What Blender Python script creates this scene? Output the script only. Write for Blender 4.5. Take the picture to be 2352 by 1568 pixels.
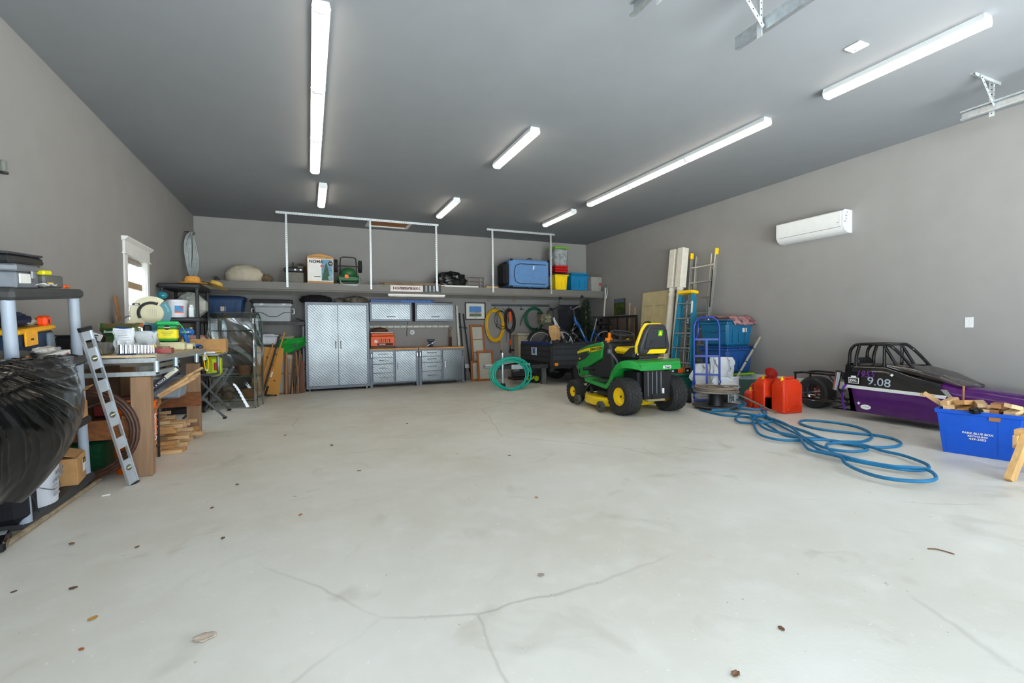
import bpy, math, random
from mathutils import Vector, Matrix, Euler, noise
random.seed(7)
for o in list(bpy.data.objects): bpy.data.objects.remove(o)
S = bpy.context.scene; COL = S.collection
R = math.radians; PI = math.pi
# ---------------------------------------------------------------- camera
FPX, YAW, PITCH, ROLL, CAMH = 1074.0, 0.40997, 0.01948, -0.01197, 1.17
_cy, _sy, _cp, _sp = math.cos(YAW), math.sin(YAW), math.cos(PITCH), math.sin(PITCH)
FW = Vector((_sy*_cp, _cy*_cp, -_sp)); _rt = Vector((_cy, -_sy, 0)); _up = _rt.cross(FW)
RT = _rt*math.cos(ROLL) + _up*math.sin(ROLL); UP = _up*math.cos(ROLL) - _rt*math.sin(ROLL)
cd = bpy.data.cameras.new('camera'); cam = bpy.data.objects.new('camera', cd); COL.objects.link(cam)
cd.sensor_fit = 'HORIZONTAL'; cd.sensor_width = 36; cd.lens = FPX/2352*36; cd.clip_start = .02; cd.clip_end = 200
cam.matrix_world = Matrix(((RT.x, UP.x, -FW.x, 0), (RT.y, UP.y, -FW.y, 0), (RT.z, UP.z, -FW.z, CAMH), (0, 0, 0, 1)))
S.camera = cam
# ---------------------------------------------------------------- world: overcast daylight
w = bpy.data.worlds.new('sky'); S.world = w; w.use_nodes = True
bg = w.node_tree.nodes['Background']; bg.inputs[0].default_value = (.78, .9, 1, 1); bg.inputs[1].default_value = 5.6
S.view_settings.view_transform = 'Standard'; S.view_settings.look = 'None'; S.view_settings.gamma = 1
S.view_settings.use_curve_mapping = False; S.view_settings.exposure = 0.05
LED = 16
sn = bpy.data.lights.new('sun', 'SUN'); so = bpy.data.objects.new('sun', sn); COL.objects.link(so); sn.energy = 215; sn.angle = R(1.5); sn.color = (.80, .92, 1)
so.rotation_euler = Vector((.80, .06, -.6)).to_track_quat('-Z', 'Y').to_euler()   # outside on the driveway, along the door wall
# room size
XL, XR, YB, YF, HC = -2.057, 7.074, 11.07, -0.62, 3.56
# ---------------------------------------------------------------- pixel -> point
def ray(x, y): return FW + RT*((x-1176)/FPX) + UP*((784-y)/FPX)
def pY(x, y, Y): d = ray(x, y); return Vector((0, 0, CAMH)) + d*(Y/d.y)
def pX(x, y, X): d = ray(x, y); return Vector((0, 0, CAMH)) + d*(X/d.x)
def pZ(x, y, z=0): d = ray(x, y); return Vector((0, 0, CAMH)) + d*((z-CAMH)/d.z)
# ---------------------------------------------------------------- materials
def lin(c):
    if isinstance(c, str): c = tuple(int(c[i:i+2], 16) for i in (0, 2, 4))
    return tuple(((v/255)/12.92 if v/255 <= .04045 else ((v/255+.055)/1.055)**2.4) for v in c)+(1,)
MATS = {}
def mat(name, col, rough=.5, metal=0, var=.12, scale=14, bump=0, bscale=60, spec=.5, emit=0, trans=0, alpha=1, coat=0, col2=None, stretch=None, ior=1.45):
    if name in MATS: return MATS[name]
    m = bpy.data.materials.new(name); m.use_nodes = True; MATS[name] = m
    nt = m.node_tree; N = nt.nodes; L = nt.links; p = N['Principled BSDF']
    c = lin(col); p.inputs['Roughness'].default_value = rough; p.inputs['Metallic'].default_value = metal
    p.inputs['Specular IOR Level'].default_value = spec; p.inputs['Coat Weight'].default_value = coat; p.inputs['IOR'].default_value = ior
    p.inputs['Transmission Weight'].default_value = trans; p.inputs['Alpha'].default_value = alpha
    if emit: p.inputs['Emission Color'].default_value = c; p.inputs['Emission Strength'].default_value = emit
    tc = N.new('ShaderNodeTexCoord'); mp = N.new('ShaderNodeMapping'); L.new(tc.outputs['Object'], mp.inputs[0])
    if stretch: mp.inputs['Scale'].default_value = stretch
    nz = N.new('ShaderNodeTexNoise'); nz.inputs['Scale'].default_value = scale; nz.inputs['Detail'].default_value = 5
    L.new(mp.outputs[0], nz.inputs['Vector'])
    rp = N.new('ShaderNodeValToRGB'); L.new(nz.outputs['Fac'], rp.inputs[0])
    c2 = lin(col2) if col2 else tuple(min(1, v*(1+var)) for v in c[:3])+(1,)
    c1 = c if col2 else tuple(v*(1-var) for v in c[:3])+(1,)
    rp.color_ramp.elements[0].position = .33; rp.color_ramp.elements[0].color = c1
    rp.color_ramp.elements[1].position = .67; rp.color_ramp.elements[1].color = c2
    L.new(rp.outputs[0], p.inputs['Base Color'])
    if bump:
        n2 = N.new('ShaderNodeTexNoise'); n2.inputs['Scale'].default_value = bscale; n2.inputs['Detail'].default_value = 3
        L.new(mp.outputs[0], n2.inputs['Vector'])
        b = N.new('ShaderNodeBump'); b.inputs['Strength'].default_value = min(1, bump); b.inputs['Distance'].default_value = .01*max(1, bump)
        L.new(n2.outputs['Fac'], b.inputs['Height']); L.new(b.outputs[0], p.inputs['Normal'])
    return m
def nodes_of(m): return m.node_tree.nodes, m.node_tree.links, m.node_tree.nodes['Principled BSDF']
# ---------------------------------------------------------------- mesh builder
def fr(o, x, y, z=None):
    x = Vector(x).normalized(); y = Vector(y).normalized()
    z = x.cross(y).normalized() if z is None else Vector(z)
    return Matrix(((x.x, y.x, z.x, o[0]), (x.y, y.y, z.y, o[1]), (x.z, y.z, z.z, o[2]), (0, 0, 0, 1)))
def T(x, y, z, rx=0, ry=0, rz=0, s=1): return Matrix.Translation((x, y, z)) @ Euler((rx, ry, rz)).to_matrix().to_4x4() @ Matrix.Scale(s, 4)
def crom(pts, k=6, closed=False):
    P = [Vector(p) for p in pts]; n = len(P); out = []
    for i in range(n if closed else n-1):
        a = P[(i-1) % n] if closed or i > 0 else P[0]*2-P[1]
        b = P[i]; c = P[(i+1) % n]; d = P[(i+2) % n] if closed or i+2 < n else P[-1]*2-P[-2]
        for j in range(k):
            t = j/k
            out.append(.5*((2*b)+(c-a)*t+(2*a-5*b+4*c-d)*t*t+(3*b-a-3*c+d)*t**3))
    if not closed: out.append(P[-1])
    return out
class B:
    def __init__(s, origin=None): s.v = []; s.f = []; s.o = Vector(origin) if origin is not None else None
    def add(s, vs, fs, M=None):
        k = len(s.v)
        for v in vs:
            v = Vector(v)
            if M is not None: v = M @ v
            s.v.append(v)
        for f in fs: s.f.append(tuple(i+k for i in f))
        return s
    def box(s, c, d, M=None, rz=0):
        x, y, z = d[0]/2, d[1]/2, d[2]/2
        vs = [(sx*x, sy*y, sz*z) for sx in (-1, 1) for sy in (-1, 1) for sz in (-1, 1)]
        L = Matrix.Translation(c) @ Matrix.Rotation(rz, 4, 'Z')
        return s.add(vs, [(0,1,3,2),(4,6,7,5),(0,4,5,1),(2,3,7,6),(0,2,6,4),(1,5,7,3)], (M @ L) if M is not None else L)
    def bb(s, x0, x1, y0, y1, z0, z1, M=None): return s.box(((x0+x1)/2, (y0+y1)/2, (z0+z1)/2), (abs(x1-x0), abs(y1-y0), abs(z1-z0)), M)
    def rbox(s, c, d, b=.01, M=None, rz=0, taper=(1, 1)):
        h = [d[i]/2 for i in range(3)]; b = min(b, min(h)*.98); vs = []; ix = {}
        for sx in (-1, 1):
            for sy in (-1, 1):
                for sz in (-1, 1):
                    for a in range(3):
                        v = [sx*(h[0]-b), sy*(h[1]-b), sz*(h[2]-b)]; v[a] += (sx, sy, sz)[a]*b
                        t = (v[2]/h[2]+1)/2; v[0] *= 1-(1-taper[0])*(1-t); v[1] *= 1-(1-taper[1])*(1-t)
                        ix[(sx, sy, sz, a)] = len(vs); vs.append(v)
        F = []
        for a in range(3):
            o1, o2 = [i for i in range(3) if i != a]
            for sg in (-1, 1):
                q = []
                for p1, p2 in ((-1,-1),(1,-1),(1,1),(-1,1)):
                    k = [0]*3; k[a] = sg; k[o1] = p1; k[o2] = p2; q.append(ix[tuple(k)+(a,)])
                F.append(tuple(q))
            for p1 in (-1, 1):
                for p2 in (-1, 1):
                    k0 = [0]*3; k0[a] = -1; k0[o1] = p1; k0[o2] = p2; k1 = list(k0); k1[a] = 1
                    F.append((ix[tuple(k0)+(o1,)], ix[tuple(k1)+(o1,)], ix[tuple(k1)+(o2,)], ix[tuple(k0)+(o2,)]))
        for sx in (-1, 1):
            for sy in (-1, 1):
                for sz in (-1, 1): F.append(tuple(ix[(sx, sy, sz, a)] for a in range(3)))
        L = Matrix.Translation(c) @ Matrix.Rotation(rz, 4, 'Z')
        return s.add(vs, F, (M @ L) if M is not None else L)
    def cyl(s, p0, p1, r, r1=None, n=12, M=None, caps=True):
        p0 = Vector(p0); p1 = Vector(p1); r1 = r if r1 is None else r1
        d = (p1-p0).normalized(); a = d.orthogonal().normalized(); b = d.cross(a)
        vs = [p0+(a*math.cos(2*PI*i/n)+b*math.sin(2*PI*i/n))*r for i in range(n)]+[p1+(a*math.cos(2*PI*i/n)+b*math.sin(2*PI*i/n))*r1 for i in range(n)]
        fs = [(i, (i+1) % n, n+(i+1) % n, n+i) for i in range(n)]
        if caps: fs += [tuple(range(n-1, -1, -1)), tuple(range(n, 2*n))]
        return s.add(vs, fs, M)
    def tube(s, pts, r, n=8, closed=False, k=0, M=None, flat=1):
        if k: pts = crom(pts, k, closed)
        P = [Vector(p) for p in pts]; m = len(P); vs = []; a = None
        for i in range(m):
            t = (P[(i+1) % m]-P[i-1]) if closed else (P[min(i+1, m-1)]-P[max(i-1, 0)])
            t = t.normalized() if t.length > 1e-9 else Vector((0, 0, 1))
            if a is None: a = t.orthogonal().normalized() if flat == 1 else (Vector((0, 0, 1)).cross(t).normalized() if abs(t.z) < .99 else t.orthogonal())
            else:
                a = (a-t*a.dot(t)); a = a.normalized() if a.length > 1e-6 else t.orthogonal().normalized()
            b = t.cross(a); rr = r(i/(m-1 if m > 1 else 1)) if callable(r) else r
            for j in range(n): vs.append(P[i]+a*math.cos(2*PI*j/n)*rr+b*math.sin(2*PI*j/n)*rr*flat)
        fs = []
        for i in range(m if closed else m-1):
            q = (i+1) % m
            for j in range(n): fs.append((i*n+j, i*n+(j+1) % n, q*n+(j+1) % n, q*n+j))
        if not closed: fs += [tuple(range(n-1, -1, -1)), tuple(range((m-1)*n, m*n))]
        return s.add(vs, fs, M)
    def lathe(s, prof, n=20, M=None, a0=0, a1=2*PI, caps=True):
        full = abs(a1-a0-2*PI) < 1e-6; c = n if full else n+1; vs = []; m = len(prof)
        for r, z in prof:
            for i in range(c): t = a0+(a1-a0)*i/n; vs.append((r*math.cos(t), r*math.sin(t), z))
        fs = []
        for k in range(m-1):
            for i in range(n): j = (i+1) % c; fs.append((k*c+i, k*c+j, (k+1)*c+j, (k+1)*c+i))
        if full and caps:
            if prof[0][0] > 1e-6: fs.append(tuple(range(c-1, -1, -1)))
            if prof[-1][0] > 1e-6: fs.append(tuple(range((m-1)*c, m*c)))
        return s.add(vs, fs, M)
    def prism(s, poly, h0, h1, M=None):
        n = len(poly); vs = [(x, y, h0) for x, y in poly]+[(x, y, h1) for x, y in poly]
        return s.add(vs, [tuple(range(n-1, -1, -1)), tuple(range(n, 2*n))]+[(i, (i+1) % n, n+(i+1) % n, n+i) for i in range(n)], M)
    def loft(s, rings, M=None, caps=True, closed=True):
        n = len(rings[0]); vs = [p for r in rings for p in r]; fs = []
        for k in range(len(rings)-1):
            for i in range(n if closed else n-1): j = (i+1) % n; fs.append((k*n+i, k*n+j, (k+1)*n+j, (k+1)*n+i))
        if caps and closed: fs += [tuple(range(n-1, -1, -1)), tuple(range((len(rings)-1)*n, len(rings)*n))]
        return s.add(vs, fs, M)
    def grid(s, fn, nu, nv, M=None, closeu=False):
        vs = [fn(i/nu if not closeu else i/nu, j/nv) for j in range(nv+1) for i in range(nu if closeu else nu+1)]
        c = nu if closeu else nu+1; fs = []
        for j in range(nv):
            for i in range(nu): q = (i+1) % c; fs.append((j*c+i, j*c+q, (j+1)*c+q, (j+1)*c+i))
        return s.add(vs, fs, M)
    def ell(s, c, r, nu=16, nv=10, M=None, amp=0, fq=3, seed=0, flat=None):
        vs = []
        for j in range(nv+1):
            p = PI*j/nv
            for i in range(nu):
                t = 2*PI*i/nu; d = Vector((math.sin(p)*math.cos(t), math.sin(p)*math.sin(t), math.cos(p)))
                k = 1+amp*noise.fractal(d*fq+Vector((seed, seed*1.7, 0)), 1, 2, 3) if amp else 1
                v = Vector((c[0]+d.x*r[0]*k, c[1]+d.y*r[1]*k, c[2]+d.z*r[2]*k))
                if flat is not None: v.z = max(flat, v.z)
                vs.append(v)
        fs = [(j*nu+i, j*nu+(i+1) % nu, (j+1)*nu+(i+1) % nu, (j+1)*nu+i) for j in range(nv) for i in range(nu)]
        return s.add(vs, fs, M)
    def obj(s, name, m, parent=None, label=None, cat=None, group=None, kind=None, smooth=.6, solid=0, mods=None):
        me = bpy.data.meshes.new(name)
        off = s.o if s.o is not None else Vector((0, 0, 0))
        me.from_pydata([v-off for v in s.v], [], s.f); me.validate()
        if isinstance(m, str): m = MATS[m]
        me.materials.append(m)
        if smooth:
            me.polygons.foreach_set('use_smooth', [True]*len(me.polygons)); me.set_sharp_from_angle(angle=smooth)
        o = bpy.data.objects.new(name, me); COL.objects.link(o)
        if parent is not None: o.parent = parent
        elif s.o is not None: o.location = s.o
        tag(o, label, cat, group, kind)
        if solid:
            md = o.modifiers.new('solid', 'SOLIDIFY'); md.thickness = solid; md.offset = 0
        return o
def tag(o, label=None, cat=None, group=None, kind=None):
    if label: o['label'] = label
    if cat: o['category'] = cat
    if group: o['group'] = group
    if kind: o['kind'] = kind
    return o
def thing(name, label, cat, loc=(0, 0, 0), rz=0, rot=None, group=None):
    o = bpy.data.objects.new(name, None); COL.objects.link(o); o.location = loc; o.rotation_euler = rot or (0, 0, rz)
    o.empty_display_size = .1
    return tag(o, label, cat, group)
def struct(name, b, m, parent=None, **k): return b.obj(name, m, parent, kind='structure', **k)
def txt(s, size, M, m, parent=None, name='lettering', ext=.0015, align='CENTER', sx=1, off=None, bold=0, shear=0):
    cu = bpy.data.curves.new('t', 'FONT'); cu.body = s; cu.size = size; cu.extrude = ext; cu.align_x = align; cu.align_y = 'CENTER'
    cu.resolution_u = 3; cu.offset = bold; cu.shear = shear
    t = bpy.data.objects.new('t', cu); COL.objects.link(t)
    me = bpy.data.meshes.new_from_object(t); bpy.data.objects.remove(t); bpy.data.curves.remove(cu)
    me.transform(Matrix.Scale(sx, 4, (1, 0, 0))); me.transform(M)
    if off is not None: me.transform(Matrix.Translation(-Vector(off)))
    me.materials.clear(); me.materials.append(MATS[m] if isinstance(m, str) else m)
    o = bpy.data.objects.new(name, me); COL.objects.link(o)
    if parent is not None: o.parent = parent
    return o
def copy_tree(o, parent=None):
    c = o.copy(); COL.objects.link(c); c.parent = parent
    for ch in list(o.children): copy_tree(ch, c)
    return c
# common materials
mat('black_plastic', '1c1d1f', .45); mat('dark_plastic', '2b2c2f', .5); mat('black_rubber', '18191a', .75, bump=.2)
mat('white_paint', 'e4e4e2', .4, var=.03); mat('chrome', 'd5d8dc', .12, 1, var=.04); mat('galv', 'b9c0c4', .38, .85, var=.12, scale=30)
mat('steel', '8a8f94', .35, .9); mat('white_plastic', 'dfe1e2', .4, var=.04); mat('grey_plastic', '8b9096', .5)
mat('cardboard', 'b98d5c', .85, var=.1, bump=.1); mat('wood_pale', 'cfa878', .7, var=.18, scale=9, stretch=(1, 8, 8))
mat('wood_mid', '9a6b42', .7, var=.2, scale=8, stretch=(8, 1, 8)); mat('wood_dark', '6e4a30', .75, var=.25, scale=8, stretch=(8, 1, 8))
mat('wood_weathered', '8a6f58', .85, var=.2, scale=7, stretch=(6, 6, .8)); mat('ink', '17181c', .6); mat('paper', 'e9e9e6', .7, var=.03)
mat('yellow_plastic', 'f2c400', .4, var=.05); mat('red_plastic', 'c02418', .4); mat('orange_plastic', 'ee5a14', .4, var=.06); mat('blue_plastic', '1f5fae', .4)
# ================================================================ structure
m_wall = mat('wall_paint', '8c8988', .75, var=.03, scale=3, bump=.06, bscale=400)
m_ceil = mat('ceiling_paint', '7e8085', .8, var=.02, scale=3, bump=.06, bscale=300)
m_conc = mat('concrete_floor', 'b4b1a8', .5, var=.08)
def floor_nodes(m):
    N, L, p = nodes_of(m); tc = [n for n in N if n.type == 'TEX_COORD'][0]
    def noise_(sc, det=6, dist=0):
        n = N.new('ShaderNodeTexNoise'); n.inputs['Scale'].default_value = sc; n.inputs['Detail'].default_value = det; n.inputs['Distortion'].default_value = dist
        L.new(tc.outputs['Object'], n.inputs['Vector']); return n.outputs['Fac']
    def ramp(src, a, ca, b, cb):
        r = N.new('ShaderNodeValToRGB'); L.new(src, r.inputs[0]); e = r.color_ramp.elements
        e[0].position = a; e[0].color = ca; e[1].position = b; e[1].color = cb; return r.outputs[0]
    def mix(f, a, b, mode='MIX'):
        x = N.new('ShaderNodeMix'); x.data_type = 'RGBA'; x.blend_type = mode
        for i, v in ((0, f), (6, a), (7, b)):
            if isinstance(v, (int, float)): x.inputs[i].default_value = v
            elif isinstance(v, tuple): x.inputs[i].default_value = v
            else: L.new(v, x.inputs[i])
        return x.outputs[2]
    W = (1, 1, 1, 1); K = (0, 0, 0, 1)
    base = ramp(noise_(.7, 8, .4), .3, lin('c8c4b7'), .7, lin('d9d8d1'))
    base = mix(ramp(noise_(5, 8), .5, K, .8, (.55,)*3+(1,)), base, lin('dddcd6'))
    base = mix(ramp(noise_(1.9, 9, 1.2), .60, K, .78, (.55,)*3+(1,)), base, lin('a39d8b'))
    base = mix(ramp(noise_(38, 4), .68, K, .74, (.7,)*3+(1,)), base, lin('e6e6e2'))
    base = mix(ramp(noise_(21, 3, .5), .73, K, .77, (.8,)*3+(1,)), base, lin('847c6e'))
    # hairline cracks
    nz = N.new('ShaderNodeTexNoise'); nz.inputs['Scale'].default_value = 1.4; nz.inputs['Detail'].default_value = 8
    L.new(tc.outputs['Object'], nz.inputs['Vector'])
    mv = N.new('ShaderNodeMix'); mv.data_type = 'VECTOR'; mv.inputs[0].default_value = .16
    L.new(tc.outputs['Object'], mv.inputs[4]); L.new(nz.outputs['Color'], mv.inputs[5])
    vo = N.new('ShaderNodeTexVoronoi'); vo.feature = 'DISTANCE_TO_EDGE'; vo.inputs['Scale'].default_value = .42; L.new(mv.outputs[1], vo.inputs['Vector'])
    cr = ramp(vo.outputs['Distance'], .0006, W, .0018, K)
    cm = mix(ramp(noise_(.55, 2), .48, K, .56, (.38,)*3+(1,)), K, cr)
    base = mix(cm, base, lin('6b6254'))
    for l in list(p.inputs['Base Color'].links): L.remove(l)
    L.new(base, p.inputs['Base Color'])
    rr = ramp(noise_(3, 6), .3, (.33,)*3+(1,), .7, (.6,)*3+(1,)); L.new(rr, p.inputs['Roughness'])
    bu = N.new('ShaderNodeBump'); bu.inputs['Strength'].default_value = .25; bu.inputs['Distance'].default_value = .004
    L.new(noise_(45, 6), bu.inputs['Height']); L.new(bu.outputs[0], p.inputs['Normal'])
floor_nodes(m_conc)
m_curb = mat('curb_concrete', '8f8d89', .8, var=.1, scale=5, bump=.2)
struct('floor', B((0, 0, 0)).bb(XL-.3, XR+.3, YF-.1, YB+.3, -.2, 0), m_conc)
struct('ceiling', B((0, 5, HC)).bb(XL-.3, XR+.3, YF-.2, YB+.3, HC, HC+.2), m_ceil)
struct('wall_back', B((2.5, YB, 0)).bb(XL-.2, XR+.2, YB, YB+.2, 0, HC), m_wall)
struct('wall_right', B((XR, 5, 0)).bb(XR, XR+.2, YF-.2, YB, 0, HC), m_wall)
WY0, WY1, WZ0, WZ1 = 7.22, 7.99, 1.02, 2.2
b = B((XL, 5, 0)); X0 = XL-.2
b.bb(X0, XL, YF-.2, WY0, 0, HC).bb(X0, XL, WY1, YB, 0, HC).bb(X0, XL, WY0, WY1, 0, WZ0).bb(X0, XL, WY0, WY1, WZ1, HC)
struct('wall_left', b, m_wall)
b = B((2.5, YF, 0)); D = [(-1.05, 1.98), (3.02, 6.06)]; DH = 3.0
b.bb(XL, D[0][0], YF-.2, YF, 0, HC).bb(D[0][1], D[1][0], YF-.2, YF, 0, HC).bb(D[1][1], XR, YF-.2, YF, 0, HC).bb(XL, XR, YF-.2, YF, DH, HC)
struct('wall_front', b, m_wall)
m_gr = mat('driveway_gravel', 'b5b0a8', .9, var=.2, scale=30, bump=.4)
struct('driveway', B((0, -10, 0)).bb(-30, 34, -45, YF-.1, -.25, -.03), m_gr)
struct('trim_1', B((XR, 5, 0)).bb(XR-.025, XR, YF, YB, 0, .3), m_curb)
struct('trim_2', B((2, YB, 0)).bb(XL, XR-.025, YB-.025, YB, 0, .3), m_curb)
struct('trim_3', B((XL, 5, 0)).bb(XL, XL+.025, YF, YB-.025, 0, .3), m_curb)
struct('baseboard_right', B((XR, 5, .3)).bb(XR-.02, XR, YF, YB-.02, .3, .4), 'white_paint')
struct('baseboard_back', B((2, YB, .3)).bb(XL+.02, XR, YB-.02, YB, .3, .4), 'white_paint')
struct('baseboard_left', B((XL, 5, .3)).bb(XL, XL+.02, YF, YB, .3, .4), 'white_paint')
# ---- window on the left wall
wn = thing('window_1', None, None, (XL, (WY0+WY1)/2, WZ0)); wn['kind'] = 'structure'
O = wn.location.copy()
def wp(name, b, m): return b.obj(name, m, wn)
cw = .09
wp('side_casing', B(O).bb(XL, XL+.02, WY0-cw, WY0, WZ0-.02, WZ1), 'white_paint')
wp('side_casing', B(O).bb(XL, XL+.02, WY1, WY1+cw, WZ0-.02, WZ1), 'white_paint')
wp('head_casing', B(O).bb(XL, XL+.025, WY0-cw-.01, WY1+cw+.01, WZ1, WZ1+.15), 'white_paint')
wp('head_bead', B(O).bb(XL, XL+.035, WY0-cw-.03, WY1+cw+.03, WZ1-.012, WZ1+.008), 'white_paint')
wp('head_crown', B(O).prism([(0, 0), (.03, 0), (.065, .035), (.065, .05), (0, .05)], WY0-cw-.045, WY1+cw+.045, fr((XL, 0, WZ1+.15), (1, 0, 0), (0, 0, 1), (0, 1, 0))), 'white_paint')
wp('window_sill', B(O).bb(XL-.15, XL+.05, WY0-cw-.03, WY1+cw+.03, WZ0-.05, WZ0-.02), 'white_paint')
wp('apron', B(O).bb(XL, XL+.02, WY0-cw, WY1+cw, WZ0-.14, WZ0-.05), 'white_paint')
b = B(O); b.bb(XL-.16, XL, WY0-.001, WY0+.012, WZ0-.02, WZ1).bb(XL-.16, XL, WY1-.012, WY1+.001, WZ0-.02, WZ1).bb(XL-.16, XL, WY0, WY1, WZ1-.012, WZ1+.001)
wp('jamb', b, 'white_paint')
zm = 1.58
for z0, z1, xx in ((WZ0-.02, zm+.025, XL-.15), (zm-.025, WZ1-.012, XL-.17)):
    b = B(O); x0, x1 = xx-.03, xx; y0, y1 = WY0+.012, WY1-.012; f = .05
    b.bb(x0, x1, y0, y0+f, z0, z1).bb(x0, x1, y1-f, y1, z0, z1).bb(x0, x1, y0+f, y1-f, z0, z0+f).bb(x0, x1, y0+f, y1-f, z1-f, z1)
    b.bb(x0+.008, x1-.004, (y0+y1)/2-.01, (y0+y1)/2+.01, z0+f, z1-f)
    sh = wp('sash', b, 'white_paint')
    g = mat('window_glass', 'f4f8fa', .02, trans=1, var=0, ior=1.02, spec=.3)
    B(O).bb(x0+.012, x0+.016, y0+f, y1-f, z0+f, z1-f).obj('pane', g, sh)
bl = thing('window_blind', 'raised white slat blind with tan bottom bar inside the window', 'blind', (XL-.05, (WY0+WY1)/2, WZ1-.05)); O = bl.location.copy()
B(O).rbox((XL-.06, (WY0+WY1)/2, WZ1-.045), (.05, WY1-WY0-.05, .05), .006).obj('head_rail', mat('blind_rail', 'a59a8d', .5), bl)
for i in range(9):
    z = WZ1-.085-i*.026
    B(O).box((0, 0, 0), (.045, WY1-WY0-.06, .002), T(XL-.06, (WY0+WY1)/2, z, 0, .5)).obj('slat', mat('blind_slat', 'eceae4', .5), bl)
B(O).rbox((XL-.06, (WY0+WY1)/2, WZ1-.36), (.05, WY1-WY0-.06, .09), .008).obj('bottom_bar', mat('blind_bar', 'a98f6e', .6), bl)
for dy in (-.2, .2): B(O).cyl((XL-.06, (WY0+WY1)/2+dy, WZ1-.06), (XL-.06, (WY0+WY1)/2+dy, WZ1-.33), .0015, n=6).obj('cord', 'white_paint', bl)
# ---- ceiling strip lights
m_led = mat('led_diffuser', (255, 240, 218), .5, emit=LED, var=0); m_hous = mat('light_housing', 'dcdfe0', .4, var=.02)
m_cap = mat('light_end_cap', 'd8dcde', .4, var=.02)
LIGHTS = [(.1265, 3.644, 1.216, 'first of three joined ceiling strip lights nearer the window wall, by the door', 'a'), (.1265, 4.864, 1.216, 'middle one of three joined ceiling strip lights in the row nearer the window wall', 'a'),
 (.1265, 6.084, 1.216, 'last of three joined ceiling strip lights in the row nearer the window wall', 'a'), (.253, 7.97, 1.22, 'single ceiling light in front of the perforated ceiling rail, above the tall cabinet', 'a'),
 (2.469, 4.926, 1.22, 'lone white ceiling strip light in the middle of the ceiling', 'b'), (2.445, 7.99, 1.22, 'single ceiling light in the middle row just before the attic hatch', 'b'),
 (4.797, 3.719, 1.216, 'first of three joined ceiling strip lights above the green mower, by the door tracks', 'c'), (4.797, 4.939, 1.216, 'middle one of three joined ceiling strip lights in the row above the green mower', 'c'),
 (4.797, 6.159, 1.216, 'last of three joined ceiling strip lights in the row above the green mower', 'c'), (4.788, 7.915, 1.22, 'single ceiling light in front of the short ceiling rail over the blue pet crate', 'c'),
 (4.816, 1.86, 1.22, 'single ceiling strip light between the door tracks, beside the square ceiling plate', 'c')]
for x, y, ln, lb, g in LIGHTS:
    t = thing('ceiling_light', lb, 'light', (x, y+ln/2, HC), group='ceiling strip lights')
    M = fr((0, 0, 0), (1, 0, 0), (0, 0, 1), (0, 1, 0)); h = ln/2-.012
    B().prism([(-.052, 0), (.052, 0), (.063, -.05), (-.063, -.05)], -h, h, M).obj('housing', m_hous, t)
    B().prism([(-.056, -.05), (.056, -.05), (.05, -.076), (.03, -.088), (-.03, -.088), (-.05, -.076)], -h, h, M).obj('diffuser', m_led, t)
    for sg in (-1, 1):
        B().prism([(-.054, 0), (.054, 0), (.066, -.05), (.054, -.08), (.032, -.092), (-.032, -.092), (-.054, -.08), (-.066, -.05)], sg*h, sg*(h+.012), M).obj('end_cap', m_cap, t)
# square plate on the ceiling
p = thing('ceiling_plate', 'small square white cover plate on the ceiling near the door tracks', 'plate', (4.3, 2.5, HC))
B().rbox((0, 0, -.009), (.13, .13, .018), .006).obj('plate', 'white_plastic', p); B().cyl((.02, .02, -.018), (.02, .02, -.021), .008).obj('button', 'grey_plastic', p)
# heat pump
hp = thing('heat_pump', 'white wall mounted heat pump unit high on the grey wall', 'heat pump', (XR, 4.68, 2.52)); O = hp.location.copy()
prof = [(0, 0), (-.1, 0), (-.165, .03), (-.2, .085), (-.205, .12), (-.2, .3), (-.17, .32), (0, .32)]
m_hp = mat('heat_pump_white', 'e6e8e8', .25, var=.02, spec=.5)
Mh = fr((XR, 0, 2.52), (1, 0, 0), (0, 0, 1), (0, 1, 0))
B(O).prism(prof, 4.19, 5.16, Mh).obj('housing', m_hp, hp)
for y0, y1 in ((4.165, 4.19), (5.16, 5.185)): B(O).prism([(x, z) for x, z in prof], y0, y1, Mh).obj('end_panel', mat('hp_end', 'd9dce2', .35, var=.02), hp)
B(O).bb(XR-.208, XR-.198, 4.2, 5.15, 2.635, 2.815).obj('front_cover', m_hp, hp)
B(O).bb(XR-.2, XR-.19, 4.2, 5.15, 2.6, 2.622).obj('outlet_slot', mat('slot_dark', '4a463e', .6), hp)
lv = B(O).box((0, 0, 0), (.075, .9, .006), T(XR-.155, 4.68, 2.562, 0, .75)).obj('louver', m_hp, hp)
for k, (dx, dz, w_) in enumerate(((.11, .27, .012), (.12, .225, .03), (.13, .18, .012), (.15, .14, .03))): B(O).bb(XR-dx-w_, XR-dx, 4.160, 4.166, 2.52+dz, 2.52+dz+.018).obj('printed_mark', 'grey_plastic', hp)
B(O).bb(XR-.2085, XR-.207, 4.22, 4.25, 2.66, 2.668).obj('badge', 'grey_plastic', hp)
# outlet
ot = thing('wall_outlet', 'white double power outlet on the bare right hand wall', 'outlet', (XR, 2.88, 1.165)); O = ot.location.copy()
B(O).rbox((XR-.004, 2.88, 1.223), (.008, .078, .122), .003).obj('cover_plate', 'white_plastic', ot)
for z in (1.2, 1.246):
    s_ = B(O).cyl((XR-.008, 2.88, z), (XR-.011, 2.88, z), .016, n=14).obj('socket', 'paper', ot)
    b = B(O); [b.bb(XR-.0118, XR-.011, 2.88+d-.001, 2.88+d+.001, z-.003, z+.006) for d in (-.006, .006)]; b.cyl((XR-.011, 2.88, z-.009), (XR-.0118, 2.88, z-.009), .0022, n=8); b.obj('slots', 'ink', s_, kind='stuff')
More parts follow.
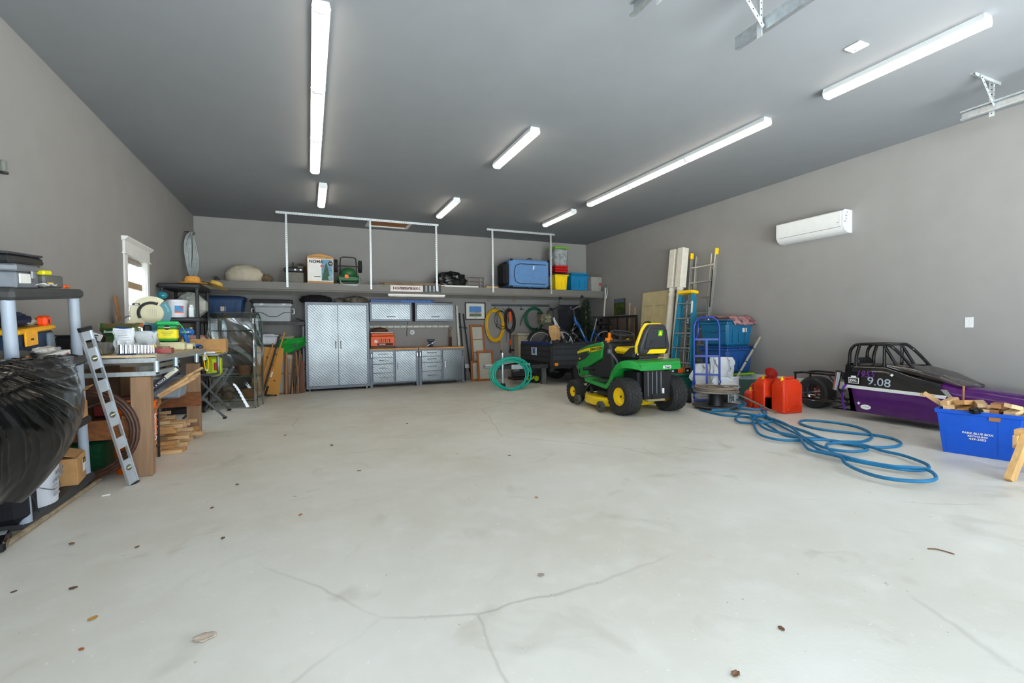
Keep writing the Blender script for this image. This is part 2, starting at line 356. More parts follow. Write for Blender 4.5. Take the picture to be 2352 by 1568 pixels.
# attic hatch
hc = thing('attic_hatch', 'ceiling attic hatch with white frame and brown wood panel', 'hatch', (1.64, 10.42, HC)); O = hc.location.copy()
b = B(O); x0, x1, y0, y1 = 1.18, 2.1, 10.12, 10.74; f = .07
b.bb(x0, x1, y0, y0+f, HC-.025, HC).bb(x0, x1, y1-f, y1, HC-.025, HC).bb(x0, x0+f, y0+f, y1-f, HC-.025, HC).bb(x1-f, x1, y0+f, y1-f, HC-.025, HC).obj('frame', 'white_paint', hc)
B(O).bb(x0+f, x1-f, y0+f, y1-f, HC-.006, HC-.001).obj('panel', mat('hatch_wood', 'a0622a', .6, var=.2, scale=6, stretch=(1, 8, 1)), hc)
# ---- perforated steel
def perf(name, axis):
    m = mat(name, 'c3cacd', .35, .7, var=.06); N, L, p = nodes_of(m); tc = [n for n in N if n.type == 'TEX_COORD'][0]
    wv = N.new('ShaderNodeTexWave'); wv.wave_type = 'BANDS'; wv.bands_direction = axis; wv.inputs['Scale'].default_value = 8
    L.new(tc.outputs['Object'], wv.inputs['Vector'])
    r = N.new('ShaderNodeValToRGB'); L.new(wv.outputs['Fac'], r.inputs[0]); r.color_ramp.elements[0].position = .1; r.color_ramp.elements[0].color = (.12, .12, .12, 1); r.color_ramp.elements[1].position = .3; r.color_ramp.elements[1].color = (1, 1, 1, 1)
    mx = N.new('ShaderNodeMix'); mx.data_type = 'RGBA'; mx.blend_type = 'MULTIPLY'; mx.inputs[0].default_value = 1
    src = p.inputs['Base Color'].links[0].from_socket; L.remove(p.inputs['Base Color'].links[0]); L.new(src, mx.inputs[6]); L.new(r.outputs[0], mx.inputs[7]); L.new(mx.outputs[2], p.inputs['Base Color'])
    return m
m_pz = mat('perforated_post_steel', 'cdd3d6', .4, .55, var=.06); m_px = m_pz
def holes(b, p0, p1, n, r, nrm):
    p0 = Vector(p0); p1 = Vector(p1); nrm = Vector(nrm)
    for i in range(n):
        c = p0.lerp(p1, (i+.5)/n); b.cyl(c, c+nrm*.0012, r, n=5)
YH = 10.1; ZF0, ZF1 = 2.02, 2.2
def hang(label, xa, xb, posts, split=None):
    t = thing('storage_hanger', label, 'hanger', ((xa+xb)/2, YH, HC)); O = t.location.copy()
    segs = [(xa, split), (split, xb)] if split else [(xa, xb)]
    for s0, s1 in segs:
        r_ = B(O).bb(s0, s1-.004, YH-.02, YH+.02, HC-.005, HC-.001).bb(s0, s1-.004, YH-.02, YH-.016, HC-.045, HC-.005).obj('ceiling_rail', m_px, t)
        b = B(O); holes(b, (s0, YH-.02, HC-.024), (s1, YH-.02, HC-.024), int((s1-s0)/.045), .007, (0, -1, 0)); b.obj('slots', 'ink', r_, kind='stuff')
    for x in posts:
        q = B(O).bb(x-.018, x+.018, YH-.03, YH-.026, 2.1, HC-.01).bb(x-.018, x-.014, YH-.026, YH+.012, 2.2, HC-.01).obj('post', m_pz, t)
        b = B(O); holes(b, (x, YH-.03, 2.12), (x, YH-.03, HC-.03), 34, .007, (0, -1, 0)); b.obj('slots', 'ink', q, kind='stuff')
hang('long perforated steel ceiling rail with three hanging shelf posts', -.54, 2.66, (-.36, 1.21, 2.6), 1.22)
hang('short perforated steel ceiling rail with two hanging shelf posts beside blue crate', 3.79, 5.56, (3.92, 5.44))
# long overhead shelf
sh = thing('wall_shelf', 'long grey painted shelf running the full width of the back wall', 'shelf', (2.5, 10.6, ZF0)); O = sh.location.copy()
m_sh = mat('shelf_grey', '6d6a66', .55, var=.06, scale=4)
B(O).bb(XL+.002, XR-.002, YH+.02, YB-.002, ZF1-.03, ZF1-.004).obj('shelf_board', m_sh, sh)
B(O).bb(XL+.002, XR-.002, YH, YH+.02, ZF0+.04, ZF1).obj('fascia', m_sh, sh)
B(O).cyl((XL+.002, YH+.012, ZF0+.02), (XR-.002, YH+.012, ZF0+.02), .02, n=10).obj('nosing', m_sh, sh)
B(O).bb(XL+.002, XR-.002, YB-.04, YB-.002, ZF0, ZF1-.03).obj('ledger', m_sh, sh)
# ---- overhead door tracks
def track(x, side, label, z=3.3):
    t = thing('door_track', label, 'door track', (x, 1.2, z)); O = t.location.copy()
    pr_ = [(-.018, -.045), (.018, -.045), (.018, -.03), (.014, -.03), (.014, -.041), (-.014, -.041), (-.014, .041), (.014, .041), (.014, .03), (.018, .03), (.018, .045), (-.018, .045)]
    B(O).prism([(px*side, py) for px, py in pr_], YF+.3, 2.56, fr((x, 0, z), (1, 0, 0), (0, 0, 1), (0, 1, 0))).obj('rail', 'galv', t)
    xb = x-side*.035
    for y in (2.34, .6):
        q = B(O).bb(xb-.002, xb+.002, y-.02, y+.02, z-.085, HC-.003).bb(xb-.022, xb+.002, y-.022, y-.018, z-.02, HC-.003).obj('hanger_strap', m_pz, t)
        b = B(O); holes(b, (xb+.002*side, y, z-.08), (xb+.002*side, y, HC-.02), 7, .006, (side, 0, 0)); holes(b, (xb-.01, y-.022, z-.01), (xb-.01, y-.022, HC-.02), 6, .006, (0, -1, 0)); b.obj('bolt_holes', 'ink', q, kind='stuff')
        B(O).bb(x-.32, x+.16, y-.02, y+.02, HC-.004, HC-.001).bb(x-.32, x+.16, y-.02, y-.017, HC-.03, HC-.004).obj('ceiling_angle', m_pz, t)
        d0, d1 = Vector((xb, y-.03, z-.03)), Vector((xb-.28, y-.03, HC-.02)); u = (d1-d0).normalized()
        q = B(O).box((0, 0, 0), ((d1-d0).length, .003, .035), fr((d0+d1)/2, u, (0, 1, 0))).obj('diagonal_brace', m_pz, t)
        b = B(O); holes(b, d0+Vector((0, -.002, 0)), d1+Vector((0, -.002, 0)), 7, .006, (0, -1, 0)); b.obj('bolt_holes', 'ink', q, kind='stuff')
track(2.97, 1, 'galvanised overhead door track with a triangular hanger, nearest the lone square ceiling plate')
track(2.01, -1, 'galvanised overhead door track of the other garage door, its end just showing')
track(6.1, -1, 'galvanised overhead door track hung close to the heat pump wall')
# small fitting at the near end of the left wall
q = pX(3, 386, XL)
wb = thing('wall_bracket', 'small dark cylindrical fitting on the wall above the near shelving', 'bracket', (XL, q.y, q.z)); O = wb.location.copy()
B(O).cyl((XL+.02, q.y-.02, q.z+.05), (XL+.02, q.y-.02, q.z-.03), .02, n=14).obj('body', mat('bracket_grey', '63665f', .5), wb); B(O).cyl((XL+.024, q.y-.02, q.z-.03), (XL+.024, q.y-.02, q.z-.045), .024, n=14).obj('foot', 'black_plastic', wb)
# ================================================================ lawn tractor
m_green = mat('tractor_green', '1f8f3a', .28, var=.05, spec=.5, coat=.3); m_yel = mat('tractor_yellow', 'f3cf0a', .35, var=.04, coat=.2)
m_blk = mat('tractor_black', '2a2c30', .5, var=.08); m_tire = mat('tire_rubber', '2d2d2d', .8, var=.12, bump=.1)
def bevel(o, w, seg=3):
    md = o.modifiers.new('bevel', 'BEVEL'); md.width = w; md.segments = seg; md.limit_method = 'ANGLE'; md.angle_limit = R(30); return o
YZ = lambda x0: fr((x0, 0, 0), (0, 1, 0), (0, 0, 1), (1, 0, 0))
tr = thing('lawn_tractor', 'green and yellow ride on lawn tractor with black seat back', 'lawn tractor', (4.43, 5.30, 0))
hood = [(1.54, .83), (1.50, .87), (1.2, .95), (.83, 1.01), (.78, .96), (.84, .75), (1.23, .59), (1.26, .46), (1.47, .40), (1.53, .44), (1.55, .62), (1.56, .74)]
bevel(B().prism(hood, -.25, .25, YZ(0)).obj('hood', m_green, tr), .05, 4)
for sg in (-1, 1):
    st = [(1.53, .835), (1.2, .90), (.80, .945), (.815, .885), (1.12, .835), (1.2, .86), (1.53, .80)]
    s_ = B().prism(st, 0, .004*sg, YZ(.25*sg)).obj('hood_stripe', m_yel, tr)
    if sg < 0: txt('JOHN DEERE', .062, fr((-.256, .96, .893), (0, -1, .11), (0, .11, 1)), 'ink', s_, sx=.95, bold=.001)
    B().prism([(1.545, .78), (1.25, .84), (1.16, .80), (1.3, .72), (1.5, .66), (1.55, .68)], 0, .004*sg, YZ(.2502*sg)).obj('side_grille', m_blk, tr)
    B().prism([(1.44, .70), (1.48, .71), (1.48, .735), (1.44, .72)], .004*sg, .006*sg, YZ(.25*sg)).obj('model_badge', m_yel, tr)
    B().prism([(1.46, .47), (1.49, .47), (1.48, .55), (1.45, .54)], 0, .003*sg, YZ(.2505*sg)).obj('hood_slot', 'ink', tr)
B().bb(-.19, .19, 1.545, 1.568, .48, .72).obj('front_grille', m_blk, tr)
for sg in (-1, 1): B().rbox((sg*.15, 1.56, .77), (.12, .03, .05), .012).obj('headlight', 'chrome', tr)
cons = [(.85, 1.03), (.84, .75), (1.23, .59), (1.25, .46), (.95, .42), (.6, .44), (.55, .6), (.62, .85), (.64, .98), (.68, 1.0)]
bevel(B().prism(cons, -.225, .225, YZ(0)).obj('console', m_blk, tr), .035)
B().rbox((0, .74, 1.02), (.38, .22, .035), .015).obj('dashboard', mat('dash_grey', '4b4a45', .6), tr)
for x, y in ((-.1, .72), (.1, .76), (.12, .66)): B().cyl((x, y, 1.035), (x, y, 1.055), .025, .02).obj('dash_knob', m_yel if x > .1 else m_blk, tr)
oc = B().rbox((-.17, .72, 1.10), (.045, .05, .1), .012).rbox((-.185, .72, 1.045), (.1, .08, .05), .012).rbox((-.19, .72, .98), (.05, .05, .09), .012).obj('orange_clip', mat('clip_orange', 'f28a12', .4), tr)
B().cyl((0, .70, .97), (0, .65, 1.1), .05, .035, 14).obj('steering_column', m_blk, tr)
Msw = fr((0, .63, 1.135), (1, 0, 0), (0, .97, .24)); rw = .17
sw = B().tube([(rw*math.cos(i*PI/16), rw*math.sin(i*PI/16), 0) for i in range(32)], .016, 8, True, M=Msw).obj('steering_wheel', m_blk, tr)
b = B(); [b.box((math.cos(a)*.09, math.sin(a)*.09, -.01), (.19, .035, .014), Msw @ Matrix.Rotation(0, 4, 'Z'), rz=a) for a in (PI/2+.2, -PI/6, PI+PI/6)]; b.cyl((0, 0, -.03), (0, 0, .006), .045, n=16, M=Msw); b.obj('spokes', m_blk, sw)
# body / fenders
prof = [(.93, .455), (.9, .44), (.46, .40), (.38, .385), (.3, .46), (.22, .60), (.12, .70), (.0, .755), (-.07, .77), (-.14, .765), (-.20, .735), (-.23, .67)]
def strip(b, pr_, x0, x1, t=.02):
    r = []
    for y, z in pr_:
        k = 1 if y > .0 else 1-.30*((.0-y)/.23)**1.5; q = lambda x: x*k if abs(x) > .3 else x
        r.append([(q(x0), y, z), (q(x1), y, z), (q(x1), y, z-t), (q(x0), y, z-t)])
    b.loft(r)
b = B(); strip(b, prof, -.49, -.2); strip(b, prof, .2, .49); strip(b, prof[5:], -.2, .2); bf = b.obj('fender_body', m_green, tr)
for sg in (-1, 1):
    lo = [(.93, .41), (.9, .395), (.46, .345), (.36, .335), (.25, .40), (.17, .54), (.09, .62), (.0, .655), (-.07, .665), (-.14, .66), (-.20, .645), (-.23, .635)]
    rr_ = []
    for (y, z), (y2, z2) in zip(prof, lo): k = 1 if y > .0 else 1-.30*((.0-y)/.23)**1.5; rr_.append([(sg*.47*k, y, z), (sg*.495*k, y, z), (sg*.495*k, y2, z2), (sg*.47*k, y2, z2)])
    B().loft(rr_).obj('fender_skirt', m_green, tr)
    B().bb(.24*sg, .44*sg, .46, .84, .421, .437).obj('foot_mat', mat('foot_rubber', '3c4038', .9, bump=.4, bscale=120), tr)
    B().cyl((sg*.22, 1.08, .58), (sg*.42, 1.08, .575), .03, n=12).obj('pedal', m_blk, tr)
B().bb(-.345, .345, -.235, -.215, .63, .70).obj('rear_skirt', m_green, tr)
pl = B().rbox((.1, -.240, .668), (.14, .012, .04), .005).obj('plate_badge', 'paper', tr); txt('Weagles', .03, fr((.1, -.248, .668), (1, 0, 0), (0, 0, 1)), 'ink', pl, bold=.001)
# seat
b = B(); b.rbox((0, .38, .857), (.46, .44, .1), .04, T(0, 0, 0, .06)); b.obj('seat_cushion', m_yel, tr)
bk = [(-.26, .86), (-.27, .98), (-.2, 1.2), (-.14, 1.29), (.14, 1.29), (.2, 1.2), (.27, .98), (.26, .86)]
Mb = fr((0, .10, 0), (1, 0, 0), (0, -.16, 1))
def seatback(h0, h1, sc, name, m, bv):
    bevel(B().prism([(x*sc, .86+(z-.86)*(sc*.5+.5)*.995) for x, z in bk], h0, h1, Mb).obj(name, m, tr), bv, 3)
seatback(-.06, -.005, 1.0, 'seat_back_cushion', m_yel, .025); seatback(-.005, .07, .96, 'seat_back_shell', m_blk, .03)
Mr = Mb @ Matrix.Translation((0, 0, .07))
b = B(); ins = [(-.19, .95), (-.15, 1.18), (-.1, 1.24), (.1, 1.24), (.15, 1.18), (.19, .95)]; b.tube([(x, z, .002) for x, z in ins], .012, 6, True, M=Mr); b.obj('shell_ridge', m_blk, tr)
B().prism([(-.11, 1.0), (-.08, 1.06), (.12, 1.06), (.15, 1.0)], -.004, .012, Mr).obj('shell_ledge', m_blk, tr)
B().prism([(-.14, .875), (-.09, .935), (.2, .935), (.17, .875)], -.002, .006, Mr).obj('seat_label', m_yel, tr)
lg = bevel(B().prism([(-.035, -.04), (.035, -.04), (.035, .04), (-.035, .04)], 0, .006, Mr @ Matrix.Translation((.06, 1.16, 0))).obj('emblem', mat('emblem_green', '4fae1f', .35), tr), .006)
B().prism([(-.026, -.024), (.02, -.024), (.026, -.014), (-.008, -.012), (.01, .002), (.022, .0), (.02, .01), (.004, .012), (-.004, .028), (-.012, .026), (-.008, .008), (-.02, -.004)], .006, .009, Mr @ Matrix.Translation((.06, 1.16, 0))).obj('emblem_mark', mat('emblem_yellow', 'ffe800', .4), lg)
b = B(); b.prism([(.06, .80), (.32, .80), (.26, .84), (.12, .93), (.06, .94)], -.25, -.21, YZ(0)).prism([(.06, .80), (.32, .80), (.26, .84), (.12, .93), (.06, .94)], .21, .25, YZ(0)); b.obj('seat_frame', m_blk, tr, kind='stuff')
B().rbox((0, .25, .80), (.34, .5, .05), .012).obj('seat_pan', m_blk, tr)
b = B(); b.cyl((-.12, .12, .78), (-.12, .12, .84), .03, n=10).cyl((.12, .12, .78), (.12, .12, .84), .03, n=10); b.obj('seat_spring', 'steel', tr, kind='stuff')
B().box((0, 0, 0), (.02, .1, .012), T(.13, -.1, .79, 0, 0, .6)).obj('wood_chip', 'wood_pale', tr)
lvr = B().tube([(-.3, .3, .62), (-.33, .33, .75), (-.36, .42, .85)], .014, 8).rbox((-.37, .45, .87), (.06, .08, .07), .02).obj('lever', mat('lever_grey', '55585c', .4), tr)
# teal-handled tool on the seat
tl = thing('cordless_tool', 'teal and black cordless tool handle sticking up behind the tractor seat', 'tool', (4.62, 5.58, .925)); tl.scale = (.84,)*3
B().rbox((0, 0, .16), (.16, .05, .33), .02).obj('body', 'black_plastic', tl)
B().tube([(-.06, 0, .31), (-.07, 0, .42), (.0, 0, .45), (.07, 0, .43), (.07, 0, .33)], .016, 8, k=3).obj('handle', 'black_plastic', tl); B().rbox((-.02, -.005, .38), (.07, .05, .06), .015).obj('switch_grip', mat('teal_tool', '12808c', .4), tl)
# chassis and rear
b = B(); b.bb(-.12, .12, -.2, 1.45, .2, .3).bb(-.3, .3, -.1, .2, .22, .6); b.obj('chassis', mat('chassis_dark', '1b1b1d', .6), tr, kind='stuff')
rp = B().bb(-.25, .10, -.18, -.165, .24, .64).obj('rear_guard', mat('guard_black', '1e1d1e', .4), tr)
for i in range(4): B().rbox((-.185+i*.075, -.185, .44), (.012, .012, .34), .004).obj('guard_rib', 'steel', rp)
B().rbox((.075, -.188, .32), (.035, .01, .1), .004).obj('warning_tag', 'paper', tr)
B().rbox((-.06, -.17, .215), (.3, .1, .03), .012).obj('hitch_plate', mat('hitch_tan', '9c8f70', .7), tr)
B().cyl((-.3, 0.05, .25), (.3, .05, .25), .03).obj('rear_axle', 'steel', tr)
def wheel(name, x, y, r, w, rim, nl):
    M = fr((x, y, r), (0, 1, 0), (0, 0, 1), (1, 0, 0)); sg = 1 if x > 0 else -1
    hw = w/2; pf = [(rim*.96, -hw*.75), (rim*1.12, -hw*.92), (r*.86, -hw*1.0), (r*.955, -hw*.82), (r*.985, -hw*.5), (r*.99, 0), (r*.985, hw*.5), (r*.955, hw*.82), (r*.86, hw*1.0), (rim*1.12, hw*.92), (rim*.96, hw*.75)]
    t = B().lathe(pf, 36, M, caps=False).obj('tire', m_tire, tr)
    b = B()
    for k in range(nl):
        for j, zz in enumerate((-.78, -.42, -.06, .3, .66)):
            a = 2*PI*(k+(j % 2)*.5)/nl; rr = r*(.985 if abs(zz) < .6 else .955)
            b.box((0, 0, 0), (.012, 2*PI*r/nl*.72, w*.15), M @ Matrix.Rotation(a, 4, 'Z') @ Matrix.Translation((rr, 0, zz*hw+.04*hw)) @ Matrix.Rotation(.35*(1 if j % 2 else -1), 4, 'X'))
    b.obj('tread', m_tire, t, kind='stuff')
    d = .35*hw; pf = [(rim*.98, .8*hw), (rim*.93, .82*hw), (rim*.86, .45*hw), (rim*.6, .25*hw), (rim*.3, .3*hw), (rim*.26, .5*hw), (.002, .5*hw)]
    rm = B().lathe([(rim*.98, -.75*hw)]+[(a, z*1) for a, z in pf], 28, M if sg > 0 else M @ Matrix.Scale(-1, 4, (0, 0, 1)), caps=False).lathe([(rim*.9, .7*hw), (rim*.84, .1*hw), (rim*.3, .0), (.002, 0)], 24, M if sg < 0 else M @ Matrix.Scale(-1, 4, (0, 0, 1)), caps=False).obj('rim', m_yel, tr)
    B().cyl((0, 0, -hw*.3), (0, 0, hw*.52), .018, n=8, M=M if sg > 0 else M @ Matrix.Scale(-1, 4, (0, 0, 1))).obj('hub', 'ink', rm)
for x in (-.40, .40): wheel('rear', x, .05, .26, .25, .13, 26)
for x in (-.41, .41): wheel('front', x, 1.33, .19, .16, .085, 22)
B().cyl((-.38, 1.33, .19), (.38, 1.33, .19), .02).bb(-.3, .3, 1.3, 1.36, .2, .27).obj('front_axle', mat('axle_dark', '242424', .6), tr, kind='stuff')
B().tube([(-.2, 1.2, .33), (-.33, 1.2, .22), (-.36, 1.0, .2), (-.3, .8, .22)], .008, 6).obj('deck_link', 'steel', tr)
# mower deck
dk = [(-.53, .42), (-.55, .6), (-.53, .85), (-.44, 1.02), (-.25, 1.08), (.0, .98), (.25, 1.08), (.44, 1.02), (.53, .8), (.53, .3), (.1, .22), (-.4, .22)]
d = bevel(B().prism(dk, .07, .2).obj('mower_deck', m_yel, tr), .025)
bevel(B().prism([(-.42, .42), (-.4, .75), (-.15, .8), (.3, .8), (.4, .4)], .2, .28).obj('deck_cover', m_blk, d), .03)
B().rbox((-.36, .94, .25), (.04, .05, .12), .01).obj('deck_post', m_blk, d)
for x, y, z in ((-.575, .38, .085), (-.545, 1.06, .095)):
    w_ = B().cyl((x-.025, y, z), (x+.025, y, z), .075, n=18).obj('gauge_wheel', mat('gauge_wheel_grey', '4d4d47', .7), tr); B().cyl((x-.03, y, z), (x+.03, y, z), .022, n=10).obj('axle_bolt', 'ink', w_)
# ================================================================ left wall: near shelving
m_resin = mat('resin_dark', '3a3b3c', .6, var=.1); m_resin2 = mat('resin_black', '26272b', .55, var=.08); m_postg = mat('post_grey', '9ba6b4', .45, var=.05)
def resin_shelf(name, label, loc, rot, wx, wy, levels, ms, mp, pr=.03, inset=.05, extra=0):
    t = thing(name, label, 'shelving', loc, rot=rot)
    for i, z in enumerate(levels):
        B().rbox((0, 0, z), (wx, wy, .07), .02).obj('shelf', ms, t)
    for i in range(len(levels)-1):
        for sx in (-1, 1):
            for sy in (-1, 1):
                x, y = sx*(wx/2-inset), sy*(wy/2-inset)
                B().cyl((x, y, levels[i]+.03), (x, y, levels[i+1]-.03), pr, n=14).obj('post', mp, t)
    return t
S1 = T(-1.80, 4.25, 0, .085); S1r = (.085, 0, 0)
resin_shelf('resin_shelving', 'black plastic shelving with grey posts holding toolboxes, behind the black garbage bag', S1.translation, S1r, .46, .95, [.04, .50, .97, 1.47], m_resin, m_postg, .032)
def on1(x, y, z): return S1 @ Vector((x, y, z))
def th1(name, label, cat, x, y, z, rz=0, group=None): return thing(name, label, cat, on1(x, y, z), rot=(.085, 0, rz), group=group)
TOP, TH, SE, BO = 1.507, 1.007, .537, .077
# top shelf
t = th1('metal_toolbox', 'grey metal toolbox with silver latch lying on the top shelf', 'toolbox', .08, -.22, TOP, .1)
B().rbox((0, 0, .05), (.22, .34, .10), .008).obj('body', mat('tb_grey', '7d828a', .35, .5), t); B().rbox((0, 0, .125), (.23, .35, .045), .01).obj('lid', mat('tb_grey2', '8c9098', .35, .5), t); B().rbox((.118, .06, .085), (.012, .05, .05), .004).obj('latch', 'galv', t); B().rbox((.115, -.06, .06), (.008, .16, .06), .003).obj('label_card', 'paper', t)
t = th1('flat_case', 'wide flat black plastic case lying across the metal toolbox', 'case', .03, -.22, TOP+.151, .08)
B().rbox((0, 0, .025), (.32, .48, .05), .012, taper=(1.06, 1.06)).obj('tray', 'black_plastic', t); B().rbox((0, 0, .058), (.33, .5, .014), .006).obj('lid', mat('case_lid', '3b3e42', .5), t)
t = th1('grey_case', 'small grey plastic case with yellow trim beside the black pot', 'case', .09, .14, TOP, -.1)
B().rbox((0, 0, .045), (.2, .22, .09), .012).obj('body', mat('case_grey', '5a5b58', .5), t); B().rbox((.101, -.05, .03), (.004, .06, .02), .001).obj('yellow_mark', 'yellow_plastic', t); B().rbox((.05, -.06, .105), (.1, .09, .03), .008).obj('yellow_pouch', mat('pouch_yel', 'd8d012', .5), t)
t = th1('cordless_driver', 'black and orange power tool lying on the grey case', 'power tool', .04, .13, TOP+.122, .1)
B().cyl((0, -.1, .03), (0, .12, .03), .028, .022, 12).obj('barrel', 'black_plastic', t); B().rbox((0, -.1, .015), (.05, .12, .03), .01).obj('grip', mat('tool_orange', 'c8401c', .4), t)
t = th1('black_pot', 'round black plastic pot at the end of the top shelf', 'pot', -.06, .30, TOP)
B().lathe([(.075, 0), (.095, .145), (.105, .145), (.105, .155), (.09, .155), (.072, .012), (.001, .012)], 24).obj('pot', 'black_plastic', t)
t = th1('screwdriver', 'orange handled screwdriver on the shelf edge beside the black pot', 'screwdriver', .17, .28, TOP, .1)
B().cyl((0, .03, .014), (0, .14, .014), .014, .012, 10).obj('handle', 'orange_plastic', t); B().cyl((0, -.12, .012), (0, .03, .012), .004, n=8).obj('shaft', 'chrome', t)
t = th1('paper_stack', 'crumpled white paper on the front edge of the top shelf', 'paper', .19, -.02, TOP)
B().grid(lambda u, v: (u*.07-.03, v*.16-.08, .004+.02*abs(math.sin(v*5+u*2))+.012*u), 5, 8).obj('sheet', 'paper', t, solid=.002)
# third shelf
t = th1('tool_tote', 'navy blue toolbox with yellow lid and yellow latch', 'toolbox', -.05, .12, TH, .05)
m_navy = mat('navy_plastic', '122a48', .45); B().rbox((0, 0, .10), (.26, .52, .20), .015, taper=(.92, .95)).obj('body', m_navy, t); B().rbox((0, 0, .215), (.28, .56, .035), .012).obj('lid', mat('tote_yellow', 'f0b010', .4), t)
la = B().rbox((.138, -.12, .165), (.012, .17, .10), .004).obj('latch', mat('tote_yellow2', 'f0a80a', .4), t); B().rbox((.145, -.12, .16), (.004, .035, .012), .001).obj('latch_slot', 'ink', la)
B().rbox((.132, .18, .09), (.03, .09, .18), .012).obj('side_rib', mat('rib_grey', '66727c', .5), t)
t = th1('rag_bundle', 'bundle of navy and grey rags on the yellow toolbox lid', 'rags', -.06, .14, TH+.234)
B().ell((0, -.03, .05), (.10, .13, .055), 16, 10, amp=.35, seed=3, flat=0).obj('navy_rag', mat('rag_navy', '23283c', .9), t); B().ell((.05, .05, .035), (.06, .08, .035), 14, 8, amp=.4, seed=5, flat=0).obj('grey_rag', mat('rag_grey', '9a9688', .9), t)
t = th1('tape_measure', 'bright orange tape case on the yellow toolbox lid', 'tape measure', .06, .27, TH+.234); B().rbox((0, 0, .035), (.06, .09, .07), .015).obj('case', mat('tape_orange', 'fb4a12', .4), t); B().rbox((.031, 0, .03), (.003, .012, .03), .001).obj('lock', 'ink', t)
t = th1('wood_block', 'small wooden block leaning on the yellow toolbox lid', 'wood', .06, -.12, TH+.236, .2); B().box((0, 0, .035), (.03, .09, .06), T(0, 0, 0, .3)).obj('block', 'wood_mid', t)
t = th1('grey_hardcase', 'charcoal tool case with a yellow label in front of the navy toolbox', 'case', .11, -.26, TH+.001, .05); B().prism([(-.15, 0), (.14, 0), (.16, .04), (.1, .1), (-.15, .13)], -.04, .04, fr((0, 0, 0), (0, 1, 0), (0, 0, 1))).obj('body', mat('hardcase', '4c4a46', .6), t)
q = B().rbox((.042, .06, .045), (.004, .065, .045), .001).obj('yellow_label', mat('label_yel', 'f2c21a', .5), t); txt('DEWALT', .014, fr((.045, .06, .055), (0, 1, 0), (0, 0, 1)), 'ink', q)
t = th1('carton_stack', 'small open brown carton at the end of the shelf near the garbage bag', 'carton', .17, -.27, TH+.001); B().rbox((0, 0, .03), (.07, .14, .055), .003).box((.02, 0, .066), (.05, .12, .004), T(0, 0, 0, 0, .2)).obj('box', 'cardboard', t)
t = th1('white_carton', 'flat white carton with printed end on the shelf', 'carton', .165, .06, TH+.001); B().rbox((0, 0, .03), (.09, .36, .06), .003).obj('box', 'paper', t); B().bb(.0455, .047, .09, .17, .012, .05).obj('printed_end', mat('print_beige', 'd6cfc4', .6), t); B().bb(.047, .048, .105, .145, .028, .042).obj('red_print', mat('print_red', 'a03048', .6), t); B().bb(.047, .048, .10, .165, .016, .022).obj('dark_print', 'grey_plastic', t)
t = th1('newspaper_roll', 'crumpled grey newspaper on the white carton', 'newspaper', .165, .02, TH+.063); B().ell((0, -.04, .022), (.05, .12, .024), 16, 8, amp=.45, fq=4, seed=9, flat=0).obj('bundle', mat('newsprint', 'b9b5ad', .8, var=.25, scale=40), t); B().cyl((0, .04, .014), (0, .17, .014), .014, .012).obj('roll', 'grey_plastic', t)
t = th1('metal_cabinet_box', 'grey metal parts box standing behind the shelving post', 'box', -.12, .44, TH+.001); B().rbox((0, .05, .11), (.2, .14, .22), .006).obj('box', mat('box_grey', '6b747d', .45, .4), t); B().rbox((0, .05, .225), (.21, .15, .014), .003).obj('lid', mat('box_grey_lid', '3c4046', .45, .4), t)
# second and bottom shelves
t = th1('flattened_carton', 'torn open brown carton on the second shelf', 'carton', .12, .2, SE+.001); B().rbox((0, 0, .06), (.22, .40, .12), .003).obj('box', 'cardboard', t); B().box((.08, .18, .15), (.16, .34, .004), T(0, 0, 0, .1, -.25)).obj('flap', 'cardboard', t)
t = th1('polish_bucket', 'white pail with printed grey text on the bottom shelf', 'bucket', .10, -.12, BO)
B().lathe([(.115, 0), (.13, .26), (.138, .262), (.138, .285), (.13, .29), (.001, .29)], 28).obj('pail', mat('pail_white', 'cfd2da', .4, var=.03), t)
B().tube([(.128*math.cos(a), .128*math.sin(a), .16-.07*math.sin((a+1.2)/2.4*PI)) for a in [-1.2+2.4*i/14 for i in range(15)]], .003, 6).obj('bail', 'steel', t)
for k, s_ in enumerate(('COMPOUND', 'POLISHING')): txt(s_, .034, fr((.136, .01, .215-k*.04), (-.15, 1, 0), (0, 0, 1)), 'grey_plastic', t)
for k in range(4): B().bb(.133, .136, -.08, -.01, .15-k*.03, .165-k*.03).obj('printed_lines', mat('print_grey', 'a5a8ac', .6), t)
t = th1('brown_carton', 'brown cardboard carton with a small label on the bottom shelf', 'carton', .12, .25, BO, .1); B().rbox((0, 0, .10), (.2, .2, .20), .003).obj('box', 'cardboard', t); B().box((-.02, .0, .205), (.1, .2, .003), T(0, 0, .02, 0, .3)).obj('flap', 'cardboard', t); q = B().bb(.1005, .102, .02, .08, .06, .16).obj('label', 'paper', t); B().bb(.102, .103, .02, .08, .125, .16).obj('label_band', mat('band_dark', '3c2a12', .5), q); B().cyl((.103, .05, .142), (.104, .05, .142), .009).obj('label_dot', 'yellow_plastic', q)
t = th1('black_duffel', 'dark soft bag sitting at the near end of the bottom shelf', 'bag', .06, -.40, BO); B().rbox((0, 0, .13), (.3, .2, .26), .05).obj('bag', mat('duffel', '15161c', .8, bump=.4, bscale=80), t); B().tube([(.152, -.06, .24), (.155, 0, .12), (.152, .05, .03)], .004, 6).obj('seam', mat('seam', '2a2c33', .7), t)
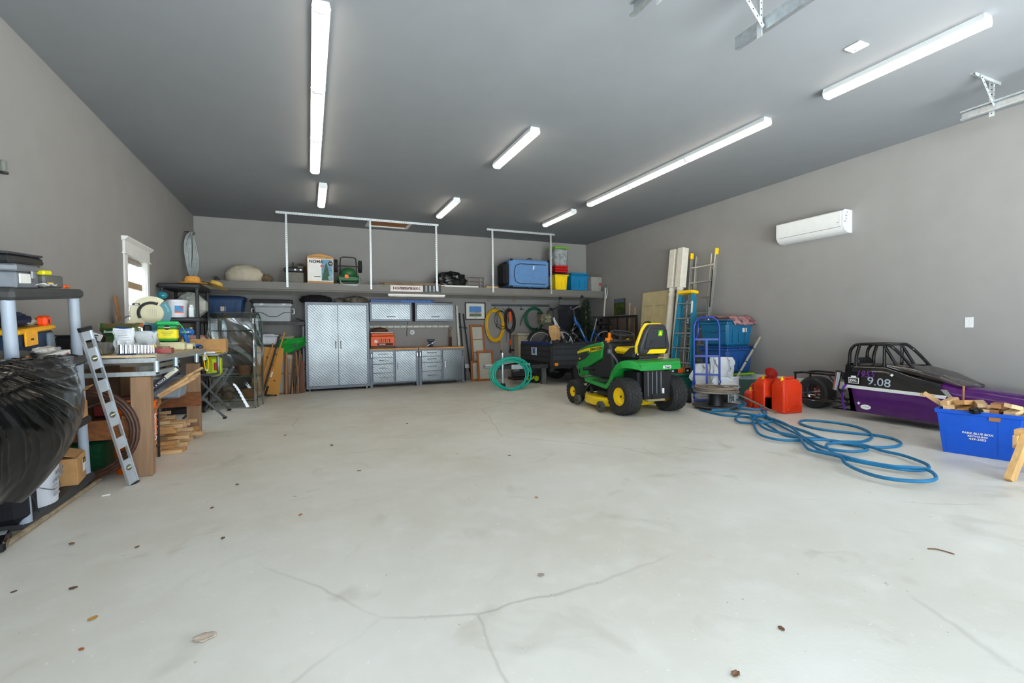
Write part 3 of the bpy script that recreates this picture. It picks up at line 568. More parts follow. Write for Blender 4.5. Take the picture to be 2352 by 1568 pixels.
# mat under shelving
M = thing('floor_mat', 'dirty tan floor mat with a rolled edge under the near shelving', 'mat', (-1.79, 4.12, 0)); O = M.location.copy(); m_mat = mat('mat_tan', '8a7b66', .85, var=.2, scale=12, bump=.3)
B(O).bb(-2.02, -1.58, 3.38, 4.78, 0, .008).obj('sheet', m_mat, M); B(O).tube([(-1.575, y, .016) for y in (3.38, 3.8, 4.2, 4.5, 4.79)], .017, 8, k=3).obj('rolled_edge', mat('mat_edge', '94846c', .8, var=.25, scale=15), M)
t = thing('blister_pack', 'black packaged item lying on the floor mat', 'package', (-1.61, 3.50, .009), .3); B().rbox((0, 0, .03), (.10, .22, .06), .012).obj('pack', mat('gloss_black', '121214', .12, var=.1), t); B().rbox((.0, .06, .0605), (.07, .06, .004), .001).obj('card', 'grey_plastic', t)
for o_ in ('blister_pack',): pass
# garbage bag hung over the shelf edge
m_bag = mat('bag_film', '08090b', .17, var=.2, spec=.5, coat=0, bump=.12, bscale=14, stretch=(1, .8, .45))
def bagpt(u, v):
    # u across (0 near, 1 far end), v down
    tw = 1-v; yl = 3.02+.10*v
    yr = 4.15-.05*math.sin(v*PI)-.62*max(0, v-.55)**1.25*1.7-.05*v
    y = yl+(yr-yl)*u
    bulge = .05+.20*math.sin(PI*min(1, v*.96+.02))**.7*(math.sin(PI*min(1, max(0, u*.93+.05)))**.6)
    zb = .30+.18*max(0, u-.55)**1.3*2.2+.03*math.sin(u*9)
    z = 1.045-(1.045-zb)*v
    d = Vector((u*2.2+.3, v*1.6+.4, 0)); ang = math.atan2(d.y, d.x)*26+noise.noise(Vector((u*4, v*4, 1)))*3.2
    a2 = math.atan2(v*1.0+.08, u*1.15+.02)
    rg = 1-abs(math.sin(a2*15+1.6*noise.noise(Vector((u*2.5, v*2.5, 1))))); rg2 = 1-abs(math.sin(a2*24+2.2*noise.noise(Vector((u*3, v*3, 5)))))
    rad = math.hypot(u*1.15, v); amp = max(0, 1-abs(rad-.42)*1.9)
    cr = (.030*rg**4*(.4+.8*noise.noise(Vector((a2*6, 1, 0))))+.02*rg2**4*(.5+noise.noise(Vector((a2*9, 4, 0)))))*amp+.012*max(0, 1-v*3)*(1-abs(math.sin(v*34+2*noise.noise(Vector((u*3, v*3, 2))))))**2+.018*noise.noise(Vector((u*3, v*3, 8)))+.003*noise.noise(Vector((u*14, v*12, 1)))
    return y, z, bulge+cr
t = thing('garbage_bag', 'large black plastic garbage bag hanging over the shelf edge', 'garbage bag', (-1.50, 3.7, .3)); O = t.location.copy()
def gf(u, v): y, z, d = bagpt(u, v); return (-1.545+d, y, z)
def gb(u, v): y, z, d = bagpt(1-u, v); return (-1.545, y, z)
b = B(O).grid(gf, 150, 110); b.grid(gb, 12, 12)
b.obj('bag', m_bag, t, smooth=1.4)
B(O).tube([(-1.50+.012*math.sin(i*1.3), 3.02+1.19*i/20, 1.045+.006*math.sin(i*2.1)) for i in range(21)], .012, 7).obj('rim_fold', m_bag, t)
B(O).grid(lambda u, v: (-1.54-.12*v, 3.05+1.1*u, 1.052+.006*math.sin(u*30)+.0*v), 30, 4).obj('fold_over', m_bag, t, solid=.002)
# ================================================================ spirit level
p0, p1 = Vector((-1.30, 4.60, .0)), Vector((-1.485, 4.33, 1.245)); ax = (p1-p0).normalized()
side = Vector((.86, -.5, 0)); side = (side-ax*side.dot(ax)).normalized(); wv = ax.cross(side).normalized()
t = thing('spirit_level', 'long aluminium spirit level leaning against the shelving post', 'level', p0); ML = fr((0, 0, 0), wv, ax, side)
m_al = mat('level_alu', 'c4ccd6', .3, .6, var=.05); Ln = (p1-p0).length; b = B()
for sx in (-1, 1): b.bb(sx*.037-.005, sx*.037+.005, .01, Ln-.01, -.012, .012, ML)
segs = [(.01, .17), (.24, .33), (.41, .5), (.58, .67), (.75, .83), (.93, Ln-.01)]
segs = [(.01, .22), (.32, .41), (.51, .70), (.79, .88), (.97, 1.13), (1.19, Ln-.01)]
for a, c in segs: b.bb(-.036, .036, a, c, -.004, .004, ML)
b.obj('frame', m_al, t)
for a in (.15, .60, 1.05):
    q = B().cyl((0, a, -.0065), (0, a, .0065), .024, n=20, M=ML).obj('vial_ring', 'steel', t); B().cyl((-.016, a, .008), (.016, a, .008), .005, n=8, M=ML).obj('vial', mat('vial_green', 'd8d8a0', .2), q)
for a, c in ((0, .012), (Ln-.03, Ln)): B().bb(-.043, .043, a, c, -.013, .013, ML).obj('end_cap', 'black_plastic', t)
# ================================================================ workbench
BX0, BX1, BY0, BY1, BZ = -2.02, -1.17, 4.74, 6.78, 1.02
t = thing('workbench', 'rough timber workbench with metal edged top, cluttered with tools', 'workbench', (-1.6, 5.75, 0)); O = t.location.copy()
m_top = mat('bench_top', 'c8b28c', .7, var=.15, scale=7, stretch=(4, 1, 4)); m_leg = mat('bench_leg', '94755a', .8, var=.12, scale=5, stretch=(7, 7, .7)); m_brd = mat('bench_board', '7d4a25', .6, var=.25, scale=5, stretch=(3, .6, 6))
B(O).bb(BX0, BX1, BY0, BY1, BZ-.018, BZ).obj('bench_top', m_top, t)
B(O).bb(BX1, BX1+.008, BY0, BY1, BZ-.045, BZ-.004).obj('front_edge', mat('edge_weather', '8f8c80', .7, var=.15, stretch=(1, 6, 6)), t)
for z in (BZ-.045, BZ-.155):
    B(O).bb(BX0, BX1, BY0, BY0+.04, z-.018, z+.018).obj('end_channel', 'galv', t)
    B(O).bb(BX1-.04, BX1, BY0+.04, BY1 if z > .9 else BY0+.75, z-.018, z+.018).obj('front_channel', 'galv', t)
B(O).bb(BX1-.3, BX1-.26, BY0+.7, BY1, BZ-.17, BZ-.13).obj('front_channel', 'galv', t)
for x, y in ((BX1-.001, BY0-.0), (BX1-.001, BY0+.62), (BX1-.001, BY0+1.52), (BX1-.001, BY1-.06)): 
    q = B(O).cyl((x, y+.02, BZ-.145), (x, y+.02, BZ-.05), .021, n=12).obj('corner_tube', mat('tube_blue', 'a8bcc8', .35, .4), t); B(O).cyl((x, y+.02, BZ-.16), (x, y+.02, BZ-.145), .02, n=12).obj('tube_cap', 'ink', q)
for x, y in ((-1.36, 4.80), (-1.36, 6.70), (-2.0, 4.80), (-2.0, 6.70)): B(O).rbox((x+.065, y+.045, (BZ-.18)/2 if x > -1.5 else .41), (.14, .09, BZ-.18 if x > -1.5 else .82), .006).obj('leg', m_leg, t)
B(O).bb(-2.0, -1.37, 4.82, 4.855, .33, .49).obj('end_stretcher', m_brd, t); B(O).bb(-2.0, -1.21, 6.66, 6.695, .33, .495).obj('end_stretcher', m_brd, t)
B(O).bb(-2.0, -1.45, 4.86, 6.66, .455, .475).obj('lower_shelf', mat('lower_ply', '6a4c34', .75, var=.2), t)
B(O).bb(-2.01, -1.99, 4.85, 6.7, .5, .85).obj('back_panel', mat('back_brown', '5b4636', .8), t)
# long dark box, offcuts and boards on the lower shelf
t = thing('long_box', 'long navy box with white lettering slanting under the bench top', 'box', (-1.5, 5.4, .48)); O = t.location.copy(); c_ = pY(374, 874, 5.35); Md = T(c_.x, c_.y, c_.z, 0, -.72, .12)
B(O).rbox((0, 0, 0), (.34, .07, .065), .004, Md).obj('box', mat('navy_box', '151428', .5), t); q = B(O).box((.10, -.036, .006), (.12, .002, .036), Md).obj('label_panel', mat('panel_cream', 'cfcab6', .6), t)
txt('CORA X ROCK', .03, Md @ fr((-.06, -.037, .0), (1, 0, 0), (0, 0, 1)), 'paper', t, off=O, sx=.95)
rnd = random.Random(4)
for i in range(7):
    L_ = rnd.uniform(.26, .38); c_ = pY(398+5*i, 888-4*i+(i % 3)*5, 5.5+.13*i)
    t = thing('wood_strip', 'pale wooden strip stacked aslant on the lower shelf of the workbench', 'wood', c_, group='wood strips on the bench shelf')
    B().box((0, 0, 0), (L_, rnd.uniform(.05, .11), .022), T(0, 0, 0, 0, -.55+rnd.uniform(-.12, .12), rnd.uniform(-.1, .1))).obj('strip', 'wood_pale', t)
t = thing('board', 'short thick brown board lying on the near end of the lower bench shelf', 'wood', (-1.36, 5.1, .477)); B().box((0, 0, .055), (.2, .5, .04), T(0, 0, 0, .14, 0, .1)).obj('board', 'wood_mid', t)
t = thing('red_case', 'dark red flat case on the lower bench shelf', 'case', (-1.55, 5.35, .477)); B().rbox((0, 0, .06), (.3, .55, .1), .01).obj('case', mat('dark_red', '6a1a14', .5), t)
t = thing('grey_tub', 'light grey plastic tub at the far end of the lower bench shelf', 'tub', (-1.5, 6.45, .477)); B().rbox((0, 0, .11), (.36, .34, .22), .02, taper=(.88, .88)).obj('tub', mat('tub_grey', '8d98a4', .5), t)
# offcut pile on the floor
k = 0
for row in range(8):
    for c in range(9):
        L_ = rnd.uniform(.28, .62); h = rnd.choice((.02, .026, .035, .05)); w_ = rnd.uniform(.04, .10)
        y = 5.62+c*.125+rnd.uniform(-.01, .01); x = -1.54+rnd.uniform(-.12, .14)-.02*row
        t = thing('wood_offcut', 'sawn wooden offcut in the pile under the workbench', 'wood', (x, y, .001+row*.037), group='offcuts piled under the workbench')
        B().box((0, 0, .018), (L_, w_, .034), None, rz=rnd.uniform(-.1, .1)).obj('piece', ('wood_pale', mat('wood_honey', 'b98a55', .7, var=.2, scale=9, stretch=(1, 7, 7)), mat('wood_tan', 'c2a27c', .75, var=.15, scale=9, stretch=(1, 7, 7)))[k % 3], t); k += 1
# orange buckets
m_bk = mat('bucket_orange', 'f26a12', .4, var=.04)
for i in range(3):
    t = thing('orange_bucket', 'orange pail at the bottom of the nested stack under the workbench' if i == 0 else 'orange pail nested in the stack of pails under the workbench, only its ribbed rim showing', 'bucket', (-1.41, 5.06, .0+.115*i), group='nested orange pails' if i else None)
    pf = [(.132, 0), (.147, .27), (.155, .272), (.155, .285), (.148, .288), (.149, .305), (.157, .307), (.157, .32), (.15, .322), (.152, .36), (.16, .362), (.16, .375), (.146, .375), (.144, .34), (.126, .012), (.001, .012)]
    B().lathe(pf, 28).obj('pail', m_bk, t)
    if i == 0:
        B().tube([(.15*math.cos(a), .15*math.sin(a), .33-.16*math.sin((a+1.9)/2.2*PI)) for a in [-1.9+2.2*j/14 for j in range(15)]], .0025, 6).obj('bail', 'steel', t)
        B().cyl((.1, -.115, .172), (.12, -.09, .172), .01, n=8).obj('bail_grip', 'white_plastic', t)
        B().bb(-.05, -.01, -.142, -.137, .06, .09).bb(-.06, -.03, -.146, -.14, .18, .21).bb(-.02, .0, -.15, -.143, .2, .22).obj('printed_marks', 'ink', t, kind='stuff')
    if i == 2: txt('ORANGE', .06, T(0, 0, 0) @ fr((.1535, -.04, .15), (.0, 0, 1), (-.3, -.95, 0)), 'white_plastic', t)
# coil of brown pipe
t = thing('pipe_coil', 'coil of rusty brown pipe standing between the level and the workbench leg', 'pipe coil', (-1.68, 4.77, 0)); Mc = fr((0, 0, .40), (1, .02, 0), (0, .0, 1)); m_rust = mat('rust_brown', '4b3024', .5, var=.25, spec=.4)
pts = []
for i in range(5*28+1):
    a = -PI/2+2*PI*i/28; k = i/28; rr = .375-.022*(k % 3); pts.append((rr*math.cos(a), (rr+.0)*math.sin(a), -.02+.008*k))
B().tube(pts, .013, 7, M=Mc).tube([(-.06, -.375, .03), (-.2, -.387, .05), (-.36, -.385, .03)], .012, 7, k=4, M=Mc).obj('coil', m_rust, t, kind='stuff')
# dark green crate and black stool under the bench
t = thing('green_crate', 'dark green plastic crate on the floor under the workbench', 'crate', (-1.82, 5.30, 0)); m_gc = mat('crate_green', '0d4a2a', .5); B().rbox((0, 0, .14), (.4, .5, .28), .02, taper=(.93, .95)).obj('body', m_gc, t)
for i in range(4): B().rbox((0, -.245, .06+i*.06), (.36, .012, .02), .004).obj('rib', m_gc, t)
t = thing('metal_stool', 'black metal step stool beside the orange pails', 'stool', (-1.44, 5.42, 0)); b = B().rbox((0, 0, .52), (.2, .28, .02), .006).obj('seat', 'black_plastic', t)
for x, y in ((.08, .12), (-.08, .12), (.08, -.12), (-.08, -.12)): B().cyl((x, y, 0), (x, y, .51), .011, n=10).obj('leg', 'black_plastic', t)
for x, y0, y1, z in ((.08, -.12, .12, .12), (.08, -.12, .12, .44), (-.08, -.12, .12, .12)): B().cyl((x, y0, z), (x, y1, z), .009, n=8).obj('rung', 'black_plastic', t)
# ================================================================ things on the workbench
def film(name, col, ior_f=.1, rough=.05, dens=.93):
    if name in MATS: return MATS[name]
    m = bpy.data.materials.new(name); m.use_nodes = True; MATS[name] = m; N = m.node_tree.nodes; L = m.node_tree.links; N.remove(N['Principled BSDF'])
    tr_ = N.new('ShaderNodeBsdfTransparent'); gl = N.new('ShaderNodeBsdfGlossy'); mx = N.new('ShaderNodeMixShader'); lw = N.new('ShaderNodeLayerWeight'); ad = N.new('ShaderNodeMath'); ad.operation = 'MULTIPLY_ADD'
    tr_.inputs[0].default_value = (col[0]*dens, col[1]*dens, col[2]*dens, 1); gl.inputs['Roughness'].default_value = rough; gl.inputs[0].default_value = (1, 1, 1, 1)
    lw.inputs[0].default_value = .35; L.new(lw.outputs['Facing'], ad.inputs[0]); ad.inputs[1].default_value = .35; ad.inputs[2].default_value = ior_f
    L.new(ad.outputs[0], mx.inputs[0]); L.new(tr_.outputs[0], mx.inputs[1]); L.new(gl.outputs[0], mx.inputs[2]); L.new(mx.outputs[0], N['Material Output'].inputs[0])
    return m
def bag_of(b, w, d, h, seed=0, top=.3, amp=.012):
    # pillow shaped standing bag: width w (x), depth d (y), height h, pinched at the top
    def f(u, v):
        a = 2*PI*u; k = (1-v)**.0
        prof = max(.12, math.sin(PI*min(1, max(.001, .12+v*.80)))**.5)
        ww = w/2*(1-.06*math.sin(v*5)); dd = d/2*(prof*(1-v)**top)
        n = noise.noise(Vector((math.cos(a)*2+seed, math.sin(a)*2, v*4)))*amp*4
        return (ww*abs(math.cos(a))**.6*(1 if math.cos(a) > 0 else -1)+n*.5, (dd+.004)*math.sin(a)+n*.5, h*v+(.01*noise.noise(Vector((u*6, seed, 0))) if v > .9 else 0))
    return b.grid(f, 32, 18, closeu=True)
bz = BZ+.001
t = thing('seed_bag', 'green and blue printed seed bag on the workbench', 'bag', (-1.66, 5.62, bz), -.1)
bag_of(B(), .30, .14, .28, 1).obj('bag', mat('seed_film', '1d6b35', .3, var=.3, scale=8, col2='6a4a2a'), t); B().prism([(-.02, .18), (.12, .19), (.125, .235), (-.01, .245)], -.004, .0, fr((0, -.058, 0), (1, 0, 0), (0, 0, 1))).obj('blue_panel', mat('seed_blue', '1a3ba8', .3), t)
b = B(); b.lathe([(.001, 0), (.055, 0)], 24, fr((-.06, -.064, .20), (1, 0, 0), (0, .2, 1)) @ Matrix.Scale(.6, 4, (0, 1, 0))); q = b.obj('oval_logo', mat('oval_green', '0f5a2c', .4), t); txt('Scotts', .032, fr((-.06, -.068, .20), (1, 0, 0), (0, .1, 1)), 'paper', q, bold=.0005)
t = thing('white_bag', 'small crumpled white plastic bag standing on the workbench', 'bag', (-1.475, 5.08, bz), .15); bag_of(B(), .135, .09, .225, 4, amp=.008).obj('bag', mat('white_film', 'dde2e6', .35, var=.05, bump=.4, bscale=30), t)
for i in range(5): B().bb(-.05, .05-.01*i, -.052+.004*i, -.050+.004*i, .12+.02*i, .126+.02*i).obj('printed_line', mat('line_grey', 'b0b6bc', .6), t)
t = thing('zip_bag', 'clear zip bag with a blue seal on the workbench', 'bag', (-1.40, 5.36, bz), .1); bag_of(B(), .17, .06, .2, 7).obj('bag', mat('zip_film', 'ccd3d6', .2, var=.1, alpha=.8), t); B().rbox((0, 0, .195), (.165, .012, .012), .003).obj('blue_seal', mat('zip_blue', '2a86b8', .4), t)
# sockets on their rail
t = thing('socket_rail', 'blue rail of chrome sockets standing at the near edge of the workbench', 'socket set', (-1.325, 4.86, bz)); B().bb(-.13, .13, -.02, .02, 0, .012).obj('rail', mat('rail_blue', '1d3f66', .4), t)
x = -.125
for i, r in enumerate((.015, .0145, .0135, .0125, .0115, .0105, .0095, .009, .0085, .008)):
    x += r; B().cyl((x, 0, .012), (x, 0, .085-.001*i), r, n=16).obj('socket', 'chrome', t); x += r+.0025
t = thing('clear_strip', 'small clear plastic ruler lying by the sockets', 'ruler', (-1.24, 4.79, bz), .05); B().rbox((0, 0, .006), (.14, .03, .012), .003).obj('strip', mat('clear_pl', 'c8d0d4', .1, trans=.6, var=.02), t)
t = thing('red_tray', 'red metal tray with odds and ends on the workbench', 'tray', (-1.23, 5.15, bz), .15); b = B(); b.bb(-.09, .09, -.14, .14, 0, .004).bb(-.09, -.086, -.14, .14, 0, .045).bb(.086, .09, -.14, .14, 0, .045).bb(-.09, .09, -.14, -.136, 0, .045).bb(-.09, .09, .136, .14, 0, .045); b.obj('tray', mat('tray_red', '8a1f1c', .4), t)
t = thing('yellow_screwdriver', 'yellow handled screwdriver resting on the red tray', 'screwdriver', (-1.25, 5.10, bz+.046), .3); B().ell((-.03, 0, .016), (.035, .016, .016), 12, 8).obj('handle', 'yellow_plastic', t); B().cyl((0, 0, .014), (.1, .0, .010), .004, n=8).obj('shaft', 'chrome', t)
t = thing('wood_scrap', 'small curl of wood lying in the red tray', 'wood', (-1.22, 5.20, bz+.006), .4); B().box((0, 0, .024), (.05, .08, .045), T(0, 0, 0, .2, .2)).obj('scrap', 'wood_pale', t)
t = thing('fertilizer_tub', 'green and yellow square fertilizer tub with green lid on the workbench', 'tub', (-1.37, 6.02, bz+.10), .12)
B().rbox((0, 0, .012), (.165, .165, .024), .01).obj('base_band', mat('tub_green', '14a04a', .35), t); B().rbox((0, 0, .075), (.175, .175, .105), .012).obj('label_band', mat('tub_yellow', 'f2e010', .4, var=.06), t); B().rbox((0, 0, .148), (.178, .178, .045), .012).obj('upper_band', mat('tub_green2', '10803c', .35), t); B().rbox((0, 0, .19), (.195, .195, .04), .015).obj('lid', mat('tub_green3', '1fb860', .35), t)
for fx in (0, 1):
    Mq = fr((0, -.0892, .142) if fx == 0 else (.0892, 0, .142), (1, 0, 0) if fx == 0 else (0, 1, 0), (0, 0, 1)); q = B().lathe([(.001, 0), (.025, 0), (.025, .002), (.001, .002)], 20, Mq).obj('round_logo', 'ink', t); B().box((0, 0, .003), (.05, .008, .001), Mq).obj('logo_bar', 'paper', q)
    for k in range(3): B().box((0, -.045-.016*k, .001), (.11-.02*k, .006, .001), Mq @ Matrix.Translation((0, 0, -.001))).obj('printed_line', mat('tub_print', '9aa040', .5), t)
B().tube([(.1, -.06, .19), (.14, -.05, .13), (.155, .0, .06)], .004, 6, k=4).obj('handle', mat('tub_green3', '1fb860'), t)
# cream saw base
t = thing('cast_tool', 'cream cast tool base with a slot lying on the workbench', 'tool base', (-1.30, 6.0, bz), .1); m_cr = mat('cream_plastic', 'd2cba6', .45, var=.05); B().rbox((-.06, -.02, .045), (.30, .28, .09), .02).obj('body', m_cr, t); B().rbox((.08, .24, .035), (.12, .34, .07), .012).obj('arm', m_cr, t); B().bb(.141, .143, .12, .28, .01, .035).obj('slot', 'ink', t); B().cyl((.091, -.1, .05), (.095, -.1, .05), .008).obj('hole', 'ink', t)
# mitre saw
t = thing('mitre_saw', 'cream and teal mitre saw with a round blade guard, behind the tubs on the workbench', 'mitre saw', (-1.66, 6.52, bz)); t.scale = (.78,)*3; m_teal = mat('saw_teal', '0d6a78', .25, var=.08, coat=.3); m_crm = mat('saw_cream', 'c9c3a2', .4, var=.04)
Mg = fr((.05, -.1, .53), (.94, .34, 0), (0, 0, 1)); rg = .24
def arc(r0, r1, a0, a1, n=24): return [(r1*math.cos(a0+(a1-a0)*i/n), r1*math.sin(a0+(a1-a0)*i/n)) for i in range(n+1)]+[(r0*math.cos(a1-(a1-a0)*i/n), r0*math.sin(a1-(a1-a0)*i/n)) for i in range(n+1)]
B().prism(arc(.05, rg, R(50), R(240)), -.045, .045, Mg).obj('upper_guard', m_crm, t); B().prism(arc(.05, rg*1.0, R(-150), R(48)), -.04, .04, Mg).obj('lower_guard', m_teal, t)
B().lathe([(.001, .06), (.12, .06), (.145, .05), (.15, -.02)], 30, Mg @ Matrix.Scale(1, 4)).obj('motor_cover', m_crm, t); B().tube([(.145*math.cos(a), .145*math.sin(a), .056) for a in [R(60+7.5*i) for i in range(21)]], .02, 8, M=Mg).obj('cover_groove', 'dark_plastic', t)
for i in range(6): B().bb(-.05+i*.02, -.044+i*.02, -.05, .06, .06, .064, Mg).obj('cover_rib', mat('rib_cream', 'b5b093', .5), t)
B().prism(arc(.19, .215, R(5), R(42), 6), .041, .044, Mg).obj('painted_glint', mat('saw_glint', '2d8f9c', .3), t); B().box((.1, .155, .047), (.05, .02, .003), Mg @ Matrix.Rotation(.9, 4, 'Z') @ Matrix.Translation((.05, -.12, 0))).obj('orange_sticker', mat('sticker_or', 'c87a2a', .5), t)  # paler teal arc on the lower guard: a glint put in as colour
q = B().box((-.17, .12, .047), (.085, .03, .004), Mg @ Matrix.Translation((0, 0, 0))).obj('nameplate', 'ink', t); B().box((-.165, .12, .0495), (.04, .014, .002), Mg).obj('nameplate_text', 'paper', q)
B().box((-.16, -.14, .06), (.1, .08, .03), Mg @ Matrix.Rotation(-.5, 4, 'Z') @ Matrix.Translation((.04, -.07, 0))).obj('arm_bracket', m_crm, t); B().rbox((-.14, -.17, .08), (.085, .06, .012), .003, Mg).obj('orange_label', mat('label_orange', 'b8641c', .5), t)
B().rbox((-.15, -.37, .05), (.06, .32, .06), .012, Mg).obj('arm', m_crm, t); B().rbox((-.05, -.35, .03), (.1, .36, .06), .02, Mg).obj('pivot', 'black_plastic', t)
B().tube([(-.2, -.06, .0), (-.27, -.05, .0), (-.36, -.16, .0), (-.36, -.20, 0)], .01, 8, k=4, M=Mg).obj('carry_handle', 'steel', t)
B().lathe([(.24, 0), (.24, .035), (.2, .05), (.001, .05)], 28, T(0, 0, .0)).obj('turntable', m_teal, t); B().rbox((0, .08, .05), (.5, .14, .07), .012).obj('fence_base', m_teal, t); B().ell((.15, .06, .80), (.07, .05, .06), 14, 8).obj('motor_end', m_teal, t)
# plastic bins at the near left of the bench
t = thing('clear_bin', 'scratched clear plastic bin of odds and ends on the workbench', 'bin', (-1.66, 5.0, bz)); m_cl = mat('clear_bin', '6f6c66', .15, var=.3, scale=20, alpha=.75); b = B(); b.rbox((0, 0, .055), (.24, .22, .11), .012, taper=(.9, .9)); b.obj('bin', m_cl, t); B().tube([(.1, -.13, .01), (.1, -.16, .045), (.04, -.16, .05), (.04, -.13, .01)], .004, 6).obj('wire_loop', 'chrome', t)
t = thing('black_bin', 'open black parts bin behind the clear bin on the workbench', 'bin', (-1.84, 5.30, bz)); b = B(); b.rbox((0, 0, .08), (.26, .3, .16), .015, taper=(.9, .9)).obj('bin', 'black_plastic', t); B().rbox((0, 0, .166), (.28, .32, .012), .005).obj('rim', 'dark_plastic', t); B().box((.06, -.06, .19), (.07, .002, .06), T(0, 0, 0, 0, .4)).obj('card', 'paper', t)
t = thing('white_paper_bag', 'folded white paper bag between the zip bag and the fertilizer tub', 'bag', (-1.55, 5.82, bz), .2); bag_of(B(), .2, .1, .2, 12, amp=.01).obj('bag', 'paper', t)
t = thing('glass_jar', 'ribbed clear jar beside the fertilizer tub', 'jar', (-1.42, 5.72, bz)); B().lathe([(.04, 0), (.045, .01)]+[(.045+.002*(i % 2), .02+.01*i) for i in range(9)]+[(.035, .125), (.036, .14), (.001, .14)], 20).obj('jar', mat('jar_glass', 'b5ada4', .12, trans=.35, var=.05), t)
# heat gun
t = thing('heat_gun', 'blue pistol grip heat gun standing at the far end of the workbench', 'heat gun', (-1.33, 6.62, bz), .1); m_bl = mat('gun_blue', '1d5fb0', .35)
B().rbox((0, 0, .20), (.16, .08, .08), .025).obj('body', m_bl, t); B().cyl((-.08, 0, .205), (-.14, 0, .205), .026, .022, 14).obj('nozzle', 'steel', t); B().rbox((.04, 0, .1), (.055, .05, .16), .015, T(0, 0, 0, 0, -.22) @ Matrix.Translation((-.015, 0, .01))).obj('grip', m_bl, t); B().rbox((.03, 0, .022), (.12, .09, .044), .014).obj('base', 'black_plastic', t); B().rbox((-.005, -.041, .2), (.07, .003, .02), .001).obj('nameplate', 'chrome', t)
t = thing('blue_driver', 'blue and black drill lying by the cardboard box at the far end of the workbench', 'drill', (-1.23, 6.56, bz), .2); B().cyl((-.06, 0, .03), (.05, .06, .03), .028, .024, 12).obj('body', m_bl, t); B().cyl((-.06, 0, .03), (-.12, -.03, .03), .018, .01, 10).obj('chuck', 'black_plastic', t); B().rbox((.05, .03, .02), (.05, .1, .04), .01).obj('battery', 'black_plastic', t)
# stick on the window wall
t = thing('wooden_sticks', 'narrow wooden stick leaning on the wall between shelving and window', 'stick', (-1.94, 6.70, bz)); B().bb(-.012, .012, -.02, .02, 0, .62, T(0, 0, 0, .0, -.12)).obj('stick', 'wood_mid', t)
t = thing('wooden_sticks', 'short pale wooden lath leaning beside the narrow stick on the window wall', 'stick', (-1.95, 6.79, bz)); B().bb(-.01, .01, -.03, .03, 0, .40, T(0, 0, 0, .08, -.16)).obj('stick', 'wood_pale', t)
# yellow zip cords on the bench corner
t = thing('extension_cord', 'yellow cord loop hanging from the far corner of the workbench', 'cord', (-1.13, 6.6, .85)); O = t.location.copy(); B(O).tube([(-1.15, 6.52, .93), (-1.135, 6.50, .86), (-1.13, 6.53, .77), (-1.13, 6.62, .755), (-1.13, 6.70, .78), (-1.13, 6.72, .86), (-1.14, 6.66, .935), (-1.15, 6.56, .94)], .006, 7, k=5).obj('cord', 'yellow_plastic', t); B(O).ell((-1.125, 6.60, .76), (.012, .02, .012), 10, 6).obj('plug', 'paper', t)
# ================================================================ portable saw stand beyond the bench
t = thing('saw_stand', 'grey folding tool stand with splayed tube legs and a lime green saw', 'saw stand', (-1.25, 7.5, 0)); O = t.location.copy(); m_tb = mat('tube_grey', '70757a', .4, .5)
B(O).rbox((-1.28, 7.35, .93), (.44, .72, .03), .01).obj('table', mat('stand_alu', 'a7abb0', .35, .6), t)
for a, c in (((-1.55, 7.75, .72), (-1.16, 8.46, .02)), ((-1.62, 7.25, .72), (-1.11, 7.68, .02)), ((-1.0, 7.75, .72), (-1.5, 8.46, .02)), ((-1.0, 7.15, .72), (-1.6, 7.5, .02))):
    q = B(O).cyl(a, c, .016, n=10).obj('leg', m_tb, t); B(O).rbox((c[0], c[1], .012), (.05, .08, .024), .008).obj('foot', 'black_rubber', q)
B(O).tube([(-1.08, 7.05, .9), (-1.08, 7.05, .74), (-1.1, 7.1, .68), (-1.3, 7.2, .66), (-1.55, 7.2, .66)], .018, 8, k=4).obj('front_frame', m_tb, t); B(O).cyl((-1.06, 7.7, .7), (-1.56, 7.7, .7), .016).obj('cross_bar', m_tb, t)
m_li = mat('lime', 'bfd40a', .4); q = B(O).rbox((-1.16, 7.28, .77), (.17, .18, .25), .03).obj('motor_housing', m_li, t); B(O).rbox((-1.12, 7.18, .77), (.05, .02, .1), .008).obj('red_switch', 'red_plastic', q); B(O).rbox((-1.20, 7.185, .78), (.06, .01, .16), .004).obj('housing_panel', mat('lime_d', '9fb010', .5), q)
t = thing('cardboard_box', 'flat brown cardboard box on the saw stand', 'box', (-1.24, 7.42, .948), .05); B().rbox((0, 0, .09), (.42, .30, .18), .003).obj('box', 'cardboard', t)
t = thing('yellow_cable', 'yellow cable lying coiled across the saw stand', 'cable', (-1.22, 7.1, .947)); B().tube([(-.2+.02*i, .05*math.sin(i*1.1)-.0, .008+.006*(i % 3)) for i in range(18)], .006, 7, k=3).tube([(-.15, .02, .012), (.0, .06, .016), (.16, .02, .012), (.2, -.05, .008)], .006, 7, k=5).obj('cable', 'yellow_plastic', t); B().rbox((.05, -.05, .012), (.12, .03, .022), .004).obj('white_block', 'paper', t)
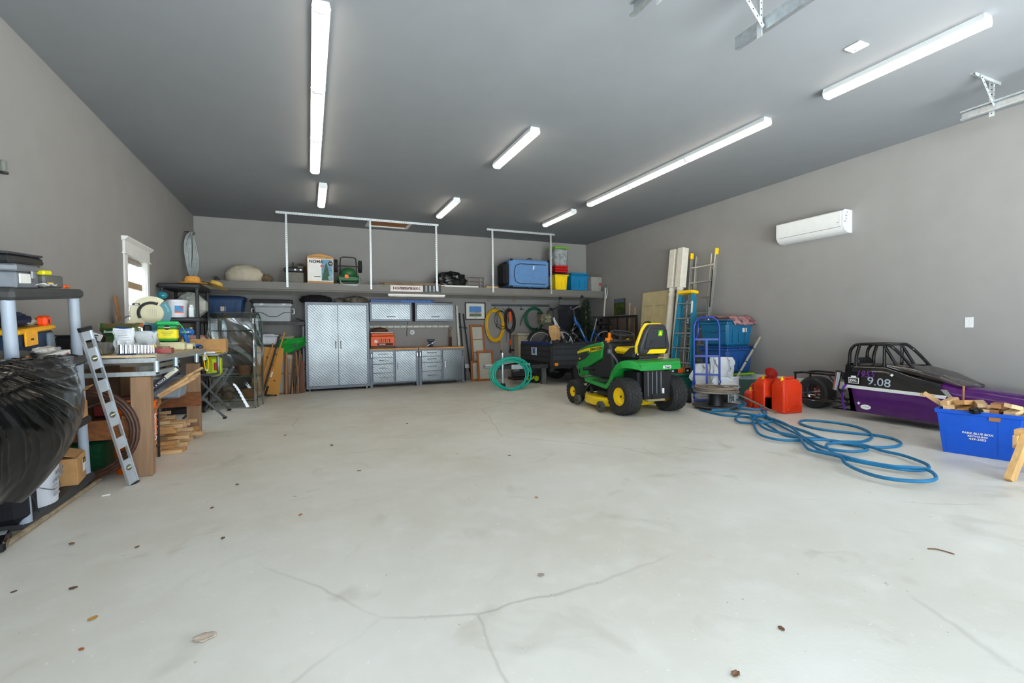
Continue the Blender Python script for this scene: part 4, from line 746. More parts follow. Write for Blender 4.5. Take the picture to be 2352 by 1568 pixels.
# ================================================================ black shelving in the corner
t = resin_shelf('corner_shelving', 'black plastic shelving in the corner holding a white pail and pillow', (-1.765, 8.84, 0), (0, 0, 0), .54, .90, [.04, .5, .97, 1.42, 1.93], m_resin2, m_resin2, .026)
t = thing('white_pail', 'white plastic pail with a blue printed label on the black corner shelving', 'bucket', (-1.83, 8.56, 1.456)); B().lathe([(.12, 0), (.135, .22), (.143, .222), (.143, .26), (.138, .265), (.001, .268)], 28).obj('pail', mat('pail_white2', 'e2e4e8', .35, var=.02), t)
Mx = fr((.055, -.131, .12), (.93, .36, 0), (0, .06, 1)); q = B().box((0, 0, 0), (.11, .11, .003), Mx).obj('label', mat('label_blue', '2a7fb8', .4, var=.2, scale=30), t); B().box((0, -.045, .0015), (.11, .022, .003), Mx).obj('orange_band', 'orange_plastic', q); B().box((.035, .03, .0015), (.03, .04, .003), Mx).obj('red_patch', mat('patch_red', 'c04a4a', .5), q)
t = thing('white_jug', 'narrow white bottle beside the white pail', 'bottle', (-1.63, 8.50, 1.456)); B().rbox((0, 0, .08), (.07, .06, .16), .012).rbox((0, 0, .175), (.05, .05, .04), .012).obj('bottle', 'white_plastic', t); B().rbox((.036, 0, .07), (.003, .04, .1), .001).obj('green_label', mat('lab_green', '4a8a78', .5), t)
t = thing('pillow', 'grey fabric pillow pushed onto the black corner shelving', 'pillow', (-1.72, 8.95, 1.456)); B().rbox((0, 0, .20), (.42, .46, .40), .13).ell((-.02, -.02, .3), (.16, .18, .12), 20, 12, amp=.2, seed=2).obj('pillow', mat('pillow_grey', 'a9aca4', .9, bump=.4, bscale=25), t)
t = thing('straw_hat', 'orange straw hat on top of the black corner shelving', 'hat', (-1.62, 8.55, 1.966)); m_st = mat('straw', 'c98f3e', .8, var=.25, scale=60); B().lathe([(.20, .02), (.17, .008), (.11, .012), (.10, .08), (.085, .115), (.04, .125), (.001, .122)], 28).obj('hat', m_st, t, solid=.004)
t = thing('straw_hat', 'pale straw hat hanging over the edge of the black corner shelving', 'hat', (-1.46, 8.98, 1.968), rot=(0, .35, .3)); B().lathe([(.19, .0), (.15, .01), (.1, .018), (.085, .07), (.03, .08), (.001, .078)], 28, T(.06, 0, .045)).obj('hat', mat('straw_pale', 'c2a04e', .8, var=.25, scale=60), t, solid=.004)
t = thing('yellow_tool', 'yellow handled tool on the middle of the black corner shelving', 'tool', (-1.72, 8.5, 1.006)); B().tube([(-.05, 0, .06), (0, 0, .14), (.06, 0, .2), (.08, 0, .3)], .02, 8, k=4).obj('tool', mat('tool_yel', 'c9b818', .4), t); B().rbox((-.05, 0, .04), (.1, .08, .08), .02).obj('head', 'black_plastic', t)
t = thing('plaid_blanket', 'folded pink plaid blanket on the black corner shelving', 'blanket', (-1.66, 8.85, 1.006)); B().rbox((0, 0, .09), (.36, .40, .18), .06).obj('blanket', mat('plaid', 'b98f86', .9, var=.35, scale=22), t); [B().bb(.181, .185, -.15+.09*i, -.13+.09*i, .03, .15).obj('stripe', mat('plaid_s', '6a3a34', .9), t) for i in range(4)]
# wire coils on the wall by the corner
t = thing('tubing_coil', 'grey plastic tubing coil hanging high on the wall beside the corner', 'tubing coil', (XL+.05, 10.25, 2.64)); m_tu = mat('tubing_grey', 'a9b2b4', .35, var=.1)
pts = [(.03+.018*math.sin(i*.37)+.012*(i//36), .30*math.sin(2*PI*i/36)+.0, .42*math.cos(2*PI*i/36)+.012*math.sin(i*.11)) for i in range(36*6)]
B().tube(pts, .011, 7).obj('coil', m_tu, t, kind='stuff'); B().tube([(-.045, 0, .44), (.03, 0, .44), (.10, 0, .40), (.12, 0, .44)], .008, 7, k=4).obj('hook', 'black_plastic', t)
# ================================================================ plastic-covered plant stand
t = thing('plant_greenhouse', 'small folding greenhouse, green tube frame under a clear plastic cover', 'greenhouse', (-1.08, 8.85, 0), -.16); w_, d_, h_ = .62, .46, 1.55; m_gf = mat('frame_green', '17402c', .4)
for sx in (-1, 1):
    for sy in (-1, 1): B().cyl((sx*w_/2, sy*d_/2, 0), (sx*w_/2, sy*d_/2, h_-.13), .01, n=8).obj('post', m_gf, t)
    B().tube([(sx*w_/2, -d_/2, h_-.13), (sx*w_/2, 0, h_), (sx*w_/2, d_/2, h_-.13)], .01, 8).obj('roof_hoop', m_gf, t)
for z in (.12, .5, .88, 1.25):
    b = B()
    for sy in (-1, 1): b.cyl((-w_/2, sy*d_/2, z), (w_/2, sy*d_/2, z), .008, n=6)
    for sx in (-1, 1): b.cyl((sx*w_/2, -d_/2, z), (sx*w_/2, d_/2, z), .008, n=6)
    for i in range(1, 9): x = -w_/2+w_*i/9; b.cyl((x, -d_/2, z), (x, d_/2, z), .0035, n=5)
    b.obj('wire_shelf', m_gf, t, kind='stuff')
m_pvc = film('clear_pvc', (.9, .95, .95), .16, .05)
def cover(u, v):
    per = 2*(w_+d_)+.06; s = u*per; ex = .018; W2, D2 = w_/2+ex, d_/2+ex
    L = [2*W2, 2*D2, 2*W2, 2*D2]; s = u*sum(L); k = 0
    while k < 3 and s > L[k]: s -= L[k]; k += 1
    p = [(-W2+s, -D2), (W2, -D2+s), (W2-s, D2), (-W2, D2-s)][k]
    z = .02+(h_-.12)*v; wr = .03*(1-abs(math.sin(z*4.5+p[0]*5+p[1]*4+1.2*noise.noise(Vector((p[0]*2, p[1]*2, z))))))**3+.014*noise.noise(Vector((p[0]*3, p[1]*3, z*2)))
    nrm = [(0, -1), (1, 0), (0, 1), (-1, 0)][k]; return (p[0]+nrm[0]*wr, p[1]+nrm[1]*wr, z)
B().grid(cover, 96, 60, closeu=True).grid(lambda u, v: ((u-.5)*(w_+.03), (v-.5)*(d_+.03), h_-.1+.11*(1-abs(2*v-1))+.006*noise.noise(Vector((u*6, v*6, 0)))), 12, 12).obj('clear_cover', m_pvc, t, smooth=1.5)
B().tube([(w_/2+.02, -.2, h_-.2), (w_/2+.03, -.22, .8), (w_/2+.025, -.2, .1), (w_/2+.05, -.24, .02)], .006, 6, k=4).obj('zip_edge', m_gf, t)
for i, (x, y, z, wd, hh, c) in enumerate(((-.15, 0, .13, .22, .2, '5a4a38'), (.15, .02, .13, .2, .14, '7a5636'), (.1, 0, .51, .2, .16, '6d4a30'), (-.12, .02, .89, .2, .12, '4a4640'))):
    q = thing('planter_pot', 'brown pot on a shelf inside the clear plastic greenhouse', 'pot', t.matrix_basis @ Vector((x, y, z)), group='pots in the greenhouse'); B().lathe([(wd*.36, 0), (wd*.5, hh), (wd*.54, hh), (wd*.54, hh+.015), (wd*.46, hh+.015), (wd*.4, hh-.03), (.001, hh-.03)], 18).obj('pot', mat('pot_'+c, c, .7, var=.2), q)
# dark rack behind with a blue tote
t = thing('steel_rack', 'black steel rack in the back corner carrying the dark blue tote', 'rack', (-1.45, 10.62, 0)); 
for sx in (-1, 1):
    for sy in (-1, 1): B().bb(sx*.42-.012, sx*.42+.012, sy*.2-.012, sy*.2+.012, 0, 1.54).obj('post', 'black_plastic', t)
for z in (.1, .55, 1.05, 1.53): B().bb(-.44, .44, -.22, .22, z-.02, z+.02).obj('shelf', 'black_plastic', t)
def tote(name, label, loc, wx, wy, h, m, lid=None, rz=0, rim=.03, group=None, ribs=3):
    t = thing(name, label, 'tote', loc, rz, group=group)
    B().rbox((0, 0, h/2), (wx, wy, h), .025, taper=(.86, .86)).obj('body', m, t)
    B().rbox((0, 0, h-.02), (wx+.03, wy+.03, .035), .01).obj('rim', m, t)
    for i in range(ribs):
        x = (i-(ribs-1)/2)*wx*.28; B().box((x, 0, 0), (.02, .012, h*.62), T(0, -wy/2*.965, h*.5, -.07)).obj('rib', m, t)
    if lid: B().rbox((0, 0, h+.012), (wx+.05, wy+.05, .03), .012).rbox((0, 0, h+.03), (wx*.86, wy*.8, .02), .008).obj('lid', lid, t)
    for sx in (-1, 1): B().rbox((sx*(wx/2+.02), 0, h-.03), (.04, wy*.32, .03), .008).obj('handle', lid or m, t)
    return t
t = tote('storage_tote', 'dark blue storage tote with a small sticker on the black steel rack', (-1.45, 10.54, 1.552), .62, .4, .34, mat('tote_dkblue', '153a66', .4), mat('tote_dkblue_lid', '0f2947', .4)); B().box((0, 0, 0), (.09, .003, .09), T(-.03, -.197, .13, -.07)).obj('sticker', mat('sticker', 'c8b8b4', .5, var=.3, scale=30), t)
# ================================================================ back wall: diamond plate cabinets
def diamond():
    m = mat('diamond_plate', '7d8285', .33, 1, var=.12, scale=3); N, L, p = nodes_of(m); tc = [n for n in N if n.type == 'TEX_COORD'][0]
    def bars(rot, off):
        mp = N.new('ShaderNodeMapping'); mp.inputs['Rotation'].default_value = (0, rot, 0); mp.inputs['Location'].default_value = off; mp.inputs['Scale'].default_value = (1, 1, 1)
        L.new(tc.outputs['Object'], mp.inputs[0])
        bk = N.new('ShaderNodeTexBrick'); bk.inputs['Scale'].default_value = 1; bk.inputs['Brick Width'].default_value = .05; bk.inputs['Row Height'].default_value = .05; bk.inputs['Mortar Size'].default_value = .0; bk.offset = 0
        sx = N.new('ShaderNodeSeparateXYZ'); L.new(mp.outputs[0], sx.inputs[0]); a = []
        for ax, wdt in (('X', .36), ('Z', .12)):
            md = N.new('ShaderNodeMath'); md.operation = 'PINGPONG'; L.new(sx.outputs[ax], md.inputs[0]); md.inputs[1].default_value = .021
            lt = N.new('ShaderNodeMapRange'); L.new(md.outputs[0], lt.inputs[0]); lt.inputs[1].default_value = .021*wdt*1.1; lt.inputs[2].default_value = .021*(wdt*1.1+.12); lt.inputs[3].default_value = 1; lt.inputs[4].default_value = 0
            a.append(lt.outputs[0])
        N.remove(bk); mu = N.new('ShaderNodeMath'); mu.operation = 'MULTIPLY'; L.new(a[0], mu.inputs[0]); L.new(a[1], mu.inputs[1]); return mu.outputs[0]
    b1 = bars(R(45), (0, 0, 0)); b2 = bars(R(-45), (.021, 0, .0)); mx = N.new('ShaderNodeMath'); mx.operation = 'MAXIMUM'; L.new(b1, mx.inputs[0]); L.new(b2, mx.inputs[1])
    bu = N.new('ShaderNodeBump'); bu.inputs['Strength'].default_value = 1; bu.inputs['Distance'].default_value = .006; L.new(mx.outputs[0], bu.inputs['Height']); L.new(bu.outputs[0], p.inputs['Normal'])
    return m
m_dp = diamond(); m_cf = mat('cabinet_frame', '6f7680', .45, .3, var=.06); m_hd = mat('handle_steel', 'd9dcde', .2, 1)
def handle(par, p, vert, ln=.09):
    x, y, z = p; d = Vector((0, 0, 1)) if vert else Vector((1, 0, 0)); c = Vector(p)
    B().tube([c-d*ln/2, c-d*ln/2+Vector((0, -.025, 0)), c+d*ln/2+Vector((0, -.025, 0)), c+d*ln/2], .008, 8).obj('handle', m_hd, par)
# tall cabinet (local: x right, y back, z up; front at y=0)
t = thing('tall_cabinet', 'tall two door steel cabinet faced in diamond plate', 'cabinet', (-.06, 10.43, 0)); Wc, Hc_, Dc = 1.25, 1.84, .61
b = B(); b.bb(0, Wc, .02, Dc, .05, Hc_); b.obj('carcass', m_cf, t)
for x0, x1, z0, z1 in ((0, .045, .05, Hc_), (Wc-.045, Wc, .05, Hc_), (.045, Wc-.045, Hc_-.05, Hc_), (.045, Wc-.045, .05, .10)): B().bb(x0, x1, 0, .02, z0, z1).obj('frame_rail', m_cf, t)
for x0, x1, hx in ((.048, Wc/2-.002, Wc/2-.05), (Wc/2+.002, Wc-.048, Wc/2+.05)):
    d = B().rbox(((x0+x1)/2, .004, (.104+Hc_-.054)/2), (x1-x0, .03, Hc_-.16), .003).obj('door', m_dp, t); handle(d, (hx, -.012, .95), True, .15)
for x in (.06, Wc-.06):
    for y in (.05, Dc-.05): B().cyl((x, y, 0), (x, y, .05), .018, n=12).obj('foot', 'chrome', t)
# base cabinets
for i, lb in enumerate(('diamond plate drawer cabinet with wood top carrying the orange toolbox', 'diamond plate drawer cabinet with wood top carrying the bench vise')):
    x0 = 1.205+i*1.07; W_ = 1.055; Y0 = 10.5; Dd = .5
    t = thing('base_cabinet', lb, 'cabinet', (x0, Y0, 0), group=None)
    B().bb(.04, W_-.04, .02, Dd, .10, .80).obj('carcass', m_cf, t)
    B().rbox((W_/2, Dd/2-.01, .835), (W_, Dd+.03, .035), .006).obj('worktop', mat('worktop_wood', 'c58a45', .5, var=.12, scale=6, stretch=(1, 8, 8)), t)
    for x in (0, W_-.055):
        for y in (0, Dd-.055): B().bb(x, x+.055, y, y+.055, 0, .817).obj('leg', m_cf, t)
        q = B().rbox((x+.0275, -.004, .70), (.03, .012, .12), .005).obj('side_pull', 'ink', t); B().rbox((x+.0275, -.012, .70), (.016, .006, .09), .003).obj('pull_inset', m_hd, q)
    B().bb(.055, W_-.055, 0, .02, .79, .817).obj('top_rail', m_cf, t); B().bb(.055, W_-.055, 0, .02, .085, .105).obj('bottom_rail', m_cf, t); B().bb(.5, .54, 0, .02, .105, .79).obj('middle_rail', m_cf, t)
    zz = [(.655, .785), (.515, .648), (.32, .508), (.11, .313)]
    for z0, z1 in zz: d = B().rbox((.278, 0, (z0+z1)/2), (.44, .03, z1-z0), .003).obj('drawer', m_dp, t); handle(d, (.285, -.014, (z0+z1)/2+.01), False, .2)
    d = B().rbox((.77, 0, .448), (.45, .03, .675), .003).obj('door', m_dp, t); handle(d, (.59, -.014, .46), True, .15)
# wall cabinets
for i, (x0, x1, lb) in enumerate(((1.25, 2.17, 'wall cabinet with diamond plate lift door next to the tall cabinet'), (2.26, 3.19, 'wall cabinet with diamond plate lift door, its gold tinted end nearest the white upright'))):
    t = thing('wall_cabinet', lb, 'cabinet', (x0, 10.77, 1.455)); W_ = x1-x0; b = B().bb(0, W_, .02, .298, 0, .42).obj('carcass', mat('cab_dark', '3c414a', .5, .2), t)
    B().bb(0, W_, 0, .02, 0, .035).obj('bottom_rail', m_cf, t); B().bb(0, W_, 0, .02, .385, .42).obj('top_rail', m_cf, t); [B().bb(a, a+.03, 0, .02, .035, .385).obj('side_rail', m_cf, t) for a in (0, W_-.03)]
    d = B().rbox((W_/2, .0, .21), (W_-.064, .03, .345), .003).obj('door', m_dp, t); handle(d, (W_/2, -.014, .1), False, .19)
t = thing('long_blue_box', 'long flat blue box lying on top of the wall cabinets', 'box', (2.0, 10.88, 1.876)); B().rbox((0, 0, .035), (1.44, .12, .07), .004).obj('box', mat('box_blue', '0d4f96', .4), t); B().rbox((.3, -.061, .035), (.7, .002, .06), .0005).obj('label_band', mat('box_blue2', '1a66b8', .4), t)
t = thing('dark_pipe', 'thin dark rod lying beside the long blue box', 'rod', (2.95, 10.84, 1.876)); B().cyl((-.2, 0, .012), (.22, 0, .012), .012).obj('rod', mat('rod_brown', '453f38', .6), t)
# power strip, cord, wall clock-like reel
t = thing('power_strip', 'long white power strip on the wall above the base cabinets', 'power strip', (2.2, YB, 1.3)); O = t.location.copy(); B(O).rbox((2.2, YB-.02, 1.335), (1.86, .04, .05), .006).obj('housing', mat('strip_cream', 'c9c8be', .45), t)
for i in range(12): B(O).rbox((1.36+i*.15, YB-.041, 1.335), (.035, .004, .028), .001).obj('socket', mat('strip_sock', '9b9a92', .5), t)
t = thing('cord_reel', 'white round cord holder hanging on the wall below the power strip', 'cord reel', (2.23, YB, 1.2)); O = t.location.copy(); B(O).cyl((2.24, YB-.001, 1.2), (2.24, YB-.03, 1.2), .055, n=24).obj('disc', mat('disc_white', 'd6d8dc', .4), t); B(O).rbox((2.23, YB-.036, 1.2), (.05, .012, .03), .004).obj('centre', 'grey_plastic', t)
B(O).tube([(2.14, YB-.02, 2.0), (2.15, YB-.02, 1.6), (2.13, YB-.02, 1.35), (2.11, YB-.02, 1.18), (2.12, YB-.02, 1.11)], .005, 6, k=5).obj('hanging_cord', 'ink', t); B(O).tube([(2.26, YB-.03, 1.22), (2.4, YB-.02, 1.29), (2.6, YB-.02, 1.30), (2.9, YB-.02, 1.29), (3.12, YB-.02, 1.25)], .004, 6, k=5).obj('wall_cord', 'grey_plastic', t)
# shop light under the shelf
t = thing('shop_light', 'white tube light fixed under the front of the long shelf', 'light', (2.17, YH+.02, ZF0)); O = t.location.copy(); B(O).rbox((2.17, YH+.02, ZF0-.02), (1.24, .05, .04), .008).obj('housing', 'white_paint', t); B(O).cyl((1.57, YH+.02, ZF0-.045), (2.77, YH+.02, ZF0-.045), .014, n=10).obj('tube', mat('tube_off', 'd0d0c8', .3), t)
# orange toolbox, tool belt
t = thing('orange_toolbox', 'orange portable toolbox on the wood topped base cabinet', 'toolbox', (1.50, 10.75, .854)); m_ot = mat('toolbox_orange', 'e0561a', .45, var=.06)
B().rbox((0, 0, .02), (.54, .3, .04), .008).obj('base', 'black_plastic', t); b = B(); b.rbox((0, 0, .15), (.52, .28, .22), .012).obj('body', m_ot, t); B().rbox((0, 0, .30), (.5, .26, .08), .02).obj('upper_tray', mat('toolbox_orange2', 'cf5a22', .5), t); B().rbox((-.01, 0, .35), (.50, .22, .02), .008).obj('lid_rail', 'galv', t)
q = B().rbox((.05, -.142, .085), (.34, .006, .05), .002).obj('name_band', 'ink', t); txt('RIDGID', .04, fr((-.01, -.1465, .085), (1, 0, 0), (0, 0, 1)), 'white_plastic', q, bold=.001)
for i in range(6): B().rbox((-.08+i*.045, -.142, .165), (.022, .006, .08), .002).obj('chisel', ('wood_mid', 'dark_plastic')[i % 2], t)
B().prism([(-.18, .12), (-.12, .12), (-.12, .17), (-.15, .19), (-.18, .17)], .14, .144, fr((0, 0, 0), (1, 0, 0), (0, 0, 1), (0, -1, 0))).obj('paper_tag', 'paper', t)
t = thing('tool_belt', 'brown leather tool belt draped on the orange toolbox', 'tool belt', (1.45, 10.75, 1.216)); B().ell((0, 0, .03), (.19, .1, .06), 20, 8, amp=.25, seed=11, flat=0).obj('belt', mat('leather', '4a2a18', .7), t); B().tube([(-.15, -.02, .05), (0, -.04, .09), (.16, -.02, .05)], .014, 8, k=5).obj('strap', mat('leather', '4a2a18'), t)
# vise, brush
t = thing('bench_vise', 'dark blue bench vise on the base cabinet worktop', 'vise', (2.58, 10.63, .853)); m_vs = mat('vise_blue', '232a3c', .45, .3); B().lathe([(.07, 0), (.07, .02), (.045, .03), (.04, .07), (.001, .07)], 20).obj('base', m_vs, t); B().rbox((0, 0, .10), (.09, .16, .07), .012).obj('body', m_vs, t); B().rbox((0, -.06, .155), (.15, .035, .05), .006).obj('front_jaw', m_vs, t); B().rbox((0, .03, .155), (.15, .035, .05), .006).obj('rear_jaw', m_vs, t); B().cyl((0, -.09, .09), (0, -.14, .09), .016).obj('screw', 'steel', t); B().cyl((-.12, -.13, .03), (.06, -.135, .13), .006).obj('tommy_bar', 'chrome', t)
t = thing('bench_brush', 'brown bristled bench brush with a wooden handle standing against the wall', 'brush', (3.13, 10.93, .853)); B().rbox((0, 0, .12), (.07, .03, .24), .015, taper=(1.1, 1)).obj('bristles', mat('bristle', '4a2a1c', .9, bump=.5, bscale=150), t); B().rbox((0, 0, .30), (.05, .028, .22), .014).obj('handle', mat('brush_wood', '7c654c', .6), t); B().tube([(0, 0, .41), (.05, 0, .44), (.0, .0, .47), (-.04, 0, .44)], .004, 6, True, k=4).obj('cord_loop', 'ink', t)
# leaning things beside the cabinets
def lean(name, label, cat, p0, p1, w_, h_, m, round_=False, group=None, extra=None):
    p0 = Vector(p0); p1 = Vector(p1); t = thing(name, label, cat, p0, group=group); d = p1-p0
    if round_: B().cyl((0, 0, 0), d, w_, n=10).obj('shaft', m, t)
    else: B().box((0, 0, 0), (w_, h_, d.length), fr(d/2, (1, 0, -d.x/d.z if abs(d.z) > 1e-6 else 0), d.cross(Vector((1, 0, 0))), d.normalized())).obj('bar', m, t)
    return t
t = lean('white_batten', 'tall cream painted batten standing between the base cabinet and the wall', 'batten', (3.365, 10.99, .854), (3.33, 11.035, 1.84), .045, .015, mat('batten', 'c9c8bc', .5)); O = None
for i, (a, c, lb) in enumerate((((3.50, 10.93, 0), (3.40, 11.04, 1.66), 'black roof rack bar leaning next to the cream batten'), ((3.66, 10.93, 0), (3.50, 11.04, 1.64), 'black roof rack bar leaning next to the wooden window frame'))):
    t = lean('black_pole', lb, 'pole', a, c, .018, 0, 'black_plastic', True); d = (Vector(c)-Vector(a)); k = B().rbox(d*.79, (.10, .03, .035), .01).obj('clamp', 'black_plastic', t); B().rbox(d*.16, (.08, .03, .09), .01).obj('foot_clamp', 'black_plastic', t)
def wframe(label, x, yb, w_, h_, lean_, panes, m='oak'):
    t = thing('window_frame', label, 'window frame', (x, yb, 0), rot=(lean_, 0, 0)); mm = mat('oak_trim', '9c5a26', .5, var=.18, scale=6, stretch=(6, 6, .8)); f = .05
    for x0, x1, z0, z1 in ((0, f, 0, h_), (w_-f, w_, 0, h_), (f, w_-f, 0, f), (f, w_-f, h_-f, h_)): B().bb(x0, x1, 0, .03, z0, z1).obj('frame_rail', mm, t)
    for k in range(1, panes): z = f+(h_-2*f)*k/panes; B().bb(f, w_-f, .004, .026, z-.008, z+.008).obj('muntin', mm, t)
    for k in range(panes): z0 = f+(h_-2*f)*k/panes; z1 = f+(h_-2*f)*(k+1)/panes; B().bb(f, w_-f, .012, .016, z0+.008, z1-.008).obj('pane', mat('screen_pane', 'b3b2a6', .4, var=.05), t)
wframe('tall oak window frame with grey panes leaning on the back wall', 3.66, 10.76, .36, 1.40, -.19, 4)
wframe('shorter oak window frame leaning in front of the taller oak frame', 3.72, 10.62, .42, .74, -.12, 1)
wframe('narrow low oak frame standing behind the shorter oak frame', 3.58, 10.71, .30, .5, -.12, 1)
# framed picture
t = thing('framed_picture', 'dark framed landscape picture with white mat on the back wall', 'picture', (3.82, YB, 1.49)); O = t.location.copy(); x0, x1, z0, z1 = 3.55, 4.09, 1.49, 1.93; f = .03; m_fr = mat('frame_brown', '2a1612', .35)
for a in ((x0, x1, z0, z0+f), (x0, x1, z1-f, z1), (x0, x0+f, z0+f, z1-f), (x1-f, x1, z0+f, z1-f)): B(O).bb(a[0], a[1], YB-.025, YB-.001, a[2], a[3]).obj('frame_side', m_fr, t)
B(O).bb(x0+f, x1-f, YB-.012, YB-.002, z0+f, z1-f).obj('mat_board', 'paper', t)
B(O).bb(x0+.11, x1-.11, YB-.0135, YB-.012, 1.69, z1-.10).obj('sky_print', mat('print_sky', '4a7fc0', .5, var=.2, scale=20), t); B(O).bb(x0+.11, x1-.11, YB-.0135, YB-.012, 1.575, 1.64).obj('field_print', mat('print_field', '55663c', .5, var=.3, scale=40), t); B(O).bb(x0+.11, x1-.11, YB-.0137, YB-.012, 1.64, 1.69).obj('town_print', mat('print_town', 'a8a0a4', .5, var=.5, scale=45), t); B(O).bb(3.78, 3.86, YB-.0137, YB-.012, 1.54, 1.552).obj('title_plate', mat('plate_tan', '9a7a50', .5), t)
# hook rail, hoses, cords
t = thing('hook_rail', 'dark metal rail with wire hooks on the wall beside the picture', 'hook rail', (5.1, YB, 1.85)); O = t.location.copy(); m_rl = mat('rail_grey', '5c6066', .4, .5); B(O).rbox((5.08, YB-.012, 1.87), (1.66, .022, .055), .005).obj('rail', m_rl, t); B(O).bb(4.25, 5.91, YB-.028, YB-.022, 1.845, 1.857).obj('lip', 'ink', t)
for x in (4.33, 4.72, 5.07, 5.5): B(O).tube([(x-.03, YB-.03, 1.76), (x, YB-.03, 1.86), (x+.03, YB-.03, 1.76), (x+.03, YB-.09, 1.75), (x+.03, YB-.13, 1.79)], .005, 6).tube([(x-.03, YB-.03, 1.76), (x-.03, YB-.09, 1.75), (x-.03, YB-.13, 1.79)], .005, 6).tube([(x-.03, YB-.03, 1.76), (x+.03, YB-.03, 1.76)], .005, 6).obj('hook', 'dark_plastic', t)
def coil(name, label, cat, c, rx, rz, turns, r, m, seed=0, dy=.0035, wob=.03, cat2=None):
    t = thing(name, label, cat, c); rn = random.Random(seed); ph = [rn.uniform(-1, 1) for _ in range(8)]; pts = []
    for i in range(turns*32):
        a = PI/2+2*PI*i/32; k = i/32; s_ = 1+wob*math.sin(k*2.3+ph[0]*3)+wob*.5*math.sin(a*2+ph[1]*3+k)
        pts.append((rx*s_*math.cos(a)+.01*math.sin(k*4.1), -.02-.012*((k*1.7) % 4)+dy*math.sin(a*3), rz*s_*math.sin(a)-rz*(1+wob)*.0))
    B().tube(pts, r, 7).obj('loops', m, t, kind='stuff'); return t
m_yh = mat('hose_yellow', 'd8a80c', .4, var=.08)
t = coil('yellow_hose', 'coiled yellow air hose hanging from the hook rail', 'hose', (4.31, YB-.045, 1.35), .225, .38, 9, .013, m_yh, 1, wob=.07); B().tube([(.14, -.03, -.3), (.17, -.03, -.5), (.16, -.03, -.62)], .008, 7, k=4).obj('tail', m_yh, t); B().cyl((.16, -.03, -.62), (.16, -.03, -.73), .011).obj('coupling', 'ink', t)
t = coil('black_cord_coil', 'loops of thin black cord hanging over the yellow hose', 'cord', (4.46, YB-.13, 1.50), .15, .22, 3, .006, mat('cord_black', '1c1816', .5), 5, wob=.2); B().cyl((-.13, -.02, -.1), (-.12, -.02, -.2), .01).obj('plug', 'ink', t)
t = coil('orange_cord_coil', 'bundle of dark cords tied with an orange wrap on the hook rail', 'cord', (4.72, YB-.045, 1.47), .13, .27, 7, .008, mat('cord_dark', '241816', .5), 8, wob=.12); B().rbox((.0, -.075, .1), (.07, .05, .26), .02).obj('orange_wrap', 'orange_plastic', t); B().tube([(-.13, -.02, .12), (-.1, -.02, .22), (0, -.02, .27), (.1, -.02, .22)], .01, 7, k=4).obj('red_cord', mat('cord_red', '7c2a20', .5), t)
t = thing('pole_trimmer', 'black pole tool with orange grip hanging below the dark cords', 'pole tool', (4.735, YB-.06, .62)); B().cyl((0, 0, .12), (0, 0, .62), .014, n=10).obj('pole', 'black_plastic', t); B().rbox((0, 0, .30), (.045, .045, .16), .015).obj('orange_grip', 'orange_plastic', t); B().rbox((0, 0, .08), (.05, .05, .12), .015).obj('head', 'black_plastic', t); B().prism([(0, .02), (.26, .0), (.26, -.02), (0, -.03)], -.006, .006, fr((.02, 0, .1), (1, 0, 0), (0, 0, 1))).obj('blade', 'black_plastic', t); B().tube([(-.1, 0, .7), (-.1, .01, .4), (-.11, .01, .3)], .004, 6).obj('cord', 'ink', t)
t = coil('green_hose', 'coiled dark green garden hose hanging from the hook rail', 'hose', (5.42, YB-.05, 1.52), .26, .27, 5, .013, mat('hose_green', '145a40', .4, var=.1), 12, wob=.1); B().tube([(-.15, -.05, .2), (-.33, -.05, .05), (-.42, -.05, -.18)], .012, 7, k=4).obj('tail', mat('hose_green', '145a40'), t)
t = thing('wall_tool', 'thin grey upright tool hanging inside the green hose', 'tool', (5.52, YB-.13, 1.14)); B().cyl((0, 0, 0), (0, 0, .55), .014).obj('pole', 'steel', t); B().rbox((.02, 0, .52), (.12, .04, .04), .01).obj('head', 'black_plastic', t)
for x in (3.84, 4.47):
    t = thing('shelf_hook', 'small red screw hook under the long shelf, '+('above the framed picture' if x < 4 else 'above the yellow hose'), 'hook', (x, 10.15, ZF0)); B().tube([(0, 0, .0), (.02, 0, -.04), (.035, 0, -.085), (.01, 0, -.115), (-.03, 0, -.105), (-.035, 0, -.08)], .005, 6, k=4).obj('hook', mat('hook_red', '8a3a34', .5), t)
# ================================================================ on the long shelf
SZ = ZF1+.001; SY = 10.3
def sx_(px, Y=SY): return pY(px, 640, Y).x
t = thing('cream_sack', 'cream fabric sack lying on the long shelf near the corner', 'sack', (sx_(561), 10.4, SZ)); B().ell((0, 0, .12), (.34, .2, .22), 24, 14, amp=.10, seed=4, flat=0).obj('sack', mat('sack_cream', 'b3aa98', .85, var=.1, bump=.3), t); B().ell((.37, -.02, .08), (.11, .1, .08), 14, 8, amp=.3, seed=6, flat=0).obj('tied_neck', mat('neck_brown', '6e5a44', .9, var=.3, scale=25), t)
t = thing('black_bracket', 'small black angled plastic piece on the shelf left of the cream sack', 'bracket', (sx_(503), 10.3, SZ)); B().prism([(-.07, .0), (.06, .0), (-.03, .09), (-.08, .08)], -.03, .03, fr((0, 0, 0), (1, 0, 0), (0, 0, 1))).obj('piece', 'black_plastic', t)
